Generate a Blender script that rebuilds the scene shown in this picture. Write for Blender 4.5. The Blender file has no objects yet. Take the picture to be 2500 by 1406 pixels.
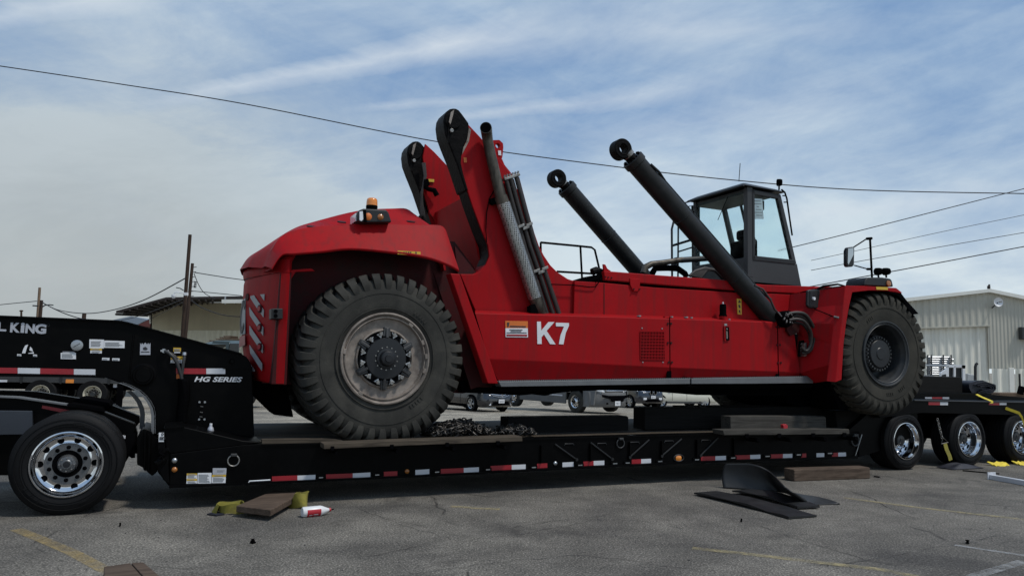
import bpy, bmesh, math, random
from mathutils import Vector, Matrix
import numpy as np
random.seed(7)
SC = bpy.context.scene
COL = SC.collection
PI = math.pi

# ------------------------------------------------------------------ camera
FPX = 1805.0                      # focal length for a 2500 px wide frame
CH = 1.65                         # eye height
_p = math.atan((880 - 703) / FPX); _r = 0.0256
FW = Vector((0, math.cos(_p), math.sin(_p)))
_R0 = Vector((1, 0, 0)); _U0 = Vector((0, -math.sin(_p), math.cos(_p)))
RT = math.cos(_r) * _R0 + math.sin(_r) * _U0
UP = -math.sin(_r) * _R0 + math.cos(_r) * _U0
CAM = Vector((0, 0, CH))
cd = bpy.data.cameras.new('camera'); cam = bpy.data.objects.new('camera', cd); COL.objects.link(cam)
cd.sensor_width = 36; cd.lens = FPX / 2500 * 36; cd.clip_start = 0.1; cd.clip_end = 6000
cam.matrix_world = Matrix(((RT.x, UP.x, -FW.x, CAM.x), (RT.y, UP.y, -FW.y, CAM.y), (RT.z, UP.z, -FW.z, CAM.z), (0, 0, 0, 1)))
SC.camera = cam

# ------------------------------------------------------------------ light
SUN_DIR = Vector((0.46, -0.22, 0.86)).normalized()
elev = math.asin(SUN_DIR.z); azim = math.atan2(SUN_DIR.x, SUN_DIR.y)
sl = bpy.data.lights.new('sun', 'SUN'); sl.energy = 2.3; sl.angle = math.radians(6); sl.color = (1, .96, .90)
so = bpy.data.objects.new('sun', sl); COL.objects.link(so)
so.rotation_mode = 'QUATERNION'; so.rotation_quaternion = SUN_DIR.to_track_quat('Z', 'Y')
SC.view_settings.view_transform = 'Standard'; SC.view_settings.look = 'None'
SC.view_settings.exposure = 0.0; SC.view_settings.gamma = 1; SC.view_settings.use_curve_mapping = False

W = bpy.data.worlds.new('World'); SC.world = W; W.use_nodes = True
nt = W.node_tree; nt.nodes.clear()
def N(t, typ, **k):
    n = t.nodes.new(typ)
    for a, b in k.items():
        if a == 'inp':
            for i, v in b.items(): n.inputs[i].default_value = v
        else: setattr(n, a, b)
    return n
L = lambda t, a, b: t.links.new(a, b)
def math_(t, op, a, b=None, clamp=False):
    n = N(t, 'ShaderNodeMath', operation=op, use_clamp=clamp)
    for i, x in ((0, a), (1, b)):
        if x is None: continue
        if isinstance(x, (int, float)): n.inputs[i].default_value = x
        else: L(t, x, n.inputs[i])
    return n.outputs[0]
def ramp(t, fac, stops, interp='LINEAR'):
    n = N(t, 'ShaderNodeValToRGB'); n.color_ramp.interpolation = interp
    el = n.color_ramp.elements
    while len(el) < len(stops): el.new(.5)
    for e, (p, c) in zip(el, stops):
        e.position = p; e.color = c if len(c) == 4 else (*c, 1)
    L(t, fac, n.inputs[0]); return n.outputs[0]
def mixc(t, fac, a, b, bt='MIX'):
    n = N(t, 'ShaderNodeMix', data_type='RGBA', blend_type=bt)
    for i, x in ((0, fac), (6, a), (7, b)):
        if isinstance(x, (int, float)): n.inputs[i].default_value = x
        elif isinstance(x, tuple): n.inputs[i].default_value = (*x, 1)[:4]
        else: L(t, x, n.inputs[i])
    return n.outputs[2]
def build_sky():
    t = nt
    sky = N(t, 'ShaderNodeTexSky', sky_type='NISHITA', sun_disc=False, sun_elevation=elev, sun_rotation=azim, altitude=100, air_density=1.0, dust_density=1.2, ozone_density=2.0)
    tc = N(t, 'ShaderNodeTexCoord'); D = tc.outputs['Generated']; sp = N(t, 'ShaderNodeSeparateXYZ'); L(t, D, sp.inputs[0])
    x, y, z = sp.outputs
    zc = math_(t, 'MAXIMUM', z, 0.0)
    def noise(tilt, sc, scale, detail, rough, dist, loc=(0, 0, 0)):
        m = N(t, 'ShaderNodeMapping', vector_type='TEXTURE'); m.inputs['Rotation'].default_value = (0, math.radians(-tilt), 0); m.inputs['Scale'].default_value = sc; m.inputs['Location'].default_value = loc
        L(t, D, m.inputs[0])
        n = N(t, 'ShaderNodeTexNoise'); n.inputs['Scale'].default_value = scale; n.inputs['Detail'].default_value = detail; n.inputs['Roughness'].default_value = rough; n.inputs['Distortion'].default_value = dist
        L(t, m.outputs[0], n.inputs[0]); return n.outputs[0]
    big = noise(-12, (2.2, 1.5, .75), 2.1, 5, .5, .35, (.35, .1, .2))
    wis = noise(11, (2.6, 1.4, .42), 3.1, 9, .58, .45, (.1, .7, .33))
    wis2 = noise(-16, (2.4, 1.2, .36), 4.2, 8, .6, .7, (.9, .2, .5))
    b = ramp(t, big, [(.38, (0,)*3), (.62, (1,)*3)]); w = ramp(t, wis, [(.44, (0,)*3), (.68, (1,)*3)]); f = ramp(t, wis2, [(.45, (0,)*3), (.72, (1,)*3)])
    left = math_(t, 'MULTIPLY', math_(t, 'ADD', math_(t, 'MULTIPLY', x, -1.0), .10), 1.9, True)
    low = math_(t, 'POWER', math_(t, 'SUBTRACT', 1.0, math_(t, 'MULTIPLY', zc, 3.1), True), 1.2)
    topl = math_(t, 'SUBTRACT', 1.0, math_(t, 'MULTIPLY', zc, 2.1), True)
    c = math_(t, 'ADD', math_(t, 'MULTIPLY', b, .30), math_(t, 'MULTIPLY', w, .42))
    c = math_(t, 'ADD', c, math_(t, 'MULTIPLY', f, .24))
    c = math_(t, 'ADD', c, math_(t, 'MULTIPLY', math_(t, 'MULTIPLY', left, topl, True), 1.05))
    c = math_(t, 'ADD', c, math_(t, 'MULTIPLY', low, .90))
    # long drawn-out cirrus streaks, each lying along a great circle of the sky
    def streak(a, b_, width, amt, grow=0.0):
        d1, d2 = ray(*a).normalized(), ray(*b_).normalized(); n = d1.cross(d2).normalized(); al = (d2 - d1 * d1.dot(d2)).normalized(); ang = d1.angle(d2)
        def dot(v):
            k = N(t, 'ShaderNodeVectorMath', operation='DOT_PRODUCT'); L(t, D, k.inputs[0]); k.inputs[1].default_value = v; return k.outputs['Value']
        dist_ = math_(t, 'ABSOLUTE', math_(t, 'ADD', dot(n), math_(t, 'MULTIPLY', math_(t, 'SUBTRACT', wis2, .5), .035)))
        al_ = math_(t, 'DIVIDE', math_(t, 'ARCTAN2', dot(al), dot(d1)), ang)
        wd = math_(t, 'ADD', math_(t, 'MULTIPLY', math_(t, 'MAXIMUM', al_, 0), grow), width)
        core = math_(t, 'SUBTRACT', 1.0, math_(t, 'DIVIDE', dist_, wd), True)
        ends = ramp(t, math_(t, 'ADD', math_(t, 'MULTIPLY', al_, .5), .25), [(.18, (0,)*3), (.34, (1,)*3), (.66, (1,)*3), (.86, (0,)*3)])
        return math_(t, 'MULTIPLY', math_(t, 'MULTIPLY', math_(t, 'POWER', core, .8), ends), amt)
    st = None
    for s_ in (((450, 240), (1200, 92), .010, .75, .016), ((1080, 110), (1750, 52), .030, .38, .020), ((880, 268), (1260, 242), .006, .40, .004), ((1090, 296), (1700, 212), .005, .45, .016), ((-150, 62), (330, -6), .010, .6, .012), ((1560, 90), (2100, 60), .012, .25, .010), ((1900, 540), (2400, 468), .012, .45, .008), ((1450, 330), (2100, 250), .020, .22, .020)):
        v = streak(*s_); st = v if st is None else math_(t, 'ADD', st, v)
    det = noise(13, (1.5, 1.1, .55), 6.0, 11, .66, .35, (.2, .5, .1))
    st = math_(t, 'MULTIPLY', st, math_(t, 'ADD', math_(t, 'MULTIPLY', det, 1.5), .15))
    c = math_(t, 'ADD', c, math_(t, 'MULTIPLY', math_(t, 'SUBTRACT', det, .5), 1.15))
    c = math_(t, 'ADD', c, .04, True)
    leftlow = math_(t, 'MULTIPLY', left, math_(t, 'SUBTRACT', 1.0, math_(t, 'MULTIPLY', zc, 2.2), True), True)
    cloud = mixc(t, leftlow, (5.2, 6.5, 7.7), (3.95, 4.25, 4.2))
    cloud = mixc(t, math_(t, 'MULTIPLY', f, .35), cloud, (4.2, 4.9, 5.8))
    cloud = mixc(t, math_(t, 'MULTIPLY', math_(t, 'MULTIPLY', w, leftlow), .75), cloud, (4.9, 5.3, 5.4)); cloud = mixc(t, math_(t, 'MULTIPLY', math_(t, 'MULTIPLY', b, leftlow), .5), cloud, (3.2, 3.45, 3.5))
    cloud = mixc(t, math_(t, 'MULTIPLY', ramp(t, det, [(.42, (0,)*3), (.62, (1,)*3)]), .40), cloud, mixc(t, leftlow, (6.2, 7.2, 8.0), (5.0, 5.35, 5.35)))
    cloud2 = mixc(t, math_(t, 'MULTIPLY', math_(t, 'MULTIPLY', low, math_(t, 'SUBTRACT', 1.0, left, True)), 1.0), cloud, (7.4, 8.2, 8.4))
    skyc = mixc(t, .88, sky.outputs[0], (1.65, 3.05, 5.5))
    col = mixc(t, c, skyc, cloud2)
    col = mixc(t, math_(t, 'MULTIPLY', st, 1.0, True), col, (6.6, 7.3, 8.0))
    bg = N(t, 'ShaderNodeBackground'); bg.inputs[1].default_value = .10; L(t, col, bg.inputs[0])
    out = N(t, 'ShaderNodeOutputWorld'); L(t, bg.outputs[0], out.inputs[0])
def ray(u, v): return FW * FPX + RT * (u - 1250) - UP * (v - 703)
build_sky()

# ------------------------------------------------------------------ frames
YAW = math.radians(24.3)
ORG = Vector((0, 9.55, 0))
RIG = Matrix.Translation(ORG) @ Matrix.Rotation(YAW, 4, 'Z')      # s along the trailer, w away from the camera, z up
IDN = Matrix.Identity(4)
ES = Vector((math.cos(YAW), math.sin(YAW), 0)); EN = Vector((-math.sin(YAW), math.cos(YAW), 0))
def ray(u, v): return FW * FPX + RT * (u - 1250) - UP * (v - 703)
def on(u, v, w):
    """point of the vertical plane w (rig frame) that the photograph shows at u, v"""
    d = ray(u, v); t = ((ORG - CAM).dot(EN) + w) / d.dot(EN); P = CAM + t * d - ORG
    return Vector((P.dot(ES), w, P.z))
def ons(u, v, s):
    d = ray(u, v); t = ((ORG - CAM).dot(ES) + s) / d.dot(ES); P = CAM + t * d - ORG
    return Vector((s, P.dot(EN), P.z))
def flat(u, v, z=0):
    d = ray(u, v); t = (z - CH) / d.z; P = CAM + t * d - ORG
    return Vector((P.dot(ES), P.dot(EN), z))
def far(u, v, Y):
    d = ray(u, v); return CAM + d * (Y / d.y)
def gflat(u, v, z=0):
    d = ray(u, v); return CAM + d * ((z - CH) / d.z)
def ground_z(Y): return 0.0 if Y < 14 else max(-.032 * (Y - 14), -1.0)
def gfar(u, v):
    z = 0
    for _ in range(12): z = ground_z(gflat(u, v, z).y)
    P = gflat(u, v, z); return P
def s_z(p): return (p.x, p.z)

# ------------------------------------------------------------------ mesh helpers
class MB:
    def __init__(self): self.v = []; self.f = []
    def add(self, vs, fs):
        o = len(self.v); self.v += [Vector(p) for p in vs]; self.f += [tuple(i + o for i in f) for f in fs]; return self
    def box(self, a, b):
        x0, y0, z0 = a; x1, y1, z1 = b
        return self.add([(x0, y0, z0), (x1, y0, z0), (x1, y1, z0), (x0, y1, z0), (x0, y0, z1), (x1, y0, z1), (x1, y1, z1), (x0, y1, z1)],
                        [(0, 3, 2, 1), (4, 5, 6, 7), (0, 1, 5, 4), (1, 2, 6, 5), (2, 3, 7, 6), (3, 0, 4, 7)])
    def prism(self, pts, w0, w1):
        n = len(pts); vs = [(s, w0, z) for s, z in pts] + [(s, w1, z) for s, z in pts]
        return self.add(vs, [tuple(range(n)), tuple(range(2 * n - 1, n - 1, -1))] + [(i, i + n, (i + 1) % n + n, (i + 1) % n) for i in range(n)])
    def slab(self, pts, off):
        """planar polygon of 3-D points given thickness along a vector"""
        n = len(pts); pts = [Vector(p) for p in pts]; off = Vector(off)
        return self.add(pts + [p + off for p in pts], [tuple(range(n)), tuple(range(2 * n - 1, n - 1, -1))] + [(i, i + n, (i + 1) % n + n, (i + 1) % n) for i in range(n)])
    def trace(self, px, w0, w1, wt=None):
        wt = w0 if wt is None else wt
        return self.prism([s_z(on(u, v, wt)) for u, v in px], w0, w1)
    def tube(self, pts, r, n=8, closed=False, cap=True):
        pts = [Vector(p) for p in pts]; m = len(pts)
        rs = r if isinstance(r, (list, tuple)) else [r] * m
        vs = []; prev = None
        for i, p in enumerate(pts):
            if closed: d = pts[(i + 1) % m] - pts[i - 1]
            else: d = pts[min(i + 1, m - 1)] - pts[max(i - 1, 0)]
            d.normalize()
            if prev is None:
                a = Vector((0, 0, 1)) if abs(d.z) < .9 else Vector((1, 0, 0)); u = d.cross(a).normalized()
            else: u = (prev - d * prev.dot(d)).normalized()
            prev = u; v = d.cross(u)
            vs += [p + (u * math.cos(2 * PI * k / n) + v * math.sin(2 * PI * k / n)) * rs[i] for k in range(n)]
        fs = []
        for i in range(m if closed else m - 1):
            j = (i + 1) % m
            fs += [(i * n + k, i * n + (k + 1) % n, j * n + (k + 1) % n, j * n + k) for k in range(n)]
        if cap and not closed: fs += [tuple(range(n - 1, -1, -1)), tuple(range((m - 1) * n, m * n))]
        return self.add(vs, fs)
    def ribbon(self, pts, halfw, across, thick, up=None):
        """flat strap along pts; across = unit vector(s) of its width"""
        pts = [Vector(p) for p in pts]; m = len(pts); vs = []
        for i, p in enumerate(pts):
            d = (pts[min(i + 1, m - 1)] - pts[max(i - 1, 0)]).normalized()
            a = Vector(across[i] if isinstance(across, list) else across).normalized(); nn = d.cross(a).normalized() * thick / 2
            vs += [p - a * halfw - nn, p + a * halfw - nn, p + a * halfw + nn, p - a * halfw + nn]
        fs = [(0, 3, 2, 1), tuple(4 * (m - 1) + k for k in range(4))]
        for i in range(m - 1):
            fs += [(4 * i + k, 4 * i + (k + 1) % 4, 4 * i + 4 + (k + 1) % 4, 4 * i + 4 + k) for k in range(4)]
        return self.add(vs, fs)
    def lathe(self, prof, c, axis, n=48, closed=False, t0=0, t1=2 * PI):
        """prof [(radius, height along axis)]"""
        c = Vector(c); ax = Vector(axis).normalized(); a = Vector((0, 0, 1)) if abs(ax.z) < .9 else Vector((1, 0, 0))
        u = ax.cross(a).normalized(); v = ax.cross(u); m = len(prof); vs = []
        full = abs(t1 - t0 - 2 * PI) < 1e-6; k_ = n if full else n + 1
        for k in range(k_):
            t = t0 + (t1 - t0) * k / n; d = u * math.cos(t) + v * math.sin(t)
            vs += [c + d * r + ax * h for r, h in prof]
        fs = []
        for k in range(n):
            q = (k + 1) % k_
            for i in range(m if closed else m - 1):
                j = (i + 1) % m; fs.append((k * m + i, q * m + i, q * m + j, k * m + j))
        return self.add(vs, fs)
    def disc(self, c, axis, r, h, n=16): return self.lathe([(0.0001, 0), (r, 0), (r, h), (0.0001, h)], c, axis, n)
    def cyl(self, a, b, r, n=12, r2=None): return self.tube([a, b], [r, r if r2 is None else r2], n)
    def grid(self, rows, closed=False):
        m = len(rows[0]); vs = [p for r in rows for p in r]; fs = []
        for i in range(len(rows) - (0 if closed else 1)):
            j = (i + 1) % len(rows)
            fs += [(i * m + k, i * m + k + 1, j * m + k + 1, j * m + k) for k in range(m - 1)]
        return self.add(vs, fs)
    def xf(self, M):
        self.v = [M @ p for p in self.v]; return self

def empty(name, label, cat, loc, frame=RIG, rotz=0, group=None):
    o = bpy.data.objects.new(name, None); COL.objects.link(o); o.empty_display_size = .2
    o.matrix_world = frame @ Matrix.Translation(loc) @ Matrix.Rotation(rotz, 4, 'Z')
    o['label'] = label; o['category'] = cat
    if group: o['group'] = group
    return o
def tag(o, label=None, cat=None, group=None, kind=None):
    for k, v in (('label', label), ('category', cat), ('group', group), ('kind', kind)):
        if v: o[k] = v
    return o
def world_of(o):
    M = o.matrix_basis.copy()
    while o.parent: o = o.parent; M = o.matrix_basis @ M
    return M
def obj(name, mb, mat, parent=None, frame=RIG, bevel=0, smooth=35, seg=2, sub=0, origin=None, recalc=True):
    me = bpy.data.meshes.new(name)
    if parent is not None: M = world_of(parent).inverted() @ frame
    else:
        if origin is None:
            xs = [p for p in mb.v]; lo = Vector((min(p[i] for p in xs) for i in range(3))); hi = Vector((max(p[i] for p in xs) for i in range(3)))
            origin = Vector(((lo.x + hi.x) / 2, (lo.y + hi.y) / 2, lo.z))
        B = frame @ Matrix.Translation(origin); M = B.inverted() @ frame
    me.from_pydata([tuple(M @ p) for p in mb.v], [], mb.f)
    if recalc:
        bm = bmesh.new(); bm.from_mesh(me); bmesh.ops.remove_doubles(bm, verts=bm.verts, dist=1e-5)
        bmesh.ops.recalc_face_normals(bm, faces=bm.faces); bm.to_mesh(me); bm.free()
    me.materials.append(mat)
    for p in me.polygons: p.use_smooth = True
    me.set_sharp_from_angle(angle=math.radians(smooth))
    o = bpy.data.objects.new(name, me); COL.objects.link(o)
    if parent is not None: o.parent = parent
    else: o.matrix_world = B
    if bevel:
        b = o.modifiers.new('bevel', 'BEVEL'); b.width = bevel; b.segments = seg; b.limit_method = 'ANGLE'; b.angle_limit = math.radians(38); b.harden_normals = True
    if sub:
        s = o.modifiers.new('subsurf', 'SUBSURF'); s.levels = sub; s.render_levels = sub
    return o
def copy_tree(o, parent=None):
    c = o.copy(); COL.objects.link(c)
    if parent is not None: c.parent = parent
    for ch in [x for x in bpy.data.objects if x.parent == o]: copy_tree(ch, c)
    return c
_bf = None
def text(name, s, origin, height, mat, parent, frame=RIG, width=None, bold=0, shear=0, depth=.002, xdir=(1, 0, 0), ydir=(0, 0, 1)):
    """flat lettering: origin = lower left corner, xdir/ydir = writing plane"""
    cu = bpy.data.curves.new(name, 'FONT'); cu.body = s; cu.size = 1; cu.offset = bold; cu.shear = shear; cu.extrude = .0005; cu.resolution_u = 3
    t = bpy.data.objects.new(name, cu); COL.objects.link(t)
    dg = bpy.context.evaluated_depsgraph_get(); me = bpy.data.meshes.new_from_object(t.evaluated_get(dg))
    bpy.data.objects.remove(t)
    xs = [v.co.x for v in me.vertices]; ys = [v.co.y for v in me.vertices]
    x0, x1, y0, y1 = min(xs), max(xs), min(ys), max(ys)
    ky = height / (y1 - y0); kx = ky if width is None else width / (x1 - x0)
    X = Vector(xdir).normalized(); Y = Vector(ydir).normalized(); Z = X.cross(Y).normalized(); O = Vector(origin)
    mb = MB(); mb.v = [O + X * (v.co.x - x0) * kx + Y * (v.co.y - y0) * ky + Z * (v.co.z * 2 * depth / .001) * .5 for v in me.vertices]
    mb.f = [tuple(p.vertices) for p in me.polygons]
    return obj(name, mb, mat, parent, frame, recalc=False)

# ------------------------------------------------------------------ materials
def mat(name, col, rough=.5, metal=0.0, var=.12, scale=3.0, bump=0.0, bscale=80.0, spec=.5, coat=0.0, dirt=None, streak=None, rvar=.1, emit=None, trans=0, alpha=1):
    m = bpy.data.materials.new(name); m.use_nodes = True; t = m.node_tree; b = t.nodes['Principled BSDF']
    tc = N(t, 'ShaderNodeTexCoord'); P = tc.outputs['Object']
    n = N(t, 'ShaderNodeTexNoise'); n.inputs['Scale'].default_value = scale; n.inputs['Detail'].default_value = 6; n.inputs['Roughness'].default_value = .6; L(t, P, n.inputs[0])
    lo = tuple(max(c * (1 - var), 0) for c in col); hi = tuple(min(c * (1 + var), 1) for c in col)
    c = ramp(t, n.outputs[0], [(.3, lo), (.7, hi)])
    if dirt:
        dc, amt, ds = dirt
        d = N(t, 'ShaderNodeTexNoise'); d.inputs['Scale'].default_value = ds; d.inputs['Detail'].default_value = 9; d.inputs['Roughness'].default_value = .7; L(t, P, d.inputs[0])
        f = math_(t, 'MULTIPLY', ramp(t, d.outputs[0], [(.47, (0,)*3), (.68, (1,)*3)]), amt)
        c = mixc(t, f, c, dc)
    if streak:
        dc, amt, ds = streak
        mp = N(t, 'ShaderNodeMapping'); mp.inputs['Scale'].default_value = (ds, ds, ds * .06); L(t, P, mp.inputs[0])
        d = N(t, 'ShaderNodeTexNoise'); d.inputs['Scale'].default_value = 1; d.inputs['Detail'].default_value = 6; L(t, mp.outputs[0], d.inputs[0])
        f = math_(t, 'MULTIPLY', ramp(t, d.outputs[0], [(.48, (0,)*3), (.7, (1,)*3)]), amt)
        c = mixc(t, f, c, dc)
    L(t, c, b.inputs['Base Color'])
    rr = N(t, 'ShaderNodeMapRange'); rr.inputs[3].default_value = max(rough - rvar, .02); rr.inputs[4].default_value = min(rough + rvar, 1); L(t, n.outputs[0], rr.inputs[0]); L(t, rr.outputs[0], b.inputs['Roughness'])
    b.inputs['Metallic'].default_value = metal; b.inputs['Specular IOR Level'].default_value = spec
    b.inputs['Coat Weight'].default_value = coat; b.inputs['Coat Roughness'].default_value = .15
    if bump:
        g = N(t, 'ShaderNodeTexNoise'); g.inputs['Scale'].default_value = bscale; g.inputs['Detail'].default_value = 5; L(t, P, g.inputs[0])
        bp = N(t, 'ShaderNodeBump'); bp.inputs['Strength'].default_value = bump; bp.inputs['Distance'].default_value = .01; L(t, g.outputs[0], bp.inputs['Height']); L(t, bp.outputs[0], b.inputs['Normal'])
    if emit: b.inputs['Emission Color'].default_value = (*emit[0], 1); b.inputs['Emission Strength'].default_value = emit[1]
    if trans: b.inputs['Transmission Weight'].default_value = trans
    if alpha < 1: b.inputs['Alpha'].default_value = alpha
    return m
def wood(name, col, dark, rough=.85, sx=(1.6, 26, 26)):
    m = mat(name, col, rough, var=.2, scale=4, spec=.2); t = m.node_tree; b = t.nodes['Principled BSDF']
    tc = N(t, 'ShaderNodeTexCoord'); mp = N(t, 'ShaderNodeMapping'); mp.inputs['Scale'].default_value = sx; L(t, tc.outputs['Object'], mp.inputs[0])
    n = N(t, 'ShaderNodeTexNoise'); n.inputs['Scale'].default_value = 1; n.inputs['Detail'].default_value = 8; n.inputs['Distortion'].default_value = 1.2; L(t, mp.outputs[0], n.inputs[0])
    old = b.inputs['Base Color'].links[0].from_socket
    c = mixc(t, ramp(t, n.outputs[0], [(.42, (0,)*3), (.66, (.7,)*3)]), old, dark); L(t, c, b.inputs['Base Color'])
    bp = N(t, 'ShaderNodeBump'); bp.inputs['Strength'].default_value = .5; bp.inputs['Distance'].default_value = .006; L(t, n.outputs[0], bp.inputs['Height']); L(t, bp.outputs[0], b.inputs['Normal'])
    return m
def worn(name, col, thr=.5, soft=.12, scale=9):
    """paint that has worn through in places"""
    m = mat(name, col, .8, var=.2, scale=20); t = m.node_tree; b = t.nodes['Principled BSDF']
    tc = N(t, 'ShaderNodeTexCoord'); n = N(t, 'ShaderNodeTexNoise'); n.inputs['Scale'].default_value = scale; n.inputs['Detail'].default_value = 12; n.inputs['Roughness'].default_value = .75; L(t, tc.outputs['Object'], n.inputs[0])
    L(t, ramp(t, n.outputs[0], [(thr - soft, (0,)*3), (thr + soft, (.75,)*3)]), b.inputs['Alpha']); return m
M = {}
M['red'] = mat('red_paint', (.33, .0065, .0095), .52, var=.12, scale=.9, dirt=((.15, .012, .013), .25, 3.5), streak=((.13, .018, .018), .4, 14), spec=.09, coat=.0, bump=.2, bscale=1.2)
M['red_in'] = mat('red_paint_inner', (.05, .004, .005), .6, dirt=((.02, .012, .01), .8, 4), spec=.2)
M['black'] = mat('black_trailer_paint', (.0016, .0016, .0018), .40, var=.3, scale=2, spec=.07, dirt=((.0045, .0042, .004), .5, 7))
M['blackm'] = mat('matt_black', (.0035, .0035, .004), .9, var=.3, spec=.0)
M['grease'] = mat('black_grease', (.0055, .005, .005), .5, var=.4, scale=9, bump=.6, bscale=30, spec=.06)
M['cyl'] = mat('charcoal_cylinder_paint', (.012, .013, .013), .5, var=.25, scale=2.5, dirt=((.028, .025, .022), .3, 5), spec=.3)
M['steel'] = mat('bare_steel', (.30, .29, .27), .42, .85, var=.3, scale=12, dirt=((.08, .06, .05), .6, 10))
M['chrome'] = mat('polished_aluminium', (.72, .73, .75), .07, 1.0, var=.03, rvar=.04)
M['disc'] = mat('dull_wheel_disc', (.13, .135, .14), .4, .6, var=.15)
M['alu'] = mat('brushed_aluminium', (.42, .43, .44), .35, .9, var=.1)
M['rim'] = mat('worn_rim', (.24, .205, .175), .6, .25, var=.35, scale=5, bump=.3, bscale=18, dirt=((.06, .042, .034), .7, 4))
M['rimgrey'] = mat('grey_rim', (.022, .025, .028), .5, .1, var=.2, dirt=((.08, .075, .065), .4, 4))
M['hub'] = mat('dark_hub', (.006, .007, .009), .45, .0, var=.3)
M['tyre'] = mat('dusty_tyre', (.038, .037, .033), .85, var=.2, scale=3, bump=.25, bscale=60, dirt=((.085, .08, .068), .65, 1.7), spec=.15)
M['tyre2'] = mat('dusty_brown_tyre', (.042, .040, .034), .9, var=.2, scale=3, bump=.25, bscale=60, dirt=((.075, .068, .054), .5, 2.5), spec=.12)
M['tyrek'] = mat('black_tyre', (.0055, .0055, .006), .65, var=.25, scale=4, bump=.15, bscale=50, spec=.2)
M['shield'] = mat('heat_shield', (.38, .37, .35), .38, .85, var=.2)
M['pipe'] = mat('stained_pipe', (.085, .075, .06), .5, .6, var=.5, scale=6, streak=((.02, .016, .012), .8, 14), dirt=((.15, .13, .10), .5, 5))
M['hose'] = mat('rubber_hose', (.018, .015, .013), .55, var=.3, dirt=((.05, .03, .025), .5, 8))
M['hosered'] = mat('oily_pipe', (.07, .018, .016), .5, var=.5, scale=8, dirt=((.015, .012, .01), .8, 5))
M['glass'] = mat('cab_glass', (.88, .97, .97), .04, trans=1.0, var=.02)
M['glass'].node_tree.nodes['Principled BSDF'].inputs['IOR'].default_value = 1.08
M['cabgrey'] = mat('cab_grey', (.032, .033, .034), .5, var=.1)
M['cabdark'] = mat('cab_dark', (.008, .0085, .009), .5, var=.2)
M['foot'] = mat('grey_step_edge', (.15, .155, .16), .5, .3, var=.15)
M['white'] = mat('white_vinyl', (.72, .73, .75), .5, var=.05)
M['silver'] = mat('silver_vinyl', (.45, .46, .50), .45, .3, var=.1)
M['yellow'] = mat('yellow_vinyl', (.60, .38, .03), .5, var=.1)
M['orange'] = mat('orange_vinyl', (.62, .15, .02), .5, var=.1)
M['print'] = mat('dark_print', (.03, .03, .035), .7)
M['tapered'] = mat('red_reflective_tape', (.30, .012, .02), .35, var=.15)
M['tapewhite'] = mat('white_reflective_tape', (.60, .61, .64), .3, var=.08)
M['amber'] = mat('amber_lens', (.80, .25, .02), .15, var=.1, coat=.6, spec=.8)
M['amberdk'] = mat('dim_amber_lens', (.35, .12, .02), .2, var=.1, coat=.6)
M['clear'] = mat('lamp_lens', (.75, .77, .8), .1, var=.05, coat=.5)
M['reflect'] = mat('grey_reflective_stripe', (.28, .285, .29), .4, var=.1)
M['wood'] = wood('weathered_timber', (.085, .068, .05), (.03, .023, .018))
M['woodgrey'] = wood('grey_timber', (.065, .06, .052), (.025, .022, .019))
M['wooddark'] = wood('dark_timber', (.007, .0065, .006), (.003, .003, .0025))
M['woodbrown'] = wood('brown_timber', (.105, .075, .055), (.045, .03, .022))
M['strap'] = mat('yellow_webbing', (.24, .21, .03), .8, var=.3, scale=8, dirt=((.10, .09, .04), .7, 6))
M['strapb'] = mat('bright_yellow_webbing', (.75, .58, .05), .75, var=.15, scale=10)
M['rubber'] = mat('rubber_sheet', (.010, .0105, .011), .5, var=.3, scale=5, bump=.1, bscale=20, dirt=((.028, .028, .027), .4, 4))
M['chain'] = mat('chain_steel', (.07, .065, .06), .42, .8, var=.4, scale=20)
M['wire'] = mat('cable', (.01, .011, .016), .6)
M['pole'] = wood('creosoted_pole', (.055, .035, .026), (.02, .014, .011), sx=(30, 30, 2))
M['polel'] = wood('pale_pole', (.20, .14, .095), (.08, .05, .04), sx=(30, 30, 2))
M['plastic'] = mat('clear_plastic', (.75, .8, .9), .08, trans=.8)
M['bottle'] = mat('white_plastic', (.72, .72, .72), .35, var=.03)
M['redlabel'] = mat('red_label', (.42, .02, .03), .4)
M['tarp'] = mat('navy_tarp', (.012, .013, .022), .6, var=.3, bump=.4, bscale=8)
M['mirror'] = mat('mirror_glass', (.5, .52, .52), .05, 1)
M['tank'] = mat('blue_grey_panel', (.028, .034, .045), .45, var=.08)
# perforations of the exhaust shield (about 2 px across in the photograph)
def perforate(m):
    t = m.node_tree; b = t.nodes['Principled BSDF']; tc = N(t, 'ShaderNodeTexCoord')
    v = N(t, 'ShaderNodeTexVoronoi'); v.inputs['Scale'].default_value = 36; v.inputs['Randomness'].default_value = .15; L(t, tc.outputs['Object'], v.inputs[0])
    f = ramp(t, v.outputs['Distance'], [(.30, (1,)*3), (.36, (0,)*3)])
    old = b.inputs['Base Color'].links[0].from_socket
    L(t, mixc(t, f, old, (.01, .01, .01)), b.inputs['Base Color'])
perforate(M['shield'])

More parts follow.
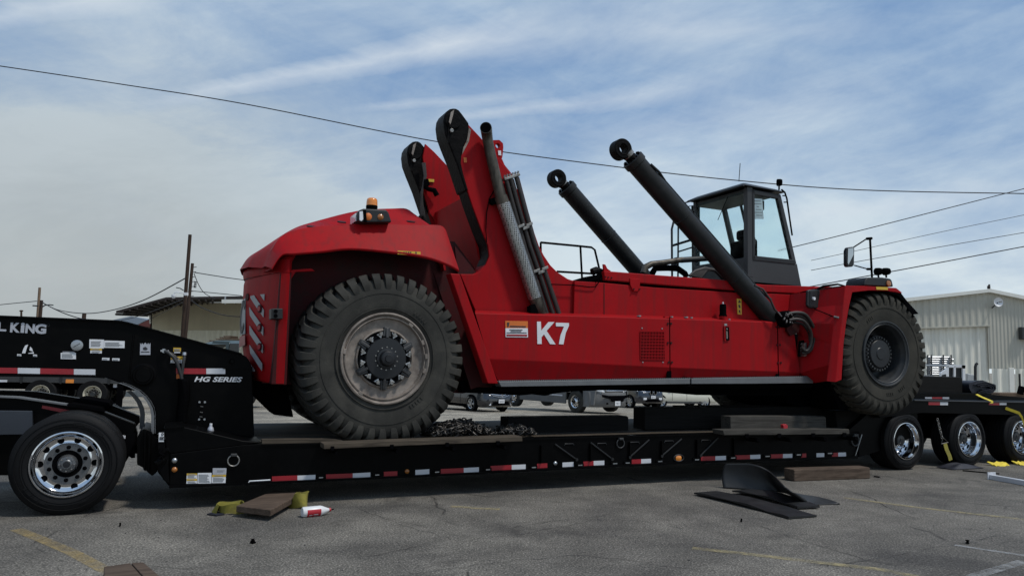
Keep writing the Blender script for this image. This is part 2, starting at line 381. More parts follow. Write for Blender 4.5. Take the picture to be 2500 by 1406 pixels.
# ================================================================== GROUND
def build_ground():
    m = bpy.data.materials.new('asphalt'); m.use_nodes = True; t = m.node_tree; b = t.nodes['Principled BSDF']
    tc = N(t, 'ShaderNodeTexCoord'); P = tc.outputs['Object']
    def nz(scale, detail, rough=.6, dist=0, vec=None):
        n = N(t, 'ShaderNodeTexNoise'); n.inputs['Scale'].default_value = scale; n.inputs['Detail'].default_value = detail; n.inputs['Roughness'].default_value = rough; n.inputs['Distortion'].default_value = dist
        L(t, vec or P, n.inputs[0]); return n.outputs[0]
    agg = nz(60, 2, .6); agg2 = nz(24, 6, .9); patch = nz(.55, 5, .6, .6); pat2 = nz(2.2, 6, .65)
    c = ramp(t, agg, [(.32, (.018, .018, .018)), (.50, (.090, .089, .085)), (.62, (.22, .215, .205)), (.74, (.50, .49, .46))])
    c = mixc(t, .40, c, ramp(t, agg2, [(.38, (.030, .030, .029)), (.62, (.19, .187, .178))]))
    c = mixc(t, 1.0, c, ramp(t, patch, [(.32, (.50, .50, .51)), (.68, (1.25, 1.24, 1.20))]), 'MULTIPLY')
    c = mixc(t, 1.0, c, ramp(t, pat2, [(.35, (.78, .78, .78)), (.65, (1.12, 1.12, 1.12))]), 'MULTIPLY')
    # oil stains and darker repaired patches
    st = nz(1.1, 8, .7, .8); c = mixc(t, ramp(t, st, [(.57, (0,)*3), (.68, (.70,)*3)]), c, (.035, .034, .033))
    v = N(t, 'ShaderNodeTexVoronoi', feature='DISTANCE_TO_EDGE'); v.inputs['Scale'].default_value = .42
    mp = N(t, 'ShaderNodeMapping'); cbn = N(t, 'ShaderNodeTexNoise'); cbn.inputs['Scale'].default_value = 1.7; cbn.inputs['Detail'].default_value = 8; L(t, P, cbn.inputs[0])
    vm = N(t, 'ShaderNodeVectorMath', operation='MULTIPLY_ADD'); L(t, cbn.outputs['Color'], vm.inputs[0]); vm.inputs[1].default_value = (.35, .35, 0); L(t, P, vm.inputs[2]); L(t, vm.outputs[0], v.inputs[0])
    cr = ramp(t, v.outputs[0], [(0.0, (1,)*3), (.006, (0,)*3)])
    gate = ramp(t, nz(.8, 3), [(.46, (0,)*3), (.58, (.8,)*3)])
    crk = math_(t, 'MULTIPLY', cr, gate); c = mixc(t, crk, c, (.018, .017, .016))
    # brighter look of the far yard at grazing view, put into the asphalt colour
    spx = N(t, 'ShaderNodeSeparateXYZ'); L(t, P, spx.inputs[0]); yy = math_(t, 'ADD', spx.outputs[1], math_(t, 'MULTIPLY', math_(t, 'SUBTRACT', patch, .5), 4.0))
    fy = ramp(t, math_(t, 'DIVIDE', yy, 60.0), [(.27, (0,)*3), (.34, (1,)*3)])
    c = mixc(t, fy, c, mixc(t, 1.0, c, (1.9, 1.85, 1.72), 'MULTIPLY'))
    c = mixc(t, 1.0, c, (1.42, 1.33, 1.22), 'MULTIPLY')
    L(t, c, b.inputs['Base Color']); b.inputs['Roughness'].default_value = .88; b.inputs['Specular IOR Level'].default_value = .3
    h = math_(t, 'ADD', math_(t, 'MULTIPLY', agg, .6), math_(t, 'MULTIPLY', agg2, .5)); h = math_(t, 'SUBTRACT', h, math_(t, 'MULTIPLY', crk, 1.5))
    bp = N(t, 'ShaderNodeBump'); bp.inputs['Strength'].default_value = .9; bp.inputs['Distance'].default_value = .012; L(t, h, bp.inputs['Height']); L(t, bp.outputs[0], b.inputs['Normal'])
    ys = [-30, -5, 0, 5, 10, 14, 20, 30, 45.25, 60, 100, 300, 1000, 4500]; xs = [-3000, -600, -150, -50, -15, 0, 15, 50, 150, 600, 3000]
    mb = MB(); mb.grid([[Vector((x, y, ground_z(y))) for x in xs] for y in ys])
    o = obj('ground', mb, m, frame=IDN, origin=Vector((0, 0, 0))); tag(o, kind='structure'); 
    # painted lines: worn yellow, sheets 4 mm above the asphalt
    yl = worn('worn_yellow_line', (.40, .29, .12), .52, .16, 7); wl = worn('worn_white_line', (.38, .38, .37), .52, .14, 6); yl2 = worn('faint_yellow_line', (.36, .30, .16), .50, .14, 5)
    def line(px, hw, mt, name='painted_line', dz=.004):
        pts = []
        for u, vv in px: P_ = gfar(u, vv); pts.append(P_)
        # subdivide and build a strip of constant width
        out = []
        for a, b_ in zip(pts, pts[1:]):
            for k in range(6): out.append(a.lerp(b_, k / 6))
        out.append(pts[-1]); rows = []
        for i, p in enumerate(out):
            d = (out[min(i + 1, len(out) - 1)] - out[max(i - 1, 0)]); d.z = 0; d.normalize(); s = Vector((-d.y, d.x, 0)) * hw
            rows.append([Vector((q.x, q.y, ground_z(q.y) + dz)) for q in (p - s, p + s)])
        mb = MB(); mb.grid(rows); o = obj(name, mb, mt, frame=IDN); tag(o, kind='structure')
    line([(40, 1292), (110, 1320), (180, 1350), (262, 1394), (290, 1412)], .055, yl)
    line([(1690, 1338), (1850, 1355), (2010, 1374), (2150, 1390), (2260, 1412)], .05, yl2)
    line([(2060, 1215), (2250, 1240), (2500, 1268)], .05, yl2)
    line([(2330, 1330), (2500, 1356)], .04, wl)
    line([(2360, 1412), (2500, 1370)], .05, wl)
    line([(1100, 1236), (1160, 1240), (1220, 1243)], .05, yl2)
    line([(200, 1001), (258, 1006), (300, 1009), (360, 1011)], .10, mat('pale_yellow_line', (.45, .40, .24), .8, var=.2))
    pm_ = worn('asphalt_repair', (.045, .044, .042), .46, .10, 3)
    for q in () and ([(1130, 1318), (1220, 1296), (1420, 1276), (1530, 1284), (1560, 1300), (1420, 1322), (1250, 1334)], [(820, 1262), (980, 1262), (1010, 1300), (860, 1310)], [(1990, 1330), (2250, 1322), (2330, 1345), (2080, 1362)], [(120, 1290), (330, 1282), (400, 1310), (180, 1330)]):
        mb = MB(); P_l = [gfar(*k) + Vector((0, 0, .003)) for k in q]; mb.add(P_l, [tuple(range(len(P_l)))]); tag(obj('asphalt_patch', mb, pm_, frame=IDN), kind='structure')
    # a few wandering cracks, tar dark
    ck = worn('crack_filler', (.03, .029, .028), .45, .15, 4)
    def crack(px, w=.007):
        pts = [gfar(*p) for p in px]; out = []
        for a, b_ in zip(pts, pts[1:]):
            for k in range(8):
                p = a.lerp(b_, k / 8); out.append(p + Vector((random.uniform(-.02, .02), random.uniform(-.03, .03), 0)))
        rows = []
        for i, p in enumerate(out):
            ww = w * random.uniform(.3, 1.4); rows.append([Vector((p.x, p.y - ww, ground_z(p.y) + .006)), Vector((p.x, p.y + ww, ground_z(p.y) + .006))])
        mb = MB(); mb.grid(rows); tag(obj('crack', mb, ck, frame=IDN), kind='structure')
    crack([(1115, 1322), (1240, 1308), (1380, 1285), (1460, 1268), (1560, 1272), (1690, 1295)])
    crack([(870, 1238), (930, 1262), (1010, 1290), (1110, 1318)], .007)
    crack([(990, 1405), (1180, 1378), (1290, 1366), (1500, 1350)], .007)
    crack([(2070, 1375), (2250, 1345), (2420, 1312), (2500, 1300)], .006)
    crack([(1600, 1300), (1640, 1330), (1660, 1352)], .006)
    crack([(330, 1400), (560, 1335), (820, 1300)], .005)
build_ground()

# ================================================================== WHEEL BUILDERS
def big_tyre(R, width, mt, parent, C, rin=.53, nl=40, M0=RIG):
    """earthmover tyre; C = centre of the outer face, axis +w"""
    ax = (0, 1, 0)
    prof = [(rin, .03), (rin + .02, .0), (rin + .10, -.012), (R * .74, -.022), (R * .80, -.018), (R * .88, .0), (R * .93, .035), (R * .945, .09), (R * .95, width / 2),
            (R * .945, width - .09), (R * .93, width - .035), (R * .88, width), (R * .80, width + .018), (rin + .10, width + .012), (rin + .02, width), (rin, width - .03)]
    t = obj('tyre', MB().lathe(prof, C, ax, 96), mt, parent, smooth=50)
    mb = MB()
    for side in (0, 1):
        for k in range(nl):
            a0 = 2 * PI * (k + .5 * side) / nl; da = 2 * PI / nl * .68
            pr = [(R * .80, -.012), (R * .85, -.024), (R * .92, -.016), (R * .965, .012), (R * .99, .06), (R, .12), (R, width * .49), (R * .94, width * .49), (R * .90, .05)]
            vs = []
            for sgn in (0, 1):
                for j, (r, h) in enumerate(pr):
                    tw = max(0, (h - .05)) * .38 * (1 if side == 0 else -1)
                    nar = 1.0 if r > R * .84 else .75
                    a = a0 + (sgn - .5) * da * nar + tw
                    hh = h if side == 0 else width - h
                    vs.append(Vector(C) + Vector((math.sin(a) * r, hh, math.cos(a) * r)))
            n = len(pr)
            mb.add(vs, [tuple(range(n)), tuple(range(2 * n - 1, n - 1, -1))] + [(i, i + n, (i + 1) % n + n, (i + 1) % n) for i in range(n)])
    obj('tread', mb, mt, t if False else parent, smooth=30, bevel=.008, seg=1)
    # raised rings and moulded marks on the sidewall
    g = MB()
    for r_ in (R * .755,):
        g.lathe([(r_ - .006, -.018), (r_ - .004, -.027), (r_ + .004, -.027), (r_ + .006, -.018)], C, ax, 96)
    for k in range(5):
        a = 2.3 + k * .07; 
        g.box((C[0] + math.sin(a) * R * .665 - .015, C[1] - .024, C[2] + math.cos(a) * R * .665 - .02), (C[0] + math.sin(a) * R * .665 + .015, C[1] - .012, C[2] + math.cos(a) * R * .665 + .02))
    obj('sidewall_ring', g, mt, parent)

def ring_of(n, r, C, fn, t0=0):
    for k in range(n):
        a = t0 + 2 * PI * k / n; fn(k, a, Vector((C[0] + math.sin(a) * r, C[1], C[2] + math.cos(a) * r)))

# ================================================================== REACH STACKER
BW = .5     # tyre section width
BWR = .74   # the rear tyres are wider
K = empty('reach_stacker', 'huge red boomless reach stacker marked K7, loaded on the black lowboy trailer', 'reach stacker', Vector((2.4, 1.3, .68)))
# ---- rear (left) wheel, outer rim bared
CL = on(925, 877, 0); RLw = (on(925, 672, 0).z - on(925, 1079, 0).z) / 2; CL.z = (on(925, 672, 0).z + on(925, 1079, 0).z) / 2; CL.x = on(943, 877, 0).x; RLw *= 1.045; CL.z -= .004; CL.x -= .01
def rear_wheel(C, flip=False, yaw=0.0):
    """flip: far side wheel, mirrored across the machine"""
    w = bpy.data.objects.new('wheel', None); COL.objects.link(w); w.parent = K
    fr = RIG @ Matrix.Translation(C) @ Matrix.Rotation(PI if flip else yaw, 4, 'Z')
    w.matrix_basis = world_of(K).inverted() @ fr
    R = RLw
    n0 = len(bpy.data.objects)
    def ob(n, mb, mt, **k): return obj(n, mb, mt, w, fr, **k)
    O = (0, 0, 0); ax = (0, 1, 0)
    # tyre in local frame: reuse by temporarily building with frame fr
    prof = [(.53, .03), (.55, .0), (.63, -.012), (R * .74, -.022), (R * .80, -.018), (R * .88, .0), (R * .915, .035), (R * .925, .09), (R * .93, BWR / 2),
            (R * .925, BWR - .09), (R * .915, BWR - .035), (R * .88, BWR), (R * .80, BWR + .018), (.63, BWR + .012), (.55, BWR), (.53, BWR - .03)]
    ob('tyre', MB().lathe(prof, O, ax, 96), M['tyre'], smooth=50)
    ob('tread', lugs(R, BWR, 40), M['tyre'], bevel=.008, seg=1, smooth=30)
    g = MB()
    for r_ in (R * .755, .60):
        g.lathe([(r_ - .006, -.012), (r_ - .004, -.027), (r_ + .004, -.027), (r_ + .006, -.012)], O, ax, 96)
    for a0 in (2.35, .55):
        for k in range(5):
            a = a0 + k * .065; r_ = .66; x, z = math.sin(a) * r_, math.cos(a) * r_; q = Vector((math.cos(a), 0, -math.sin(a))); e = Vector((math.sin(a), 0, math.cos(a)))
            c = Vector((x, -.022, z)); g.slab([c - q * .012 - e * .022, c + q * .012 - e * .022, c + q * .012 + e * .022, c - q * .012 + e * .022], (0, .012, 0))
    ob('sidewall_lettering', g, M['tyre'])
    rim = [(.548, .05), (.55, -.015), (.545, -.03), (.53, -.034), (.515, -.02), (.508, .0), (.500, .004), (.495, -.012), (.485, -.015), (.475, .02), (.47, .035), (.42, .045), (.36, .045), (.35, .02), (.335, .015), (.325, .04), (.32, .10), (.20, .10)]
    ob('rim', MB().lathe(rim, O, ax, 96), M['rim'], smooth=40)
    lk = MB()
    for a, dr in ((.62, .505), (1.5, .51), (1.85, .51), (4.85, .505), (3.75, .505), (1.15, .50)):
        c = Vector((math.sin(a) * dr, -.03, math.cos(a) * dr)); q = Vector((math.cos(a), 0, -math.sin(a))); e = Vector((math.sin(a), 0, math.cos(a)))
        lk.slab([c - q * .03 - e * .02, c + q * .03 - e * .02, c + q * .03 + e * .015, c - q * .03 + e * .015], (0, .03, 0))
    tag(ob('locking_lugs', lk, M['rim'], bevel=.004), kind='stuff')
    ob('hub', MB().lathe([(.33, .09), (.27, .05), (.255, .02), (.25, -.02), (.24, -.035), (.125, -.04), (.12, -.06), (.095, -.065), (.085, -.12), (.075, -.13), (.045, -.135), (.04, -.15), (.0005, -.15)], O, ax, 64), M['hub'], smooth=30, bevel=0)
    for k in range(6):
        a = .02 + 2 * PI * k / 6
        e = Vector((math.sin(a), 0, math.cos(a))); q = Vector((math.cos(a), 0, -math.sin(a)))
        c = e * .315
        cl = MB(); cl.slab([c - q * .055 - e * .055 + Vector((0, -.01, 0)), c + q * .055 - e * .055 + Vector((0, -.01, 0)), c + q * .035 + e * .06 + Vector((0, .0, 0)), c - q * .035 + e * .06], (0, .06, 0))
        cl.slab([c - q * .018 - e * .07 + Vector((0, -.035, 0)), c + q * .018 - e * .07 + Vector((0, -.035, 0)), c + q * .018 + e * .05 + Vector((0, -.012, 0)), c - q * .018 + e * .05 + Vector((0, -.012, 0))], (0, .04, 0))
        ob('rim_clamp', cl, M['cabgrey'], bevel=.008)
        for s_ in (-1, 1):
            p = e * .285 + q * .085 * s_
            wd = MB(); wd.slab([p - q * s_ * .03 + e * .03 + Vector((0, -.02, 0)), p + q * s_ * .045 + Vector((0, -.02, 0)) - e * .01, p - q * s_ * .01 - e * .05 + Vector((0, -.02, 0))], (0, .05, 0))
            ob('clamp_wedge', wd, M['alu'], bevel=.003)
            ob('nut', MB().disc(p + Vector((0, -.018, 0)), (0, -1, 0), .024, .028, 6), M['steel'], bevel=.002)
    bt = MB()
    for k in range(14):
        a = 2 * PI * k / 14; bt.disc((math.sin(a) * .135, -.035, math.cos(a) * .135), (0, -1, 0), .009, .012, 8)
    tag(ob('hub_bolts', bt, M['steel']), kind='stuff')
    if flip: return
def lugs(R, width, nl, inner=.77):
    mb = MB()
    for side in (0, 1):
        for k in range(nl):
            a0 = 2 * PI * (k + .5 * side) / nl; da = 2 * PI / nl * .62 * random.uniform(.95, 1.05); a0 += random.uniform(-.004, .004)
            pr = [(R * inner, -.010), (R * .85, -.030), (R * .92, -.022), (R * .965, .010), (R * .99, .06), (R, .12), (R, width * .49), (R * .94, width * .49), (R * .90, .05)]
            vs = []
            for sgn in (0, 1):
                for (r, h) in pr:
                    tw = max(0, (h - .05)) * .42 * (1 if side == 0 else -1)
                    nar = 1.0 if r > R * .84 else .7
                    a = a0 + (sgn - .5) * da * nar + tw; hh = h if side == 0 else width - h
                    vs.append(Vector((math.sin(a) * r, hh, math.cos(a) * r)))
            n = len(pr)
            mb.add(vs, [tuple(range(n)), tuple(range(2 * n - 1, n - 1, -1))] + [(i, i + n, (i + 1) % n + n, (i + 1) % n) for i in range(n)])
    return mb
rear_wheel(CL, yaw=math.radians(2))
rear_wheel(Vector((CL.x, 2.70, CL.z)), True)

def front_wheel(C, flip=False):
    w = bpy.data.objects.new('wheel', None); COL.objects.link(w); w.parent = K
    fr = RIG @ Matrix.Translation(C) @ (Matrix.Rotation(PI, 4, 'Z') if flip else IDN)
    w.matrix_basis = world_of(K).inverted() @ fr
    def ob(n, mb, mt, **k): return obj(n, mb, mt, w, fr, **k)
    R = RRw; O = (0, 0, 0); ax = (0, 1, 0)
    prof = [(.50, .06), (.52, .01), (.60, -.005), (R * .74, -.015), (R * .80, -.012), (R * .88, .0), (R * .93, .035), (R * .945, .09), (R * .95, BW / 2),
            (R * .945, BW - .09), (R * .93, BW - .035), (R * .88, BW), (R * .80, BW + .018), (.60, BW + .012), (.52, BW), (.50, BW - .03)]
    ob('tyre', MB().lathe(prof, O, ax, 96), M['tyre2'], smooth=50)
    ob('tread', lugs(R, BW, 36), M['tyre2'], bevel=.008, seg=1, smooth=30)
    g = MB()
    for r_ in (R * .745,):
        g.lathe([(r_ - .006, -.01), (r_ - .004, -.022), (r_ + .004, -.022), (r_ + .006, -.01)], O, ax, 96)
    for a0 in (2.5, 2.95, 5.6):
        for k in range(4):
            a = a0 + k * .065; r_ = .64; q = Vector((math.cos(a), 0, -math.sin(a))); e = Vector((math.sin(a), 0, math.cos(a)))
            c = Vector((math.sin(a) * r_, -.018, math.cos(a) * r_)); g.slab([c - q * .012 - e * .022, c + q * .012 - e * .022, c + q * .012 + e * .022, c - q * .012 + e * .022], (0, .012, 0))
    ob('sidewall_lettering', g, M['tyre2'])
    ob('rim', MB().lathe([(.52, .05), (.522, -.0), (.515, -.02), (.50, -.022), (.49, -.005), (.475, .0), (.465, -.008), (.455, .0), (.45, .03), (.43, .06), (.42, .10), (.415, .32), (.38, .36), (.33, .37), (.30, .37)], O, ax, 96), M['rimgrey'], smooth=40)
    ob('hub', MB().lathe([(.34, .37), (.30, .30), (.292, .16), (.285, .145), (.235, .14), (.225, .11), (.215, .10), (.10, .095), (.09, .085), (.0005, .085)], O, ax, 64), M['hub'], smooth=30)
    nb = MB()
    for k in range(28):
        a = 2 * PI * k / 28; e = Vector((math.sin(a), 0, math.cos(a)))
        nb.cyl(e * .262 + Vector((0, .145, 0)), e * .262 + Vector((0, .115, 0)), .017, 6)
    tag(ob('wheel_nuts', nb, M['cabgrey']), kind='stuff')
CR = on(2163, 864, -.42); RRw = (on(2163, 718, -.42).z - on(2163, 1011, -.42).z) / 2; CR.z = (on(2163, 718, -.42).z + on(2163, 1011, -.42).z) / 2
RRw *= 1.03; front_wheel(CR); front_wheel(Vector((CR.x, 3.02, CR.z - .18)), True)

def kp(name, mb, mt, **k): return obj(name, mb, mt, K, **k)
# ---- rear hood: traced rows on successive planes, mirrored over the machine's axis w = 1.3
low = [(664, 661), (688, 627), (720, 624), (785, 619), (857, 612), (950, 620), (1040, 633), (1095, 652), (1121, 666)]
shd = [(646, 650), (668, 600), (694, 572), (735, 558), (790, 551), (890, 546), (1020, 548), (1074, 550), (1088, 560)]
top = [(606, 652), (622, 622), (650, 600), (713, 560), (768, 541), (872, 515), (958, 509), (998, 512), (1021, 545)]
def dens(q, k=5):
    out = []
    for i in range(len(q) - 1):
        a0, a1, a2, a3 = [Vector((*q[max(min(j, len(q) - 1), 0)], 0)) for j in (i - 1, i, i + 1, i + 2)]
        for j in range(k):
            t = j / k; v_ = .5 * ((2 * a1) + (a2 - a0) * t + (2 * a0 - 5 * a1 + 4 * a2 - a3) * t * t + (3 * a1 - a0 - 3 * a2 + a3) * t ** 3); out.append((v_.x, v_.y))
    return out + [q[-1]]
low, shd, top = dens(low), dens(shd), dens(top)
r0 = [on(u, v, .0) for u, v in low]; r0b = [on(u, v - 6, -.02) for u, v in low]
r1 = [on(u, v, .20) for u, v in shd]; r1b = [p + Vector((0, .30, .01)) for p in r1]
r2 = [on(u, v, .80) for u, v in top]
r2c = [p + Vector((-.06 * max(0, 1 - i / 14), .5, .015)) for i, p in enumerate(r2)]
def mir(p): return Vector((p.x, 2.6 - p.y, p.z))
rin_ = [p + Vector((0, .03, .02)) for p in r0]; rin1 = [p + Vector((.02, .05, -.05)) for p in r1b]
rows = [rin1, rin_, r0, r0b, r1, r1b, r2, r2c, [mir(p) for p in r2], [mir(p) for p in r1b], [mir(p) for p in r1], [mir(p) for p in r0b], [mir(p) for p in r0], [mir(p) for p in rin_]]
hd = kp('engine_hood', MB().grid(rows), M['red'], smooth=40)
b_ = hd.modifiers.new('bevel', 'BEVEL'); b_.width = .03; b_.segments = 3; b_.angle_limit = math.radians(25); b_.harden_normals = True
# front closing wall of the hood
kp('hood_front', MB().slab([r1b[-1], r2[-1], mir(r2[-1]), mir(r1b[-1]), mir(r1b[-1]) + Vector((.1, 0, -.5)), r1b[-1] + Vector((.1, 0, -.5))], (.03, 0, 0)), M['red'])
# recessed holes with lifting eyes in the hood
for (u, v) in ((758, 556), (832, 545), (1000, 544)):
    c = on(u, v, .3)
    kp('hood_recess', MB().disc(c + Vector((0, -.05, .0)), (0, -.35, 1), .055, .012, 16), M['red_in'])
# ---- tail wall (counterweight) in horizontal slices: plan outline bulging to the rear
zt = on(672, 668, .1).z; zb = on(660, 936, .1).z; s0 = on(690, 690, .1).x
plan = [(.10, .16), (.06, .06), (-.02, .10), (-.10, .30), (-.22, .75), (-.30, 1.05), (-.33, 1.3)]
plan = plan + [(s, 2.6 - w) for s, w in reversed(plan[:-1])]
def ring(z, k): return [Vector((s0 + s * k if s < 0 else s0 + s, w, z)) for s, w in plan]
rowsT = [ring(zb, .55), ring(zb + .04, .72), ring(zb + .5, .95), ring((zb + zt) / 2 + .2, 1.0), ring(zt - .05, 1.0), ring(zt, .97)]
kp('tail_wall', MB().grid(rowsT), M['red'], smooth=40)
kp('tail_top', MB().slab(ring(zt - .005, .96), (0, 0, .02)), M['red'])
# corner post with chamfer and bumper lip under the hood
lipr = [ring(zt + .02, 1.02), ring(zt + .09, 1.06), ring(zt + .14, 1.0), ring(zt + .17, .9)]
kp('tail_lip', MB().grid(lipr), M['red'], smooth=60)
# infill between tail lip and hood
cap = [ring(zt + .16, .9)]
for f_, dz in ((.62, .20), (.3, .34)): cap.append([Vector((s0 + (s * f_ if s < 0 else s) + (1 - f_) * .28, 1.3 + (w - 1.3) * (.97 if f_ > .5 else .9), zt + .16 + dz)) for s, w in plan])
kp('tail_cap', MB().grid(cap), M['red'], smooth=60)
# diagonal reflective stripes and recesses on the tail wall
def tail_pt(w, z, off=.006):
    """point on the tail wall surface"""
    pts = plan[1:7]
    for (sa, wa), (sb, wb) in zip(pts, pts[1:]):
        if wa <= w <= wb or (wb == pts[-1][1] and w > wb):
            f = (w - wa) / (wb - wa); s = sa + (sb - sa) * f; nrm = Vector((-(wb - wa), (sb - sa), 0)).normalized()
            return Vector((s0 + s, w, z)) + nrm * off
    return Vector((s0 + pts[0][0], w, z))
def tail_px(u, v):
    """w, z of the tail wall point seen at u, v"""
    lo_, hi_ = .10, 1.3; pl_ = plan[2:7]
    for _ in range(30):
        m = (lo_ + hi_) / 2; s_ = s0 + float(np.interp(m, [q[1] for q in pl_], [q[0] for q in pl_]))
        if on(u, v, m).x < s_: lo_ = m
        else: hi_ = m
    return m, on(u, v, m).z
for k, q in enumerate(([(637, 719), (648, 718), (647, 734)], [(613, 723), (622, 721), (646, 757), (645.5, 775), (628, 750), (613.5, 728)], [(610.5, 750), (645, 800), (644, 819), (612, 770)], [(611, 795), (643.5, 843), (643, 862), (611.5, 815)], [(611, 842), (642, 888), (641, 905), (613, 862)], [(614, 890), (623, 903), (623, 907), (614, 907)])):
    P = [tail_pt(*tail_px(u, v)) for u, v in q]
    kp('reflective_stripe', MB().slab(P, (-.006, -.003, 0)), M['reflect'])
for u, v in ((638.5, 754), (638.5, 800), (638.5, 847)):
    c = tail_pt(*tail_px(u, v), .010); kp('rear_lamp_recess', MB().disc(c, (-.9, -.42, 0), .048, .02, 16), M['red_in']); kp('rear_lamp', MB().disc(c, (-.9, -.42, 0), .030, .028, 16), M['tapered'])
for z_, hh in ((zt - .22, .05),):
    kp('tail_hole', MB().disc(tail_pt(1.02, z_, .002), (-.95, -.3, 0), .045, .012, 16), M['red_in'])
P4 = [tail_pt(*tail_px(u, v), .006) for u, v in ((585, 734), (601, 728), (600, 815), (586, 818))]
kp('number_plate', MB().slab(P4, (-.006, 0, 0)), M['reflect'])
lg = MB()
c = (P4[0] + P4[1] + P4[2] + P4[3]) / 4
uu = (P4[1] - P4[0]).normalized(); 
for k in range(22):
    a0 = 2 * PI * k / 22 * .8 + .6; a1 = 2 * PI * (k + 1) / 22 * .8 + .6
    q = [c + uu * math.cos(a) * r_ + Vector((0, 0, 1)) * math.sin(a) * r_ * 1.5 + Vector((-.010, -.003, 0)) for a, r_ in ((a0, .09), (a0, .14), (a1, .14), (a1, .09))]
    lg.slab(q, (-.003, 0, 0))
kp('emblem', lg, M['cabgrey'])
P5 = [tail_pt(*tail_px(u, v), .006) for u, v in ((586, 822), (600, 818), (600, 842), (586, 848))]
kp('plate_holder', MB().slab(P5, (-.006, 0, 0)), M['tapered'])
# side lamp cluster at the tail corner
kp('side_lamp', MB().trace([(662, 753), (690, 753), (690, 779), (662, 779)], -.02, .22, .0), M['cabdark'], bevel=.01)
for v in (760, 771): c = on(673, v, -.02); kp('lamp_dot', MB().disc(c, (0, -1, 0), .022, .012, 12), M['blackm'])
# ---- wheel house: inner dark walls
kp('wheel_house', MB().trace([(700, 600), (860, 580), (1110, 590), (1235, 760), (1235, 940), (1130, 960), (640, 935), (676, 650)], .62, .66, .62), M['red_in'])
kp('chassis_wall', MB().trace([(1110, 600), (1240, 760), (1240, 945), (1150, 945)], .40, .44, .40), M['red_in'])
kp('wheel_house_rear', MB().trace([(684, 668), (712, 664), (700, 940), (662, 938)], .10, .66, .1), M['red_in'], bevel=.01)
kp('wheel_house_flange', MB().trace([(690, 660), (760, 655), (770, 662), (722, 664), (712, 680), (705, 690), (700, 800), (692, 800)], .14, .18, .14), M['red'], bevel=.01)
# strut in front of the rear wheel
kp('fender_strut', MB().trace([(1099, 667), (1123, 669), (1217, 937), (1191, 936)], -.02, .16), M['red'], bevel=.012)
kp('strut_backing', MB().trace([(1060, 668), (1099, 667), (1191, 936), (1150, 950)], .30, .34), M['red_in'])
# ---- masts (boom pivot towers)
mast = [(1104, 268), (1119, 272), (1142, 302), (1171, 333), (1205, 372), (1247, 424), (1262, 460), (1288, 516), (1302, 559), (1316, 599), (1328, 623), (1344, 647), (1361, 664), (1387, 681), (1403, 686),
        (1403, 775), (1165, 770), (1123, 669), (1157, 669), (1170, 663), (1186, 646), (1194, 625), (1191, 599), (1174, 559), (1154, 505), (1140, 462), (1119, 405), (1098, 352), (1090, 325), (1087, 300), (1092, 278)]
mp_ = [s_z(on(u, v, .30)) for u, v in mast]
kp('mast', MB().prism(mp_, .30, .62), M['red'], bevel=.012)
kp('mast', MB().prism(mp_, 1.98, 2.30), M['red'], bevel=.012)
def mast_head(w0, w1, sgn):
    hp = [(1106, 265.5), (1113, 266), (1120, 270), (1128, 280), (1136, 291), (1144, 302), (1144, 318), (1141, 340), (1131, 361), (1127, 377), (1125, 399), (1131, 425), (1143, 466), (1136, 466), (1114, 400), (1094, 350), (1085, 325), (1082, 300), (1084, 284), (1090, 273), (1098, 267)]
    q = [s_z(on(u, v, .30)) for u, v in hp]
    kp('mast_head', MB().prism(q, w0 - .018, w1 + .018), M['grease'], bevel=.02)
    # greasy rear flange running down the tower
    ed = [(1110, 385), (1119, 405), (1140, 462), (1154, 505), (1174, 559), (1191, 599), (1194, 625), (1186, 646), (1170, 663), (1157, 669)]
    pts = [on(u, v, .30) for u, v in ed]; rows_ = []
    for i, p in enumerate(pts):
        rows_.append([Vector((p.x - .006, w0 + .012, p.z)), Vector((p.x - .006, w1 - .012, p.z))])
    kp('rear_flange', MB().grid([[a[0], a[1]] for a in rows_][:8]), M['grease'])
    # bearing cap, shim and bolts
    c = on(1104, 290, .30)
    kp('pivot_boss', MB().lathe([(.11, 0), (.11, .02), (.10, .03), (.0005, .03)], (c.x, w0 - .012, c.z - .04), (0, -1, 0), 32), M['grease'], smooth=40)
    kp('shim_plate', MB().trace([(1094, 300), (1099, 276), (1107, 270), (1104, 284), (1098, 306)], w0 - .075, w0 - .055, .26), M['rim'], bevel=.003)
    kp('bolt', MB().disc(on(1103, 319, .25) + Vector((0, w0 - .25 - .03, 0)), (0, -1, 0), .028, .03, 6), M['steel'], bevel=.003)
    kp('head_rib', MB().trace([(1092, 352), (1096, 350), (1097, 300), (1093, 296)], w0 - .035, w0 - .018, .28), M['grease'], bevel=.005)
mast_head(.30, .62, 1)
mast_head(1.98, 2.30, 1)
# a scraped grey paint edge below the head
for px in ([(1145, 312), (1150, 318), (1145, 345), (1137, 352), (1141, 338)], [(1139, 346), (1145, 345), (1131, 372), (1128, 378), (1131, 361)]):
    kp('scraped_paint', MB().trace(px, .292, .299), M['rim'])
kp('warning_sticker', MB().trace([(1132, 385), (1139, 385), (1140, 397), (1133, 397)], .292, .298), M['orange'])
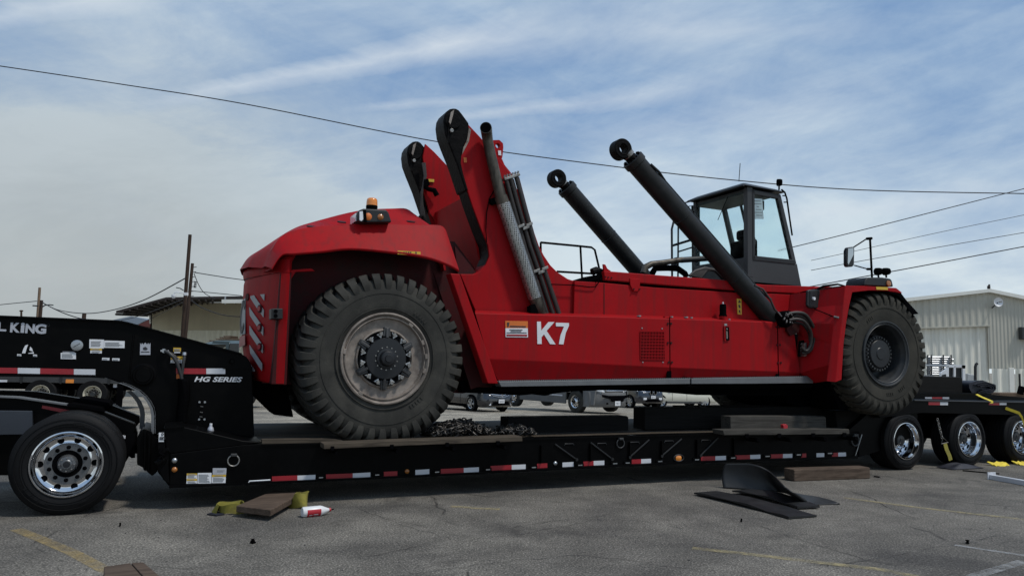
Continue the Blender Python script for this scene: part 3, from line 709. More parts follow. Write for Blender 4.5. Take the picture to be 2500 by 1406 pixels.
# cross plate between the towers and inner plates
kp('cross_plate', MB().trace([(1135, 480), (1150, 480), (1200, 660), (1180, 680)], .62, 1.98, .62), M['red'])
ip = [s_z(on(u, v, 1.98)) for u, v in ((1036, 353), (1058, 373), (1092, 409), (1112, 440), (1122, 500), (1124, 545), (1117, 560), (1092, 567), (1066, 560), (1040, 480), (1034, 420), (1030, 385))]
kp('inner_plate', MB().prism(ip, 1.93, 1.98), M['red'], bevel=.01)
kp('far_side_flange', MB().trace([(1036, 470), (1046, 480), (1095, 560), (1080, 560), (1050, 520)], 1.90, 1.93, 1.9), M['red'])
hs = on(1015, 440, 1.9)
for k in range(3):
    a = on(1036 + 3 * k, 400, 1.9); pts = [on(1031 + 3 * k, 398, 1.88), on(1036 + 2 * k, 430, 1.86), on(1031 - k, 470, 1.86), on(1028 + 2 * k, 505, 1.86), on(1031 + 4 * k, 540, 1.86)]
    kp('hose', MB().tube(pts, .016, 7), M['hose'], smooth=80)
kp('hose_elbow', MB().tube([on(1036, 455, 1.86), on(1046, 462, 1.84), on(1060, 465, 1.84), on(1067, 478, 1.84)], [.03, .035, .04, .04], 10), M['blackm'], smooth=80)
kp('valve_block', MB().trace([(1036, 438), (1046, 436), (1050, 452), (1038, 456)], 1.82, 1.90, 1.82), M['blackm'], bevel=.006)
kp('yellow_sticker', MB().trace([(1046, 437), (1060, 438), (1060, 445), (1046, 444)], 1.905, 1.925, 1.905), M['yellow'])
kp('grease_bundle', MB().tube([on(1023, 540, 1.7), on(1027, 530, 1.7), on(1033, 527, 1.7), on(1036, 542, 1.7)], .035, 8), M['grease'], smooth=80)
# lifting lug with a hole
def ring_plate(px, hole, w0, w1, rh, nm, mt):
    """plate with a round hole: outline resampled by angle about the hole"""
    c = on(*hole, w0); P = [on(u, v, w0) for u, v in px]; n = 40; outp = []
    for k in range(n):
        a = 2 * PI * k / n; d = Vector((math.cos(a), 0, math.sin(a))); best = 0.01
        for p, q in zip(P, P[1:] + P[:1]):
            e = q - p; den = d.x * e.z - d.z * e.x
            if abs(den) < 1e-9: continue
            g = p - c; t_ = (g.x * e.z - g.z * e.x) / den; s_ = (g.x * d.z - g.z * d.x) / den
            if t_ > 0 and -1e-6 <= s_ <= 1 + 1e-6: best = max(best, t_)
        outp.append(c + d * best)
    inn = [c + Vector((math.cos(2 * PI * k / n), 0, math.sin(2 * PI * k / n))) * rh for k in range(n)]
    off = Vector((0, w1 - w0, 0)); rows_ = [outp + [outp[0]], inn + [inn[0]], [p + off for p in inn + [inn[0]]], [p + off for p in outp + [outp[0]]]]
    kp(nm, MB().grid(rows_, closed=True), mt, bevel=0)
ring_plate([(1196, 343), (1219, 342), (1228, 350), (1229, 360), (1226, 390), (1190, 390)], (1215.5, 356), .46, .54, .034, 'lifting_eye', M['red'])
kp('lifting_lug', MB().trace([(1190, 389), (1226, 389), (1232, 403), (1252, 428), (1240, 440), (1200, 430)], .46, .54), M['red'])
kp('lug_sticker', MB().trace([(1216, 368), (1223, 368), (1224, 380), (1217, 379)], .45, .458), M['white'])
# thin cable down the tower
kp('cable', MB().tube([on(u, v, .28) for u, v in ((1207, 464), (1195, 485), (1188, 520), (1186, 560), (1188, 592))], .007, 6), M['blackm'], smooth=80)
# ---- exhaust stack
def P_(u, v, w): return on(u, v, w)
ew = .20
kp('exhaust_pipe', MB().tube([P_(1186, 312, ew - .13), P_(1187, 315, ew - .09), P_(1188, 324, ew - .03), P_(1191, 345, ew), P_(1197, 375, ew), P_(1210, 430, ew), P_(1224, 486, ew)], [.078, .078, .076, .070, .070, .072, .074], 20), M['pipe'], smooth=60)
a_, b__ = P_(1187, 303, ew), P_(1188, 330, ew)
kp('exhaust_mouth', MB().disc(P_(1186, 312, ew - .13), (P_(1186, 312, ew - .13) - P_(1187, 315, ew - .09)), .070, .004, 20), M['blackm'])
kp('exhaust_collar', MB().cyl(P_(1222, 480, ew), P_(1231, 504, ew), .088, 24), M['pipe'], smooth=60)
kp('heat_shield', MB().cyl(P_(1229, 497, ew), P_(1306, 728, ew), .092, 32), M['shield'], smooth=60)
kp('exhaust_lower', MB().tube([P_(1304, 722, ew), P_(1312, 742, ew), P_(1318, 760, ew + .02), P_(1322, 775, ew + .05)], [.088, .082, .078, .078], 20), M['pipe'], smooth=60)
kp('exhaust_bracket', MB().trace([(1199, 484), (1222, 480), (1226, 492), (1205, 500), (1198, 494)], .22, .30, .22), M['blackm'], bevel=.008)
kp('exhaust_bracket', MB().trace([(1290, 748), (1302, 742), (1312, 768), (1290, 766)], .14, .25, .2), M['blackm'], bevel=.01)
# ---- hydraulic risers beside it
kp('manifold', MB().trace([(1228, 436), (1266, 424), (1268, 430), (1230, 442)], .16, .27, .2), M['steel'], bevel=.006)
for k in range(6):
    c = on(1231 + k * 6.6, 434 - k * 2.0, .18); kp('bolt', MB().disc(c, (.25, 0, 1), .014, .035, 6), M['steel'])
for k, (ta, tb, bx) in enumerate((((1236, 440), (1283, 610), (1335, 768)), ((1247, 437), (1293, 600), (1350, 768)), ((1260, 432), (1303, 590), (1364, 767)))):
    pts = [on(*ta, .2), on((ta[0] * .5 + tb[0] * .5), ta[1] * .5 + tb[1] * .5 + 2, .2), on(*tb, .2), on((bx[0] + tb[0]) / 2 + 1, (bx[1] + tb[1]) / 2, .2), on(*bx, .22)]
    kp('riser_fitting', MB().cyl(on(ta[0] - 1, ta[1] - 2, .2), on(ta[0] + 5, ta[1] + 20, .2), .027, 12), M['steel'], smooth=60)
    kp('riser_pipe', MB().tube(pts, .030, 12), M['hose'], smooth=70)
    kp('drain_pipe', MB().tube([p + Vector((.045, .03, .01)) for p in pts], .014, 8), M['hosered'], smooth=70)
for u, v in ((1271, 552), (1283, 556), (1291, 548), (1309, 661), (1320, 664), (1329, 655)):
    kp('pipe_clamp', MB().trace([(u - 8, v), (u + 7, v - 6), (u + 8, v + 1), (u - 7, v + 7)], .14, .26, .17), M['steel'], bevel=.006)
# ---- chassis side above the box
wall = [(1403, 686), (1470, 690), (1600, 702), (1795, 714), (1870, 716), (1930, 719), (1926, 758), (1900, 812), (1400, 800)]
kp('chassis_wall', MB().trace(wall, .25, .30), M['red'], bevel=.008)
kp('chassis_wall', MB().prism([s_z(on(u, v, .25)) for u, v in wall], 2.30, 2.35), M['red'])
kp('wall_seam', MB().trace([(1474, 692), (1476, 692), (1476, 772), (1474, 772)], .246, .25), M['red_in'])
kp('top_rail', MB().trace([(1474, 661), (1600, 671), (1750, 682), (1866, 695), (1985, 699), (2040, 700), (2000, 708), (1956, 717), (1869, 713), (1792, 709), (1620, 696), (1477, 684)], .24, .46), M['red'], bevel=.015)
kp('rail_gap', MB().trace([(1420, 680), (1477, 684), (1792, 709), (1869, 713), (1956, 717), (1930, 724), (1795, 722), (1600, 708), (1410, 690)], .40, .44, .4), M['blackm'])
kp('rail_tab', MB().trace([(1473, 645), (1478, 646), (1483, 656), (1492, 662), (1475, 664)], .25, .28), M['red'])
kp('rail_bracket', MB().trace([(1538, 679), (1564, 681), (1561, 712), (1546, 711), (1539, 695)], .225, .245), M['red'], bevel=.006)
for u, v in ((1547, 706), (1561, 706)): kp('bolt', MB().disc(on(u, v, .22), (0, -1, 0), .014, .012, 6), M['red_in'])
kp('rail_bolts', (lambda m: [m.disc(on(u, v, .235), (0, -1, 0), .012, .01, 8) for u, v in ((1478, 676), (1485, 677), (1493, 678))] and m)(MB()), M['red_in'])
kp('rail_end', MB().trace([(1403, 686), (1440, 688), (1476, 676), (1476, 668), (1450, 672)], .30, .60, .3), M['blackm'])
kp('end_bundle', MB().tube([on(u, v, .35) for u, v in ((1446, 664), (1455, 660), (1466, 664), (1470, 676), (1462, 684))], .055, 10), M['grease'], smooth=80)
kp('cable_loop', MB().tube([on(u, v, .22) for u, v in ((1345, 694), (1400, 696), (1440, 701), (1454, 700), (1461, 690), (1461, 670))], .008, 6), M['blackm'], smooth=80)
# ---- K7 side box: three panels with a crease below
def box_panel(px_t, px_c, px_b, w=.05):
    rows_ = [[on(u, v - 6, .26) for u, v in px_t], [on(u, v, w) for u, v in px_t], [on(u, v, w) for u, v in px_c], [on(u, v, w + .10) for u, v in px_b], [on(u, v + 2, .5) for u, v in px_b]]
    o = kp('side_panel', MB().grid(rows_), M['red'], smooth=20)
    b = o.modifiers.new('bevel', 'BEVEL'); b.width = .012; b.segments = 2; b.angle_limit = math.radians(15); b.harden_normals = True
    return o
box_panel([(1160, 764), (1370, 770), (1633.5, 778)], [(1193, 876), (1382, 884), (1634.5, 897)], [(1217, 932), (1420, 931), (1636, 930)])
box_panel([(1636, 778), (1760, 782), (1897, 787)], [(1637, 897), (1760, 902), (1899, 907)], [(1638, 930), (1760, 929), (1901, 928)])
box_panel([(1899.5, 787), (1912, 788), (1935, 789)], [(1901.5, 907), (1925, 908.5), (1953, 910)], [(1903, 928), (1925, 928), (1950, 927)])
kp('panel_gap', MB().trace([(1630, 776), (1640, 776), (1642, 930), (1632, 930)], .075, .10, .05), M['blackm'])
kp('panel_gap', MB().trace([(1894, 787), (1903, 787), (1906, 928), (1898, 928)], .075, .10, .05), M['blackm'])
for u, v in ((1630, 790), (1638, 790), (1630, 837), (1638, 837), (1632, 884), (1640, 884), (1895, 798), (1902, 799), (1897, 842), (1904, 842), (1899, 885), (1906, 885)):
    kp('panel_bolt', MB().disc(on(u, v, .05) + Vector((0, -.002, 0)), (0, -1, 0), .016, .010, 12), M['red_in'])
for u, v in ((1567, 801), (1616, 802), (1569, 884), (1618, 884)): kp('panel_bolt', MB().disc(on(u, v, .05) + Vector((0, -.002, 0)), (0, -1, 0), .010, .006, 10), M['reflect'])
for u, v, r in ((1560, 773, .03), (1640, 775, .02), (1675, 776, .03), (1688, 777, .02), (1780, 781, .02), (1640 - 18, 775, .015), (1860, 785, .012), (1880, 786, .012)):
    kp('bolt_head', MB().disc(on(u, v, .12), (0, 0, 1), r, .018, 12), M['reflect'] if r > .019 else M['red'])
# ventilation grille
g = MB(); cols, rws = 16, 9
x0, x1, y0, y1 = 1562.5, 1621.5, 809, 877
def gp(i, j, du=0, dv=0): 
    u = x0 + (x1 - x0) * i / cols + 1.2 * j / rws; v = y0 + (y1 - y0) * j / rws + .6 * i / cols; return on(u + du, v + dv, .045)
kp('grille_opening', MB().slab([gp(0, 0), gp(cols, 0), gp(cols, rws), gp(0, rws)], (0, .008, 0)), M['blackm'])
for i in range(cols + 1): g.slab([gp(i, 0, -.75), gp(i, 0, .75), gp(i, rws, .75), gp(i, rws, -.75)], (0, -.006, 0))
for j in range(rws + 1): g.slab([gp(0, j, 0, -.9), gp(cols, j, 0, -.9), gp(cols, j, 0, .9), gp(0, j, 0, .9)], (0, -.008, 0))
kp('grille', g, M['red'])
# door handle recess, small plate, filter, stickers
kp('handle', MB().trace([(1768, 798), (1778, 798), (1779, 831), (1769, 831)], .03, .05, .05), M['blackm'], bevel=.004)
kp('handle_trim', MB().trace([(1766, 796), (1769, 796), (1771, 832), (1767, 832)], .03, .05, .05), M['red'])
kp('handle_grip', MB().trace([(1772, 808), (1775, 808), (1776, 824), (1773, 824)], .02, .03, .03), M['rim'])
for v in (803, 825): kp('handle_screw', MB().disc(on(1774, v, .03), (0, -1, 0), .012, .01, 8), M['steel'])
kp('small_plate', MB().trace([(1768, 790), (1774, 790), (1775, 795), (1768, 795)], .044, .05, .05), M['reflect'])
fc = on(1765, 772, .14)
kp('breather_filter', MB().lathe([(.0005, 0), (.06, 0), (.06, .02), (.05, .025), (.05, .15), (.045, .18), (.03, .185), (.0005, .185)], fc, (0, 0, 1), 24), M['blackm'], smooth=40)
kp('filter_tip', MB().disc(fc + Vector((0, 0, .185)), (0, 0, 1), .012, .03, 10), M['white'])
kp('filter_base', MB().disc(fc + Vector((0, 0, -.03)), (0, 0, 1), .055, .03, 20), M['red'])
kp('danger_sticker', MB().trace([(1799, 729), (1810, 730), (1811, 768), (1801, 767)], .240, .248), M['strapb'] if False else M['yellow'])
sg = MB(); p = lambda u, v: on(u, v, .238)
sg.slab([p(1805, 732), p(1809, 739), p(1802, 739)], (0, -.002, 0)); sg.slab([p(1803, 744), p(1806, 744), p(1808, 750), (p(1806, 753)), p(1803, 748)], (0, -.002, 0)); sg.slab([p(1804, 757), p(1807, 757), p(1808, 766), p(1805, 761), p(1804, 766)], (0, -.002, 0))
kp('danger_pictogram', sg, M['print'])
kp('orange_sign', MB().trace([(1233, 783), (1288, 784), (1288, 801), (1233.5, 801)], .042, .049, .05), M['orange'])
kp('white_sign', MB().trace([(1233.5, 801), (1288, 801), (1288.5, 823.5), (1234, 823)], .042, .049, .05), M['white'])
def ltr(s, u0, v0, u1, v1, w, mt, parent=K, **k):
    """lettering whose lower left corner is seen at u0,v0 and lower right at u1,v1; height in metres by keyword"""
    a = on(u0, v0, w); b = on(u1, v1, w); return text('lettering', s, a, k.pop('h'), mt, parent, width=(b - a).length, xdir=b - a, **k)
ltr('HARBOR INDUSTRIES', 1243, 798, 1284, 799, .039, M['print'], h=.035) if False else None
kp('sign_emblem', MB().trace([(1237, 787), (1243, 787), (1241, 798), (1238, 798)], .038, .041, .05), M['print'])
for (a, b, c, d) in ((1244, 797, 1283, 800),): kp('sign_line', MB().trace([(a, b - 2), (c, b - 1), (c, b + 2), (a, b + 1)], .038, .041, .05), M['print'])
for j, (a, b, mt) in enumerate(((1243, 1275, 'print'), (1246, 1272, 'print'), (1236, 1285, 'print'))): kp('sign_line', MB().trace([(a, 804 + 3.6 * j), (b, 804.3 + 3.6 * j), (b, 806 + 3.6 * j), (a, 805.7 + 3.6 * j)], .038, .041, .05), M[mt])
kp('sign_line', MB().trace([(1236, 816), (1286, 816.5), (1286, 821), (1236, 820.5)], .038, .041, .05), M['tapered'])
# K7 digits, drawn as in the photograph
kpx = [[(1310.5, 785), (1320, 785), (1321, 807), (1338.5, 786), (1353, 786), (1334, 807.5), (1356, 840.5), (1342.5, 840), (1327.5, 816), (1321.5, 823), (1322, 839.5), (1311.5, 839.5)],
       [(1356.5, 787.5), (1388.5, 788.5), (1388.5, 795), (1380.5, 813), (1375, 840.5), (1364, 840), (1368, 818), (1376.5, 797), (1357, 796.5)]]
for q in kpx: kp('fleet_number', MB().trace(q, .043, .049, .05), M['white'])
kp('warning_strip', MB().trace([(970, 612), (1026, 615), (1026, 624), (970, 621)], -.012, .02, .0), M['yellow'])
ws = MB(); 
for u in (975, 985, 990, 996, 1001, 1014): ws.add([on(u, 614.5, -.014), on(u + 3.5, 615, -.014), on(u + 3, 620, -.014), on(u + .5, 620, -.014)], [(0, 1, 2, 3)])
kp('warning_print', ws, M['print'], recalc=False)
# ---- step edge with teeth
for px in ([(1217, 931), (1450, 928), (1685, 924), (1685, 937), (1450, 940.5), (1224, 944)], [(1688.5, 924), (1840, 921), (1985, 920), (1986, 935), (1840, 936.5), (1688.5, 937)]):
    kp('step_edge', MB().trace(px, -.04, .14), M['foot'], bevel=.006)
tt = MB()
for k in range(150):
    f = k / 150; u = 1219 + (1984 - 1219) * f; v = 930.5 - 10.8 * f
    if 1684 < u < 1690: continue
    tt.trace([(u, v - 2.2), (u + 2.9, v - 2.2), (u + 2.9, v + .8), (u, v + .8)], -.038, -.01, -.04)
t_ = tag(kp('step_teeth', tt, M['foot']), kind='stuff')
kp('step_bracket', MB().trace([(1683, 921), (1690, 921), (1690, 940), (1712, 944), (1670, 944), (1683, 940)], -.02, .3, -.04), M['blackm'])
# ---- underside
kp('underframe', MB().trace([(1120, 930), (1985, 920), (1988, 966), (1700, 964), (1640, 956), (1480, 952), (1400, 955), (1360, 959), (1330, 966), (1300, 962), (1270, 965), (1230, 963), (1130, 958)], .45, 2.15, .45), M['blackm'])
kp('belly_pan', MB().trace([(1224, 944), (1985, 936), (1985, 946), (1500, 950), (1224, 956)], .12, .45, .1), M['blackm'])
# front axle, drive axle, frame lumps
kp('front_axle', MB().lathe([(.0005, 0), (.22, 0), (.26, .3), (.34, .8), (.36, 1.3), (.34, 1.8), (.26, 2.3), (.22, 2.6), (.0005, 2.6)], (CR.x, .0, CR.z), (0, 1, 0), 24), M['blackm'], smooth=60)
kp('rear_axle', MB().lathe([(.0005, 0), (.16, 0), (.2, .5), (.24, 1.1), (.2, 1.7), (.16, 2.2), (.0005, 2.2)], (CL.x, .2, CL.z), (0, 1, 0), 24), M['blackm'], smooth=60)
kp('axle_housing', MB().trace([(1925, 925), (2060, 920), (2075, 1000), (1990, 1004), (1930, 985)], .55, 2.05, .5), M['blackm'], bevel=.03)
kp('rear_bracket', MB().trace([(610, 930), (700, 930), (720, 1020), (672, 1014), (622, 965)], 1.0, 1.6, .9), M['blackm'], bevel=.02)
kp('front_crossbeam', MB().trace([(2010, 925), (2060, 925), (2090, 990), (2040, 1000)], -.1, .55, .0), M['blackm'], bevel=.02)
# ---- front fender flank
wf = -.46
A = [on(1930, 719, .24), on(1926, 758, .24), on(1936, 789, .10), on(1960, 818, .06), on(1953, 910, .06), on(1985, 935, .02)]
B = [on(2046, 702, -.36), on(2041, 745, -.37), on(2036, 790, -.38), on(2030, 840, -.38), on(2024, 890, -.38), on(2018, 930, -.38)]
Cc = [on(2064, 697, wf), on(2059, 745, wf), on(2055, 790, wf), on(2048, 840, wf), on(2044, 890, wf), on(2040, 932, wf)]
Dd = [on(2081, 714, wf - .0), on(2073, 750, wf), on(2066, 790, wf), on(2060, 840, wf), on(2057, 890, wf), on(2055, 926, wf)]
De = [p + Vector((.02, .06, 0)) for p in Dd]
o = kp('front_fender', MB().grid([[p + Vector((0, .1, 0)) for p in A], A, B, Cc, Dd, De]), M['red'], smooth=8)
b = o.modifiers.new('bevel', 'BEVEL'); b.width = .012; b.segments = 2; b.angle_limit = math.radians(6); b.harden_normals = True
kp('rear_fin', MB().grid([[on(1930, 719, .24), on(1985, 705, .1), on(2046, 702, -.36)], [on(1930, 717, .5), on(1990, 702, .5), on(2040, 700, .5)]]), M['red'])
# fender top with its arch
ft = [(2064, 697), (2110, 698), (2189, 703), (2203, 714)]; fb = [(2081, 714), (2124, 709), (2164, 710), (2200, 716)]
fl = [on(u, v, wf) for u, v in ft]; fm = [on(u, v, wf) for u, v in fb]
kp('fender_top', MB().grid([[p + Vector((0, .95, .0)) for p in fl], fl, fm, [p + Vector((.0, .06, .0)) for p in fm], [p + Vector((0, .9, .0)) for p in fm]]), M['red'], smooth=20, bevel=.01)
kp('fender_sticker', MB().trace([(2138, 700), (2166, 701), (2167, 708), (2139, 707)], wf - .008, wf - .002, wf), M['yellow'])
kp('inner_fender', MB().grid([[on(u, v, wf + .06) for u, v in ((2081, 718), (2073, 750), (2062, 830), (2057, 926))], [on(u, v, wf + .06) + Vector((.0, .85, 0)) for u, v in ((2081, 718), (2073, 750), (2062, 830), (2057, 926))]]), M['blackm'])
kp('inner_fender_wall', MB().trace([(2081, 714), (2200, 716), (2230, 765), (2225, 1000), (2050, 1000), (2057, 926)], .28, .32, .28), M['blackm'])
mfx = [(2085, 716), (2124, 712), (2166, 712), (2200, 716), (2212, 735), (2243, 766)]; mfl = [on(u, v, wf + .02) for u, v in mfx]
kp('mudguard', MB().grid([mfl, [p + Vector((0, .85, 0)) for p in mfl]]), M['blackm'])
kp('mudguard_skirt', MB().trace([(2166, 713), (2198, 713), (2213, 733), (2243, 766), (2228, 768), (2216, 752), (2205, 733), (2190, 720)], wf + .01, wf + .03), M['blackm'])
# ---- lamp box on the fender, work lights, mirror mast
kp('lamp_box', MB().trace([(2110, 697), (2113, 683), (2118, 677), (2155, 677), (2174, 680), (2178, 684), (2182, 700)], -.38, .0, -.38), M['cabdark'], bevel=.02)
kp('marker_lamp', MB().lathe([(.0005, 0), (.05, 0), (.045, -.015), (.0005, -.02)], on(2169, 692, -.385), (0, 1, 0), 16), M['amberdk'], smooth=60)
for u, v in ((2143, 663), (2162, 663)):
    c = on(u, v, -.25); kp('work_light', MB().lathe([(.0005, .07), (.05, .065), (.06, .03), (.062, -.03), (.05, -.045), (.0005, -.045)], c, (.9, -.3, .1), 16), M['blackm'], smooth=50)
    kp('work_light_bracket', MB().cyl(c, on(u + 2, 678, -.25), .015, 8), M['blackm'])
mp0 = on(2124, 582, -.30); mp1 = on(2129, 680, -.30)
kp('mirror_mast', MB().cyl(mp0, mp1, .017, 10), M['blackm'])
kp('mirror_arm', MB().tube([on(2127, 582, -.30), on(2116, 583, -.30), on(2082, 605, -.30)], .011, 8), M['blackm'])
kp('mirror_arm', MB().tube([on(2127, 658, -.30), on(2119, 657, -.30), on(2086, 648, -.30)], .010, 8), M['blackm'])
kp('mirror_clamp', MB().cyl(on(2116, 583, -.3), on(2128, 582, -.3), .022, 8), M['blackm']); kp('mirror_clamp', MB().cyl(on(2117, 657, -.3), on(2128, 657, -.3), .020, 8), M['blackm'])
kp('mirror', MB().trace([(2070, 604), (2084, 602), (2087, 606), (2086, 648), (2082, 651), (2070, 652), (2067, 646), (2067, 612)], -.34, -.27, -.34), M['cabdark'], bevel=.02)
kp('mirror_glass', MB().trace([(2070, 607), (2083, 605), (2083, 622), (2071, 646), (2069, 642)], -.346, -.34, -.34), M['mirror'])
kp('mirror', MB().trace([(1972, 709), (1977, 707), (1999, 707), (2005, 711), (2003, 748), (1998, 753), (1977, 752), (1971, 746)], -.14, -.09, -.14), M['cabdark'], bevel=.02)
kp('mirror_back', MB().trace([(1977, 711), (1989, 711), (1988, 748), (1977, 748)], -.15, -.14, -.14), M['hub'], bevel=.004)
kp('mirror_knob', MB().disc(on(1985, 729, -.15), (0, -1, 0), .025, .03, 10), M['white'])
kp('mirror_arm', MB().tube([on(1987, 751, -.16), on(1990, 755, -.17), on(2040, 775, -.38)], .008, 8), M['blackm'])
kp('mirror_foot', MB().cyl(on(2036, 773, -.38), on(2048, 776, -.44), .018, 8), M['steel'])
kp('mirror_arm', MB().tube([on(1994, 706, -.12), on(2010, 699, -.2), on(2045, 694, -.3), on(2062, 698, -.35)], [.012, .02, .016, .012], 8), M['grease'])
# ---- headlamp pod and beacon on the hood
hc = .06
pod = kp('headlamp_pod', MB().trace([(878, 513), (888, 509), (944, 512), (950, 520), (957, 543), (880, 544), (874, 538), (874, 518)], hc, hc + .42, hc), M['cabdark'], bevel=.025)
kp('headlamp', MB().slab([ons(878, 516, pod.matrix_basis.translation.x * 0 + on(874, 528, hc).x - .004) if False else on(874, 519, hc) + Vector((-.006, .06, 0)), on(874, 519, hc) + Vector((-.006, .36, 0)), on(874, 538, hc) + Vector((-.006, .36, 0)), on(874, 538, hc) + Vector((-.006, .06, 0))], (-.01, 0, 0)), M['clear'])
kp('pod_lamp', MB().trace([(877, 517), (886, 516), (887, 536), (882, 541), (877, 538)], hc - .012, hc, hc), M['clear'], bevel=.008)
kp('pod_hood', MB().trace([(886, 513), (893, 513), (895, 543), (888, 543)], hc - .02, hc, hc), M['blackm'], bevel=.006)
kp('pod_reflector', MB().lathe([(.0005, -.01), (.03, -.008), (.045, .0)], on(899, 529, hc - .005) , (0, 1, 0), 20), M['orange'], smooth=60)
kp('marker_lamp', MB().lathe([(.0005, -.016), (.025, -.014), (.038, .0)], on(929, 530, hc - .003), (0, 1, 0), 20), M['amberdk'], smooth=60)
bc = on(907.5, 509, .25)
kp('beacon_base', MB().lathe([(.0005, 0), (.07, 0), (.072, .045), (.068, .06), (.0005, .06)], bc + Vector((0, 0, -.02)), (0, 0, 1), 24), M['blackm'], smooth=40)
kp('beacon', MB().lathe([(.070, .04), (.068, .09), (.064, .12), (.05, .135), (.0005, .137)], bc + Vector((0, 0, -.01)), (0, 0, 1), 24), M['amber'], smooth=60)
# ---- lift cylinders
def cylinder(wa, wb):
    mirror_ = (lambda p: p) if wa < 1.3 else (lambda p: Vector((p.x, 2.6 - p.y, p.z)))
    T_ = on(1546, 392, .28); Bt = on(1884, 779, .20); E = on(1515, 366, .30)
    T_, Bt, E = mirror_(T_), mirror_(Bt), mirror_(E); d = (Bt - T_).normalized(); r = .150
    kp('cylinder_barrel', MB().cyl(T_, Bt, r, 40), M['cyl'], smooth=50)
    kp('cylinder_gland', MB().lathe([(.0005, 0), (r + .002, 0), (r + .018, .012), (r + .018, .10), (r + .004, .115), (.1, .12)], T_ - d * .03, d, 40), M['cyl'], smooth=30)
    bl = MB()
    u = d.cross(Vector((0, 1, 0))).normalized(); v = d.cross(u)
    for k in range(16):
        a = 2 * PI * k / 16; bl.cyl(T_ - d * .05 + (u * math.cos(a) + v * math.sin(a)) * (r - .018), T_ - d * .02 + (u * math.cos(a) + v * math.sin(a)) * (r - .018), .013, 6)
    kp('gland_bolts', bl, M['blackm'])
    ed = (T_ - E).normalized(); off = E + ed * .11
    kp('piston_rod', MB().cyl(E + ed * .12, T_ - d * .0, .075, 24), M['grease'], smooth=50)
    kp('rod_collar', MB().lathe([(.078, 0), (.092, .01), (.092, .06), (.078, .07)], T_ - d * .15, d, 24), M['steel'], smooth=40)
    # eye
    n = 36; R_ = .150; rh = .072; hw = .085
    outp = []; 
    for k in range(n + 1):
        a = 2 * PI * k / n; outp.append(Vector((math.cos(a), 0, math.sin(a))))
    rows_ = [[E + p * (R_ - .012) + Vector((0, -hw, 0)) for p in outp], [E + p * R_ + Vector((0, -hw + .012, 0)) for p in outp], [E + p * R_ + Vector((0, hw - .012, 0)) for p in outp], [E + p * (R_ - .012) + Vector((0, hw, 0)) for p in outp],
             [E + p * rh + Vector((0, hw, 0)) for p in outp], [E + p * rh + Vector((0, -hw, 0)) for p in outp]]
    kp('rod_eye', MB().grid(rows_, closed=True), M['grease'], smooth=40)
    kp('eye_neck', MB().tube([E + ed * .09, E + ed * .17, E + ed * .24], [.085, .075, .068], 16), M['grease'], smooth=60)
    kp('bearing_ring', MB().lathe([(rh, -hw - .004), (rh + .02, -hw - .006), (rh + .025, -hw)], E, (0, 1, 0), 32), M['grease'], smooth=40)
    for f_ in (.34, .72): kp('weld_ring', MB().lathe([(r - .002, -.012), (r + .006, -.006), (r + .006, .006), (r - .002, .012)], T_.lerp(Bt, f_), d, 40), M['cyl'], smooth=40)
    # oil line along the barrel
    up_ = Vector((.62, -.25, .70)).normalized()
    if wa < 1.3:
        o1 = lambda f, k=.158: T_.lerp(Bt, f) + (up_ * k if True else 0)
        kp('oil_line', MB().tube([o1(.06, .10) + Vector((0, -.1, 0)), o1(.11, .12) + Vector((0, -.10, 0)), o1(.17), o1(.3), o1(.5), o1(.7), o1(.85), o1(.93, .2)], .020, 10), M['cyl'], smooth=70)
        kp('line_clamp', MB().cyl(o1(.36, .13), o1(.36, .185), .02, 8), M['blackm'])
cylinder(.28, .1); cylinder(2.32, 2.5)
# hoses at the cylinder foot
kp('valve_block', MB().trace([(1905, 762), (1922, 758), (1940, 764), (1946, 780), (1930, 790), (1920, 800), (1912, 796), (1903, 775)], -.10, .06, -.05), M['blackm'], bevel=.02)
kp('valve_plate', MB().trace([(1918, 790), (1952, 788), (1948, 812), (1928, 820), (1920, 808)], .0, .04, .02), M['red_in'], bevel=.004)
for k, (dy, w) in enumerate(((0, -.10), (8, -.06), (16, -.12), (24, -.03))):
    pts = [on(1925 + k, 766 + dy, w), on(1945 - k, 763 + dy, w - .03), on(1966 - 2 * k, 768 + dy, w - .05), on(1982 - 3 * k, 790 + dy * .8, w - .04), on(1989 - 4 * k, 815 + dy * .4, w - .02), on(1984 - 3 * k, 845, w), on(1972 - 2 * k, 860 - dy * .2, w + .02), on(1956, 862 - dy * .9, w + .04)]
    sp_ = []
    for i in range(len(pts) - 1):
        p0, p1, p2, p3 = pts[max(i - 1, 0)], pts[i], pts[i + 1], pts[min(i + 2, len(pts) - 1)]
        for j in range(4):
            t = j / 4; sp_.append(.5 * ((2 * p1) + (p2 - p0) * t + (2 * p0 - 5 * p1 + 4 * p2 - p3) * t * t + (3 * p1 - p0 - 3 * p2 + p3) * t ** 3))
    sp_.append(pts[-1])
    kp('hydraulic_hose', MB().tube(sp_, .026 if k < 3 else .02, 10), M['hose'], smooth=80)
kp('hose_entry', MB().trace([(1955, 832), (1964, 830), (1968, 868), (1952, 871)], .02, .07, .02), M['blackm'], bevel=.01)
kp('hose_clamp', MB().trace([(1961, 838), (1966, 836), (1966, 868), (1961, 870)], -.06, .03, -.03), M['steel'], bevel=.004)
kp('hose_wrap', MB().tube([on(1842, 697, .0), on(1862, 706, -.02), (on(1880, 730, -.04)), on(1892, 757, -.06), on(1906, 768, -.06)], .016, 8), M['hose'], smooth=80)
kp('fitting', MB().cyl(on(1900, 762, -.1), on(1908, 772, -.1), .009, 8), M['alu']); 
random.seed(3)
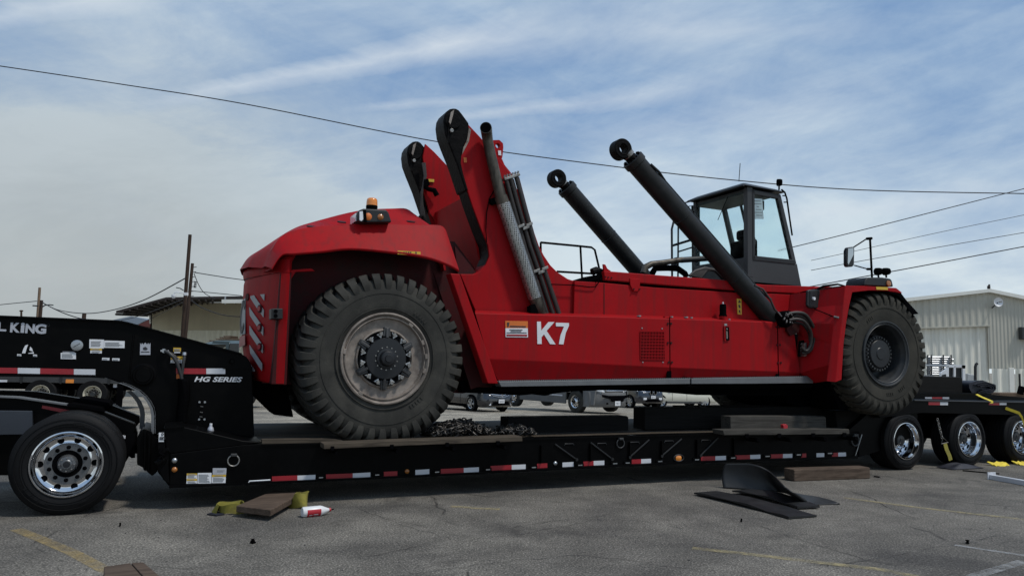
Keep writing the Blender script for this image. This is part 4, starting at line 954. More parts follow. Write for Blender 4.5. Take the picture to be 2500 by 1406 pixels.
for k in range(9):
    u = random.uniform(1908, 1940); v = random.uniform(764, 786); kp('hose_fitting', MB().cyl(on(u, v, -.12), on(u + random.uniform(-8, 8), v + random.uniform(2, 7), -.14), .016, 8), M['hose' if k % 2 else 'cabgrey'], smooth=60)
# ---- handrail on the far deck
hr = 1.9
kp('handrail', MB().tube([on(1320, 592, hr), on(1415, 601, hr), on(1444, 604, hr), on(1452, 610, hr), on(1465, 664, hr)], .018, 8), M['blackm'], smooth=60)
kp('handrail', MB().cyl(on(1360, 663, hr), on(1446, 668, hr), .018, 8), M['blackm']); kp('handrail_post', MB().cyl(on(1417, 602, hr), on(1421, 681, hr), .018, 8), M['blackm'])
kp('handrail_post', MB().cyl(on(1320, 592, hr), on(1322, 690, hr), .018, 8), M['blackm'])
# bent hydraulic arms by the cab
ha = 1.1
kp('pipe_arch', MB().tube([on(1572, 667, ha), on(1576, 652, ha), on(1590, 645, ha), on(1620, 641, ha), on(1666, 634, ha)], [.055, .055, .05, .045, .045], 12), M['pipe'], smooth=60)
kp('pipe_arch_sleeve', MB().cyl(on(1662, 635, ha), on(1742, 630, ha), .047, 12), M['cabdark'], smooth=60)
kp('hose_arch', MB().tube([on(1592, 668, 1.2), on(1600, 655, 1.2), on(1630, 654, 1.2), on(1655, 656, 1.2), on(1672, 668, 1.2), on(1676, 676, 1.2)], .05, 12), M['blackm'], smooth=60)
for k in range(6):
    kp('hose', MB().tube([on(1684 + 5 * k, 674 + k, .75), on(1697 + 6 * k, 662 - k, .75), on(1720 + 6 * k, 655 + k, .75), on(1745 + 5 * k, 660 + k * 1.5, .75), on(1765 + 3 * k, 680, .75)], .028, 8), M['hose'], smooth=80)
kp('deck_plate', MB().trace([(1476, 676), (1750, 690), (1985, 705), (1985, 712), (1476, 690)], .46, 2.3, .46), M['blackm'])

# ================================================================== CAB
cw0, cw1 = .60, 2.00
Ps = on(1824, 455, cw0); cs = Ps.x; czt = Ps.z               # rear near corner of the cab
czb = on(1850, 690, cw0).z
def cp(u, v): return on(u, v, cw0)
cf_t = on(1917, 467, cw0); cf_b = on(1957, 690, cw0)
kc = lambda n, mb, mt, **k: kp(n, mb, mt, **k)
zk = on(1830, 545, cw0).z                                        # sill of the side windows
near_outer = [s_z(p) for p in (cp(1817, 458), cp(1903, 467), cp(1931, 548), cp(1957, 692), cp(1820, 690))]
# body walls below the sill
xs_ = on(1817, 560, cw0).x
z_s = on(1830, 632, cw0).z
xfs = on(1946, 632, cw0).x; xfb = cf_b.x
kc('cab_side', MB().prism([(cs, czb), (xfb, czb), (xfs + .0, z_s), (cs, z_s)], cw0, cw0 + .05), M['cabgrey'], bevel=.01)
kc('cab_side', MB().prism([(cs, czb), (xfb, czb), (xfs + .0, z_s), (cs, z_s)], cw1 - .05, cw1), M['cabgrey'], bevel=.01)
zr = ons(1690, 650, cs).z
kc('cab_rear_wall', MB().box((cs - .004, cw0 + .05, czb), (cs + .05, cw1 - .05, zr)), M['cabgrey'], bevel=.01)
kc('cab_floor', MB().box((cs, cw0 + .05, czb), (xfb, cw1 - .05, czb + .05)), M['cabdark'])
kc('cab_front_sill', MB().prism([(xfb - .05, czb), (xfb, czb), (xfs, z_s), (xfs - .05, z_s)], cw0 + .05, cw1 - .05), M['cabgrey'])
# pillars
xft = on(1905, 470, cw0).x
def pillar(sa, za, sb, zb_, w0, w1, t=.07, nm='cab_pillar', mt='cabgrey'): kc(nm, MB().prism([(sa, za), (sa + t, za), (sb + t, zb_), (sb, zb_)], w0, w1), M[mt], bevel=.012)
pillar(cs - .002, z_s - .3, cs - .002, czt, cw0 - .004, cw0 + .09, .12); pillar(cs, z_s - .5, cs, czt, cw1 - .08, cw1, .10)
pillar(xfs - .10, z_s, xft - .08, czt - .05, cw0 - .002, cw0 + .07, .09); pillar(xfs - .10, z_s, xft - .08, czt - .05, cw1 - .07, cw1, .09)
dps = on(1836, 500, cw0).x
pillar(dps, z_s, dps, czt - .04, cw0 - .012, cw0, .05, 'door_frame', 'cabdark')
kc('door_frame', MB().prism([(dps, czt - .12), (xft - .05, czt - .14), (xft - .05, czt - .06), (dps, czt - .04)], cw0 - .012, cw0 + .04), M['cabdark'], bevel=.01)
kc('door_frame', MB().prism([(dps, z_s - .02), (xfs - .05, z_s - .02), (xfs - .05, z_s + .06), (dps, z_s + .06)], cw0 - .012, cw0 + .02), M['cabdark'], bevel=.01)
kc('cab_window', MB().prism([(dps + .05, z_s + .05), (xfs - .08, z_s + .05), (xft - .06, czt - .12), (dps + .05, czt - .10)], cw0 + .01, cw0 + .018), M['glass'])
kc('cab_window', MB().prism([(cs + .10, z_s), (xfs - .08, z_s), (xft - .06, czt - .10), (cs + .10, czt - .08)], cw1 - .03, cw1 - .022), M['glass'])
kc('rear_window', MB().box((cs + .01, cw0 + .09, zr), (cs + .018, cw1 - .08, czt - .06)), M['glass'])
kc('windscreen', MB().prism([(xfs - .03, z_s), (xfs - .022, z_s), (xft - .012, czt - .06), (xft - .02, czt - .06)], cw0 + .07, cw1 - .07), M['glass'])
for w_ in (cw1 - .5,): pillar(xfs - .06, z_s, xft - .05, czt - .06, w_, w_ + .05, .04, 'window_bar', 'cabdark')
# roof
rf = [Vector((cs - .14, cw0 - .06, czt)), Vector((xft + .10, cw0 - .06, czt - .02)), Vector((xft + .10, cw1 + .06, czt - .02)), Vector((cs - .14, cw1 + .06, czt))]
rt = [Vector((cs + .00, cw0 + .08, czt + .075)), Vector((xft - .05, cw0 + .08, czt + .05)), Vector((xft - .05, cw1 - .08, czt + .05)), Vector((cs + .0, cw1 - .08, czt + .075))]
m_ = MB(); m_.v = rf + rt; m_.f = [(3, 2, 1, 0), (4, 5, 6, 7), (0, 1, 5, 4), (1, 2, 6, 5), (2, 3, 7, 6), (3, 0, 4, 7)]
kc('cab_roof', m_, M['cabdark'], bevel=.03)
kc('roof_lining', MB().box((cs + .02, cw0 + .06, czt - .10), (xft - .08, cw1 - .06, czt - .03)), M['cabgrey'])
kc('roof_rail', MB().tube([Vector((cs - .16, cw1 + .08, czt - .03)), Vector((cs - .16, cw0 + .15, czt - .03)), Vector((cs - .12, cw0 - .05, czt - .01))], .014, 8), M['cabdark'], smooth=60)
kc('roof_hook', MB().tube([Vector((cs - .16, cw1 + .06, czt - .03)), Vector((cs - .16, cw1 + .16, czt - .03)), Vector((cs - .16, cw1 + .18, czt + .02))], .014, 8), M['cabdark'])
kc('antenna', MB().cyl(on(1804, 443, 1.0), on(1807, 399, 1.0), .006, 6), M['blackm'])
c = on(1902, 446, .8); kc('roof_light', MB().lathe([(.0005, .05), (.05, .05), (.062, .02), (.062, -.03), (.05, -.04), (.0005, -.04)], c, (.8, -.6, 0), 16), M['blackm'], smooth=50); kc('roof_light_bracket', MB().cyl(c, on(1902, 464, .8), .014, 8), M['blackm'])
kc('cab_grab_rail', MB().tube([on(1908, 463, cw0 - .08), on(1916, 470, cw0 - .08), on(1921, 485, cw0 - .08), on(1928, 535, cw0 - .08), on(1934, 575, cw0 - .08)], .014, 8), M['blackm'], smooth=60)
kc('cab_grab_rail', MB().tube([on(1910, 478, cw0 - .04), on(1920, 478, cw0 - .08)], .01, 6), M['blackm']); kc('cab_grab_rail', MB().tube([on(1913, 494, cw0 - .04), on(1922, 494, cw0 - .08)], .01, 6), M['blackm'])
kc('wiper', MB().tube([Vector((cs - .01, 1.05, czt - .08)), Vector((cs - .02, 1.30, czt - .45))], .006, 6), M['blackm'])
# seat, notice, monitor, papers
kc('seat_backrest', MB().box((cs + .35, cw0 + .28, z_s - .35), (cs + .50, cw0 + .85, z_s + .42)), M['blackm'], bevel=.06, seg=4)
kc('seat_headrest', MB().box((cs + .36, cw0 + .43, z_s + .42), (cs + .47, cw0 + .70, z_s + .60)), M['blackm'], bevel=.05, seg=4)
kc('seat_cushion', MB().box((cs + .40, cw0 + .25, z_s - .50), (cs + .95, cw0 + .88, z_s - .35)), M['blackm'], bevel=.05, seg=3)
kc('cup', MB().lathe([(.0005, 0), (.035, 0), (.04, .12), (.0005, .12)], Vector((cs + .3, cw0 + .2, z_s + .28)), (0, 0, 1), 16), M['rim'], smooth=60)
kc('notice', MB().trace([(1840, 483), (1864, 485), (1868, 534), (1841, 534)], cw0 + .03, cw0 + .034, cw0), M['white'])
nl_ = MB()
for j, (a, b) in enumerate(((1844, 1860), (1842, 1862), (1850, 1856), (1848, 1862), (1846, 1864), (1849, 1864))): nl_.add([on(a, 489 + 7 * j, cw0 - .001), on(b, 489.5 + 7 * j, cw0 - .001), on(b, 491.5 + 7 * j, cw0 - .001), on(a, 491 + 7 * j, cw0 - .001)], [(0, 1, 2, 3)])
nl_.v = [Vector((p.x, cw0 + .027, p.z)) for p in nl_.v]
kc('notice_print', nl_, M['reflect'], recalc=False)
kc('interior_mirror', MB().box((xft - .2, cw0 + .2, czt - .3), (xft - .16, cw0 + .32, czt - .14)), M['cabdark'], bevel=.01)
kc('console', MB().prism([(xfs - .5, czb), (xfs - .2, czb), (xfs - .25, z_s + .1), (xfs - .38, z_s + .1)], cw0 + .5, cw1 - .5), M['cabdark'], bevel=.02)
# open far door with its rails
dw = 2.05
kc('open_door_frame', MB().tube([on(1641, 690, dw), on(1640, 560, dw), on(1646, 535, dw), on(1676, 506, dw), on(1690, 502, dw), on(1692, 690, dw)], .020, 8, closed=True), M['cabdark'], smooth=50)
kc('open_door_bar', MB().cyl(on(1656, 530, dw), on(1655, 690, dw), .016, 8), M['cabdark'])
kc('open_door_bar', MB().cyl(on(1641, 600, dw), on(1690, 585, dw), .022, 8), M['cabdark']); kc('open_door_bar', MB().cyl(on(1655, 615, dw), on(1690, 604, dw), .014, 8), M['cabdark'])
kc('open_door_glass', MB().trace([(1642, 690), (1642, 555), (1676, 510), (1690, 504), (1690, 690)], dw - .006, dw + .006, dw), M['glass'])
kc('door_latch', MB().trace([(1640, 633), (1650, 628), (1655, 640), (1648, 652), (1640, 650)], dw - .05, dw + .03, dw), M['cabdark'], bevel=.01)
kc('door_lever', MB().tube([on(1657, 630, dw), on(1664, 629, dw), on(1664, 636, dw)], .012, 6), M['cabdark'])
# ================================================================== LOWBOY TRAILER
T = empty('lowboy_trailer', 'black detachable gooseneck lowboy trailer with wooden deck under the red machine', 'lowboy trailer', Vector((1.5, 1.3, 0)))
def tp(name, mb, mt, **k): return obj(name, mb, mt, T, **k)
# side beams
side = [(413, 1187), (415, 1108), (600, 1085), (644, 1083), (1250, 1070), (1700, 1058), (2075, 1051), (2096, 1116), (1850, 1123), (1660, 1129), (1350, 1144), (1040, 1160), (700, 1175)]
sp_ = [s_z(on(u, v, 0)) for u, v in side]
tp('side_beam', MB().prism(sp_, .0, .10), M['black'], bevel=.008)
tp('side_beam', MB().prism(sp_, 2.50, 2.60), M['black'])
def zb(s):  # bottom / top of the deck beam along s
    pts = sorted([s_z(on(u, v, 0)) for u, v in ((413, 1187), (700, 1175), (1040, 1160), (1350, 1144), (1660, 1129), (1850, 1123), (2096, 1116))])
    return float(np.interp(s, [p[0] for p in pts], [p[1] for p in pts]))
def ztp(s):
    pts = sorted([s_z(on(u, v, 0)) for u, v in ((600, 1085), (644, 1083), (1250, 1070), (1700, 1058), (2075, 1051))])
    return float(np.interp(s, [p[0] for p in pts], [p[1] for p in pts]))
sL, sR = on(413, 1187, 0).x, on(2090, 1116, 0).x
# bottom flange
ss = np.linspace(sL, sR, 13)
tp('bottom_flange', MB().grid([[Vector((s, w, zb(s) + dz)) for s in ss] for w, dz in ((-.035, -.012), (-.035, .012), (.03, .012), (.03, -.012), (-.035, -.012))]), M['black'], smooth=20)
tp('top_flange', MB().grid([[Vector((s, w, ztp(s) + dz)) for s in np.linspace(on(640, 1083, 0).x, on(2075, 1051, 0).x, 12)] for w, dz in ((-.02, -.02), (-.02, .0), (.12, .0), (.12, -.02), (-.02, -.02))]), M['black'], smooth=20)
# deck boards laid lengthwise
s0d, s1d = on(625, 1080, .1).x, on(2080, 1050, .1).x
for k in range(12):
    w0 = .12 + k * .197; n = 9; sv = np.linspace(s0d + random.uniform(0, .05), s1d, n); th = .04
    rows_ = [[Vector((s, w, ztp(s) - .035 + dz)) for s in sv] for w, dz in ((w0, 0), (w0, th), (w0 + .188, th), (w0 + .188, 0), (w0, 0))]
    tp('deck_board', MB().grid(rows_), M['woodgrey' if k % 3 else 'wood'], smooth=20)
# cross members below
for k in range(16):
    s = s0d + .3 + k * (s1d - s0d - .5) / 15
    tp('cross_member', MB().box((s - .04, .10, zb(s) + .10), (s + .04, 2.50, ztp(s) - .04)), M['blackm'])
tp('centre_beam', MB().grid([[Vector((s, w, zb(s) + dz)) for s in ss] for w, dz in ((.9, .0), (.9, .3), (1.7, .3), (1.7, 0), (.9, 0))]), M['blackm'], smooth=20)
# outrigger planks with hooks
def plank(px, w0=-.26, w1=-.02, mt='woodgrey', name='outrigger_plank'):
    return tp(name, MB().trace(px, w0, w1), M[mt], bevel=.006)
plank([(790, 1083), (1000, 1075), (1275, 1065), (1276, 1077), (1000, 1087), (791, 1096)], mt='wood')
plank([(1765, 1050), (2000, 1047), (2073, 1047), (2074, 1059), (1900, 1061), (1768, 1062)])
for u, v in ((812, 1092), (957, 1088), (1092, 1083), (1216, 1079), (1824, 1062), (1903, 1061), (1986, 1060), (2062, 1059)):
    tp('plank_hook', MB().trace([(u - 4, v - 3), (u + 4, v - 3), (u + 4, v + 7), (u - 4, v + 7)], -.275, -.23, -.27), M['blackm'])
    tp('outrigger', MB().trace([(u - 3, v + 4), (u + 3, v + 4), (u + 3, v + 14), (u - 3, v + 10)], -.25, .02, -.02), M['blackm'])
# ledge boards seen at the front of the deck
tp('front_board', MB().trace([(640, 1073), (800, 1071), (835, 1074), (835, 1079), (640, 1084)], .0, .12), M['wood'])
# triangular stiffeners in the middle of the beam
for a, b in (((1355, 1084), (1407, 1121)), ((1442, 1080), (1494, 1120)), ((1585, 1073), (1537, 1116)), ((1664, 1071), (1615, 1113)), ((1753, 1068), (1710, 1112))):
    tp('stiffener', MB().cyl(on(*a, -.012), on(*b, -.012), .011, 6), M['cabdark'], smooth=60)
    c = on(b[0], b[1], -.02); tp('bolt_boss', MB().disc(c, (0, -1, 0), .02, .02, 10), M['cabdark'])
for u in (1320, 1440, 1536, 1614, 1700, 1790):
    v0, v1 = 1086 - (u - 1320) * .035, 1130 - (u - 1320) * .038
    tp('stiffener', MB().trace([(u - 1.2, v0), (u + 1.2, v0), (u + 1.2, v1), (u - 1.2, v1)], -.035, .0, 0), M['black'])
for c_, in (((1388, 1083),), ((1468, 1082),), ((1548, 1079),), ((1632, 1076),), ((1722, 1074),)):
    u, v = c_; tp('stiffener', MB().tube([on(u - 10, v + 4, -.008), on(u - 9, v, -.008), on(u + 11, v - .5, -.008), on(u + 13, v + 3, -.008)], .006, 6), M['cabdark'])
# reflective tape
tape = [('r', 664, 726, 1168.5, 1166), ('w', 726, 770, 1166.5, 1164.5), ('r', 796, 861, 1163.5, 1161), ('w', 861, 904, 1161, 1158.5), ('r', 937, 970, 1157, 1155.5), ('w', 1014, 1048, 1152.5, 1150.5), ('r', 1076, 1132, 1150, 1147.6), ('w', 1132, 1169, 1147.4, 1145.5),
        ('r', 1197.5, 1249, 1142.5, 1140), ('w', 1249, 1283, 1140, 1138.5), ('r', 1311, 1336, 1137, 1135.6), ('w', 1373, 1400, 1134, 1132.5), ('r', 1424, 1449, 1131.5, 1130), ('w', 1449, 1475, 1130, 1129), ('r', 1542, 1565, 1126.5, 1125.5), ('w', 1565, 1589, 1125.5, 1124.3),
        ('r', 1711, 1746, 1119, 1118), ('w', 1746, 1772, 1118, 1117), ('r', 1795, 1831, 1116, 1115), ('w', 1831, 1856, 1115, 1114), ('r', 1880, 1911, 1113.5, 1112.5), ('w', 1911, 1934, 1112.5, 1112), ('r', 1956, 1968, 1111.5, 1111), ('w', 1993, 2012, 1110.5, 1110), ('r', 2031, 2046, 1109.5, 1109), ('w', 2046, 2065, 1109, 1108.5)]
for c, a, b, y0_, y1_ in tape:
    h = 6.3 - (a - 664) * .0011
    tp('reflective_tape', MB().trace([(a, y0_ - h), (b, y1_ - h), (b, y1_ + h), (a, y0_ + h)], -.004, -.0005, 0), M['tapered' if c == 'r' else 'tapewhite'])
for u in (783, 920, 1066, 1190, 1302, 1415, 1500, 1531, 1610, 1700, 1788, 1872, 1948, 2024):
    v = 1165 - (u - 783) * .0475
    tp('slot_bolt', MB().trace([(u - 5, v - 1.3), (u + 5, v - 1.8), (u + 5, v + .6), (u - 5, v + 1.2)], -.02, .0, 0), M['alu'])
    tp('slot_bracket', MB().trace([(u - 9, v - 4), (u + 9, v - 4.5), (u + 9, v + 4), (u - 9, v + 4.5)], -.014, .0, 0), M['black'])
tp('grab_hook', MB().tube([on(606, 1180, -.02), on(609, 1174, -.02), on(660, 1171, -.02)], .008, 6), M['white'])
# D rings
def dring(u, v, r):
    c = on(u, v, -.02); rr = (on(u + r, v, -.02) - c).length
    tp('lashing_ring', MB().tube([c + Vector((math.sin(2 * PI * k / 24) * rr, 0, math.cos(2 * PI * k / 24) * rr)) for k in range(24)], rr * .14, 8, closed=True), M['steel'] if r > 12 else M['cabgrey'], smooth=80)
    tp('ring_lug', MB().box((c.x - rr * .55, -.05, c.z + rr * .8), (c.x + rr * .55, .0, c.z + rr * 1.3)), M['cabgrey'], bevel=.006)
dring(570, 1124, 14); dring(1515, 1082, 9); dring(2088, 1075, 9)
for u, v, m_ in ((426, 1146, 'amberdk'), (1657, 1117.5, 'amber'), (426, 1124, 'alu'), (994, 1150, 'amberdk'), (1356, 1131, 'alu')):
    c = on(u, v, -.004); tp('marker_lamp', MB().lathe([(.0005, -.014), (.02, -.012), (.028 if u != 1657 else .05, 0)], c, (0, 1, 0), 16), M[m_], smooth=60)
tp('marker_lamp_ring', MB().tube([on(1657, 1117.5, -.006) + Vector((math.cos(a) * .085, 0, math.sin(a) * .045)) for a in [2 * PI * k / 20 for k in range(20)]], .009, 6, closed=True), M['cabdark'])
# right hand end of the deck: ramp knee and rear upstand
tp('rear_knee', MB().trace([(2073, 1049), (2130, 1000), (2240, 1000), (2240, 1060), (2180, 1090), (2115, 1110), (2094, 1116)], .1, 2.5, .1), M['black'])
tp('air_line', MB().tube([on(2104, 1060, -.0), on(2098, 1080, -.02), on(2092, 1100, -.02), on(2088, 1112, -.02)], .009, 6), M['steel'])
tp('deck_rear_cross', MB().trace([(2060, 1052), (2098, 1052), (2098, 1114), (2060, 1114)], .1, 2.5, .1), M['blackm'])
# ---- front platform and its sloping gusset
tp('front_platform', MB().trace([(400, 1044), (445, 1041), (592, 1075), (640, 1079), (600, 1086), (416, 1108), (405, 1100)], .0, .63), M['black'], bevel=.012)
tp('gusset_plate', MB().trace([(402, 1040), (447, 1038), (450, 1042), (405, 1046)], -.02, .5, 0), M['black'])
tp('nose', MB().trace([(413, 1187), (385, 1152), (381, 1124), (400, 1116), (401, 1044), (416, 1108)], .02, 2.45), M['black'], bevel=.01)
for k, px in enumerate(([(376, 1128), (398, 1117), (404, 1122), (386, 1136)], [(384, 1060), (402, 1052), (404, 1104), (386, 1112)], [(390, 1150), (410, 1120), (414, 1180), (398, 1170)], [(385, 1098), (412, 1092), (414, 1100), (388, 1108)])):
    tp('nose_plate', MB().trace(px, -.04 + .01 * k, .10, 0), M['black'], bevel=.008)
tp('latch_hose', MB().tube([on(395, 1095, -.03), on(388, 1105, -.05), on(399, 1110, -.05), on(389, 1118, -.04)], .018, 8), M['blackm'], smooth=80)
# ---- gooseneck
gw0, gw1 = .62, 1.02
ga = [(-260, 764), (0, 772), (290, 784), (312, 788), (590, 864), (602, 871), (611, 884), (616, 905), (621, 1076), (400, 1078), (379, 1060), (380, 1020), (376, 1000), (366, 977), (343, 953), (300, 937), (256, 921), (225, 917), (0, 915), (-260, 912)]
gz = [s_z(on(u, v, gw0)) for u, v in ga]
tp('gooseneck', MB().prism(gz, gw0, gw1), M['black'], bevel=.012)
ga2 = [(396, 960), (600, 905), (621, 1076), (400, 1078)]
tp('gooseneck_column', MB().trace([(385, 1000), (405, 960), (610, 900), (621, 1076), (400, 1078)], gw1, 1.95, gw0), M['black'])
# light edged flanges along the arch
arc = [(256, 918.5), (282, 925), (300, 933), (322, 941), (343, 952), (358, 965), (369, 979), (377, 995), (380, 1012), (380, 1058)]
def strip(px, w0, w1, mt, t=.014, nm='arch_flange'):
    P = [on(u, v, gw0) for u, v in px]; rows_ = []
    tp(nm, MB().grid([[Vector((p.x, w0, p.z)) for p in P], [Vector((p.x, w1, p.z)) for p in P], [Vector((p.x - t, w1, p.z - t * .3)) for p in P], [Vector((p.x - t, w0, p.z - t * .3)) for p in P], [Vector((p.x, w0, p.z)) for p in P]]), mt, smooth=40)
strip(arc, gw0 - .05, gw1 + .05, M['blackm'])
P = [on(u, v, gw0 - .05) for u, v in arc[2:]]
tp('arch_edge', MB().grid([[p for p in P], [p + Vector((-.045, 0, -.008 if i < 5 else 0)) for i, p in enumerate(P)], [p + Vector((-.045, .02, -.01)) for p in P], [p + Vector((0, .02, 0)) for p in P], [p for p in P]]), M['foot'], smooth=40)
P = [on(u + 3, v, gw1 + .05) for u, v in ((317, 953), (331, 965), (342, 980), (349, 997), (351, 1012), (349, 1045))]
tp('arch_edge', MB().grid([[p for p in P], [p + Vector((-.05, 0, -.008)) for p in P], [p + Vector((-.05, .02, -.01)) for p in P], [p + Vector((0, .02, 0)) for p in P], [p for p in P]]), M['foot'], smooth=40)
tp('neck_flange', MB().trace([(-260, 910), (0, 914), (225, 916), (256, 919), (256, 923), (225, 921), (0, 918.5), (-260, 916)], gw0 - .05, gw0, gw0), M['black'])
tp('neck_flange', MB().trace([(-260, 762), (0, 770), (290, 782), (312, 786), (590, 862), (590, 866), (312, 790), (290, 786), (0, 774), (-260, 767)], gw0 - .04, gw0, gw0), M['black'])
tp('weld_step', MB().trace([(545, 896), (616, 894), (616, 900), (545, 900)], gw0 - .015, gw0, gw0), M['black'])
wd = .0
def gsl(px, mt, nm, off=.006): return tp(nm, MB().trace(px, gw0 - off, gw0 - .001, gw0), M[mt])
def gtext(s, u0, v0, u1, v1, h, mt='white', **k):
    a = on(u0, v0, gw0 - .006); b = on(u1, v1, gw0 - .006)
    return text('lettering', s, a, h, M[mt], T, width=(b - a).length, xdir=b - a, **k)
ph = (on(60, 790, gw0).z - on(60, 812, gw0).z)
gtext('L', -9, 807.5, 15, 809, ph * .97, 'silver', bold=.045)
gtext('K', 24, 811, 48, 812, ph * 1.08, 'silver', bold=.045); gtext('i', 49.5, 812, 59, 812.5, ph * 1.12, 'silver', bold=.045)
gtext('N', 61, 813, 84, 814, ph * 1.05, 'silver', bold=.045); gtext('G', 84, 814.5, 112, 815.5, ph * 1.12, 'silver', bold=.05)
gtext('A', -40, 806, -12, 807, ph, 'silver', bold=.045); 
tp('trademark_ring', MB().tube([on(118, 794, gw0 - .004) + Vector((math.cos(a) * .013, 0, math.sin(a) * .013)) for a in [2 * PI * k / 12 for k in range(12)]], .002, 4, closed=True), M['cabgrey'])
hh = on(500, 920, gw0).z - on(500, 932.5, gw0).z
gtext('HG SERIES', 474, 931.5, 591.5, 932.5, hh, 'white', bold=.03, shear=.25)
# stylised A mark
gsl([(54, 862), (57, 852), (62, 843), (69, 841), (66, 848), (62, 862)], 'white', 'mark'); gsl([(74, 846), (78, 850), (81, 858), (72, 855)], 'white', 'mark'); gsl([(69, 862), (82, 859), (83, 863), (69, 863)], 'white', 'mark')
for q in ([(42, 864), (52, 864.5), (52, 869.5), (42, 869)], [(81, 865), (90.5, 865.5), (90.5, 870.5), (81, 870)]): gsl(q, 'white', 'small_label')
gsl([(148.5, 861), (185.5, 861), (185.5, 876.5), (148.5, 876)], 'white', 'data_plate'); gsl([(153, 858), (182, 858.3), (182, 860), (153, 859.7)], 'silver', 'data_plate')
gc_ = on(188.5, 843, gw0)
tp('pressure_gauge', MB().lathe([(.0005, -.03), (.050, -.03), (.058, -.028), (.060, -.01), (.06, 0)], gc_, (0, 1, 0), 28), M['alu'], smooth=40); tp('gauge_needle', MB().slab([gc_ + Vector((-.03, -.033, -.022)), gc_ + Vector((.03, -.033, .02)), gc_ + Vector((.028, -.033, .026)), gc_ + Vector((-.032, -.033, -.016))], (0, -.002, 0)), M['print'])
gsl([(218.5, 828), (254, 829), (253.5, 850.5), (218, 850)], 'white', 'data_plate'); gsl([(254.5, 831), (304.5, 832.5), (304, 849.5), (254, 848.5)], 'white', 'data_plate')
gsl([(221, 850.7), (249, 851), (248.5, 862.5), (220.5, 862)], 'white', 'caution_sticker'); gsl([(221, 850.5), (249, 851), (249, 855.5), (221, 855)], 'yellow', 'caution_sticker', .008)
gsl([(249.5, 873), (267.5, 873.5), (267, 879.5), (249, 879)], 'white', 'small_label'); gsl([(274, 874), (292, 874.5), (292, 880.5), (274, 880)], 'white', 'small_label')
gsl([(342.5, 837), (345, 841), (347, 837), (350, 841), (354.5, 836), (359, 841), (362, 837), (364, 841), (367.5, 837), (367, 866), (341.5, 866)], 'silver', 'crown_plaque'); gsl([(344, 858), (365, 858), (365, 860), (344, 860)], 'print', 'plaque_print', .009); gsl([(349, 849), (355, 846), (361, 851), (357, 855), (350, 854)], 'print', 'plaque_print', .009)
gsl([(423.5, 848.5), (442, 849), (441.5, 858), (423, 858)], 'yellow', 'caution_sticker'); gsl([(425, 859), (440, 859), (440, 861.5), (425, 861.5)], 'white', 'small_label')
gsl([(417, 870), (447, 870), (446.5, 886), (416, 885.5)], 'white', 'caution_sticker'); gsl([(417, 870), (447, 870), (447, 878), (417, 878)], 'yellow', 'caution_sticker', .008)
pr_ = MB()
def lines_on(x0, y0, x1, y1, n, w, mb):
    for k in range(n):
        y = y0 + (y1 - y0) * (k + .5) / n; e = (y1 - y0) / n * .28; xe = x1 - (x1 - x0) * random.uniform(0, .25)
        mb.trace([(x0, y - e), (xe, y - e), (xe, y + e), (x0, y + e)], w - .0015, w, w)
lines_on(222, 832, 251, 846, 4, gw0 - .007, pr_); lines_on(257, 835, 301, 846, 5, gw0 - .007, pr_); lines_on(151, 863, 183, 874, 4, gw0 - .007, pr_); lines_on(224, 856.5, 246, 861, 2, gw0 - .009, pr_); lines_on(224, 851.5, 246, 854.5, 1, gw0 - .009, pr_); lines_on(425, 851, 440, 857, 2, gw0 - .009, pr_)
lines_on(420, 872, 443, 884, 3, gw0 - .009, pr_); lines_on(251, 875, 265, 878, 1, gw0 - .008, pr_); lines_on(276, 876, 290, 879, 1, gw0 - .008, pr_); lines_on(43, 865.5, 51, 868.5, 1, gw0 - .008, pr_); lines_on(82, 866.5, 90, 869.5, 1, gw0 - .008, pr_)
tp('fine_print', pr_, M['reflect'])
for c, a, b, y0_, y1_ in (('r', -60, 43, 903, 904.5), ('w', 43.5, 98, 904.5, 905.5), ('r', 98.5, 180, 905.5, 907.3), ('w', 180.5, 233, 907.3, 908), ('r', 430, 503, 905.5, 906), ('w', 503.5, 550, 905.8, 905.8)):
    gsl([(a, y0_ - 6.8), (b, y1_ - 6.8), (b, y1_ + 6.8), (a, y0_ + 6.8)], 'tapered' if c == 'r' else 'tapewhite', 'reflective_tape')
gsl([(430.5, 913), (438.5, 913), (438.5, 924), (430.5, 924)], 'orange', 'side_reflector')
# pivot bosses
for u, v, r in ((350, 915, .13), (566, 882, .03)):
    c = on(u, v, gw0); tp('pivot_boss', MB().lathe([(.0005, -.06), (r * .6, -.06), (r * .65, -.045), (r * .8, -.045), (r * .85, -.02), (r, -.015), (r, 0)], c, (0, 1, 0), 28), M['black'], smooth=30)
tp('weld_seam', MB().tube([on(326 - 1.0 * k + (k % 2), 815 + 10 * k, gw0) for k in range(12)], .010, 6), M['black'], smooth=80)
for u, v in ((487, 981), (500, 981), (486, 1023), (499, 1023)): tp('bolt', MB().disc(on(u, v, gw0), (0, -1, 0), .012, .02, 10), M['alu'])
for u, v in ((492, 992), (491, 1006), (490, 1017)): tp('latch_pin', MB().cyl(on(u - 3, v, gw0 - .02), on(u + 4, v + 1, gw0 - .02), .008, 8), M['cabgrey'])
tp('valve_fitting', MB().cyl(on(392, 857, gw0 - .04), on(412, 857, gw0 - .04), .014, 8), M['alu'], smooth=60); tp('valve_fitting', MB().cyl(on(400, 856, gw0), on(400, 856, gw0 - .07), .024, 10), M['alu'], smooth=60)
tp('air_hose', MB().tube([on(403, 857, gw0 - .06), on(412, 861, gw0 - .09), on(424, 872, gw0 - .09), on(432, 885, gw0 - .09), on(437, 900, gw0 - .08), on(442, 915, gw0 - .07), on(446, 950, gw0 - .06)], .020, 10), M['cabgrey'], smooth=80)
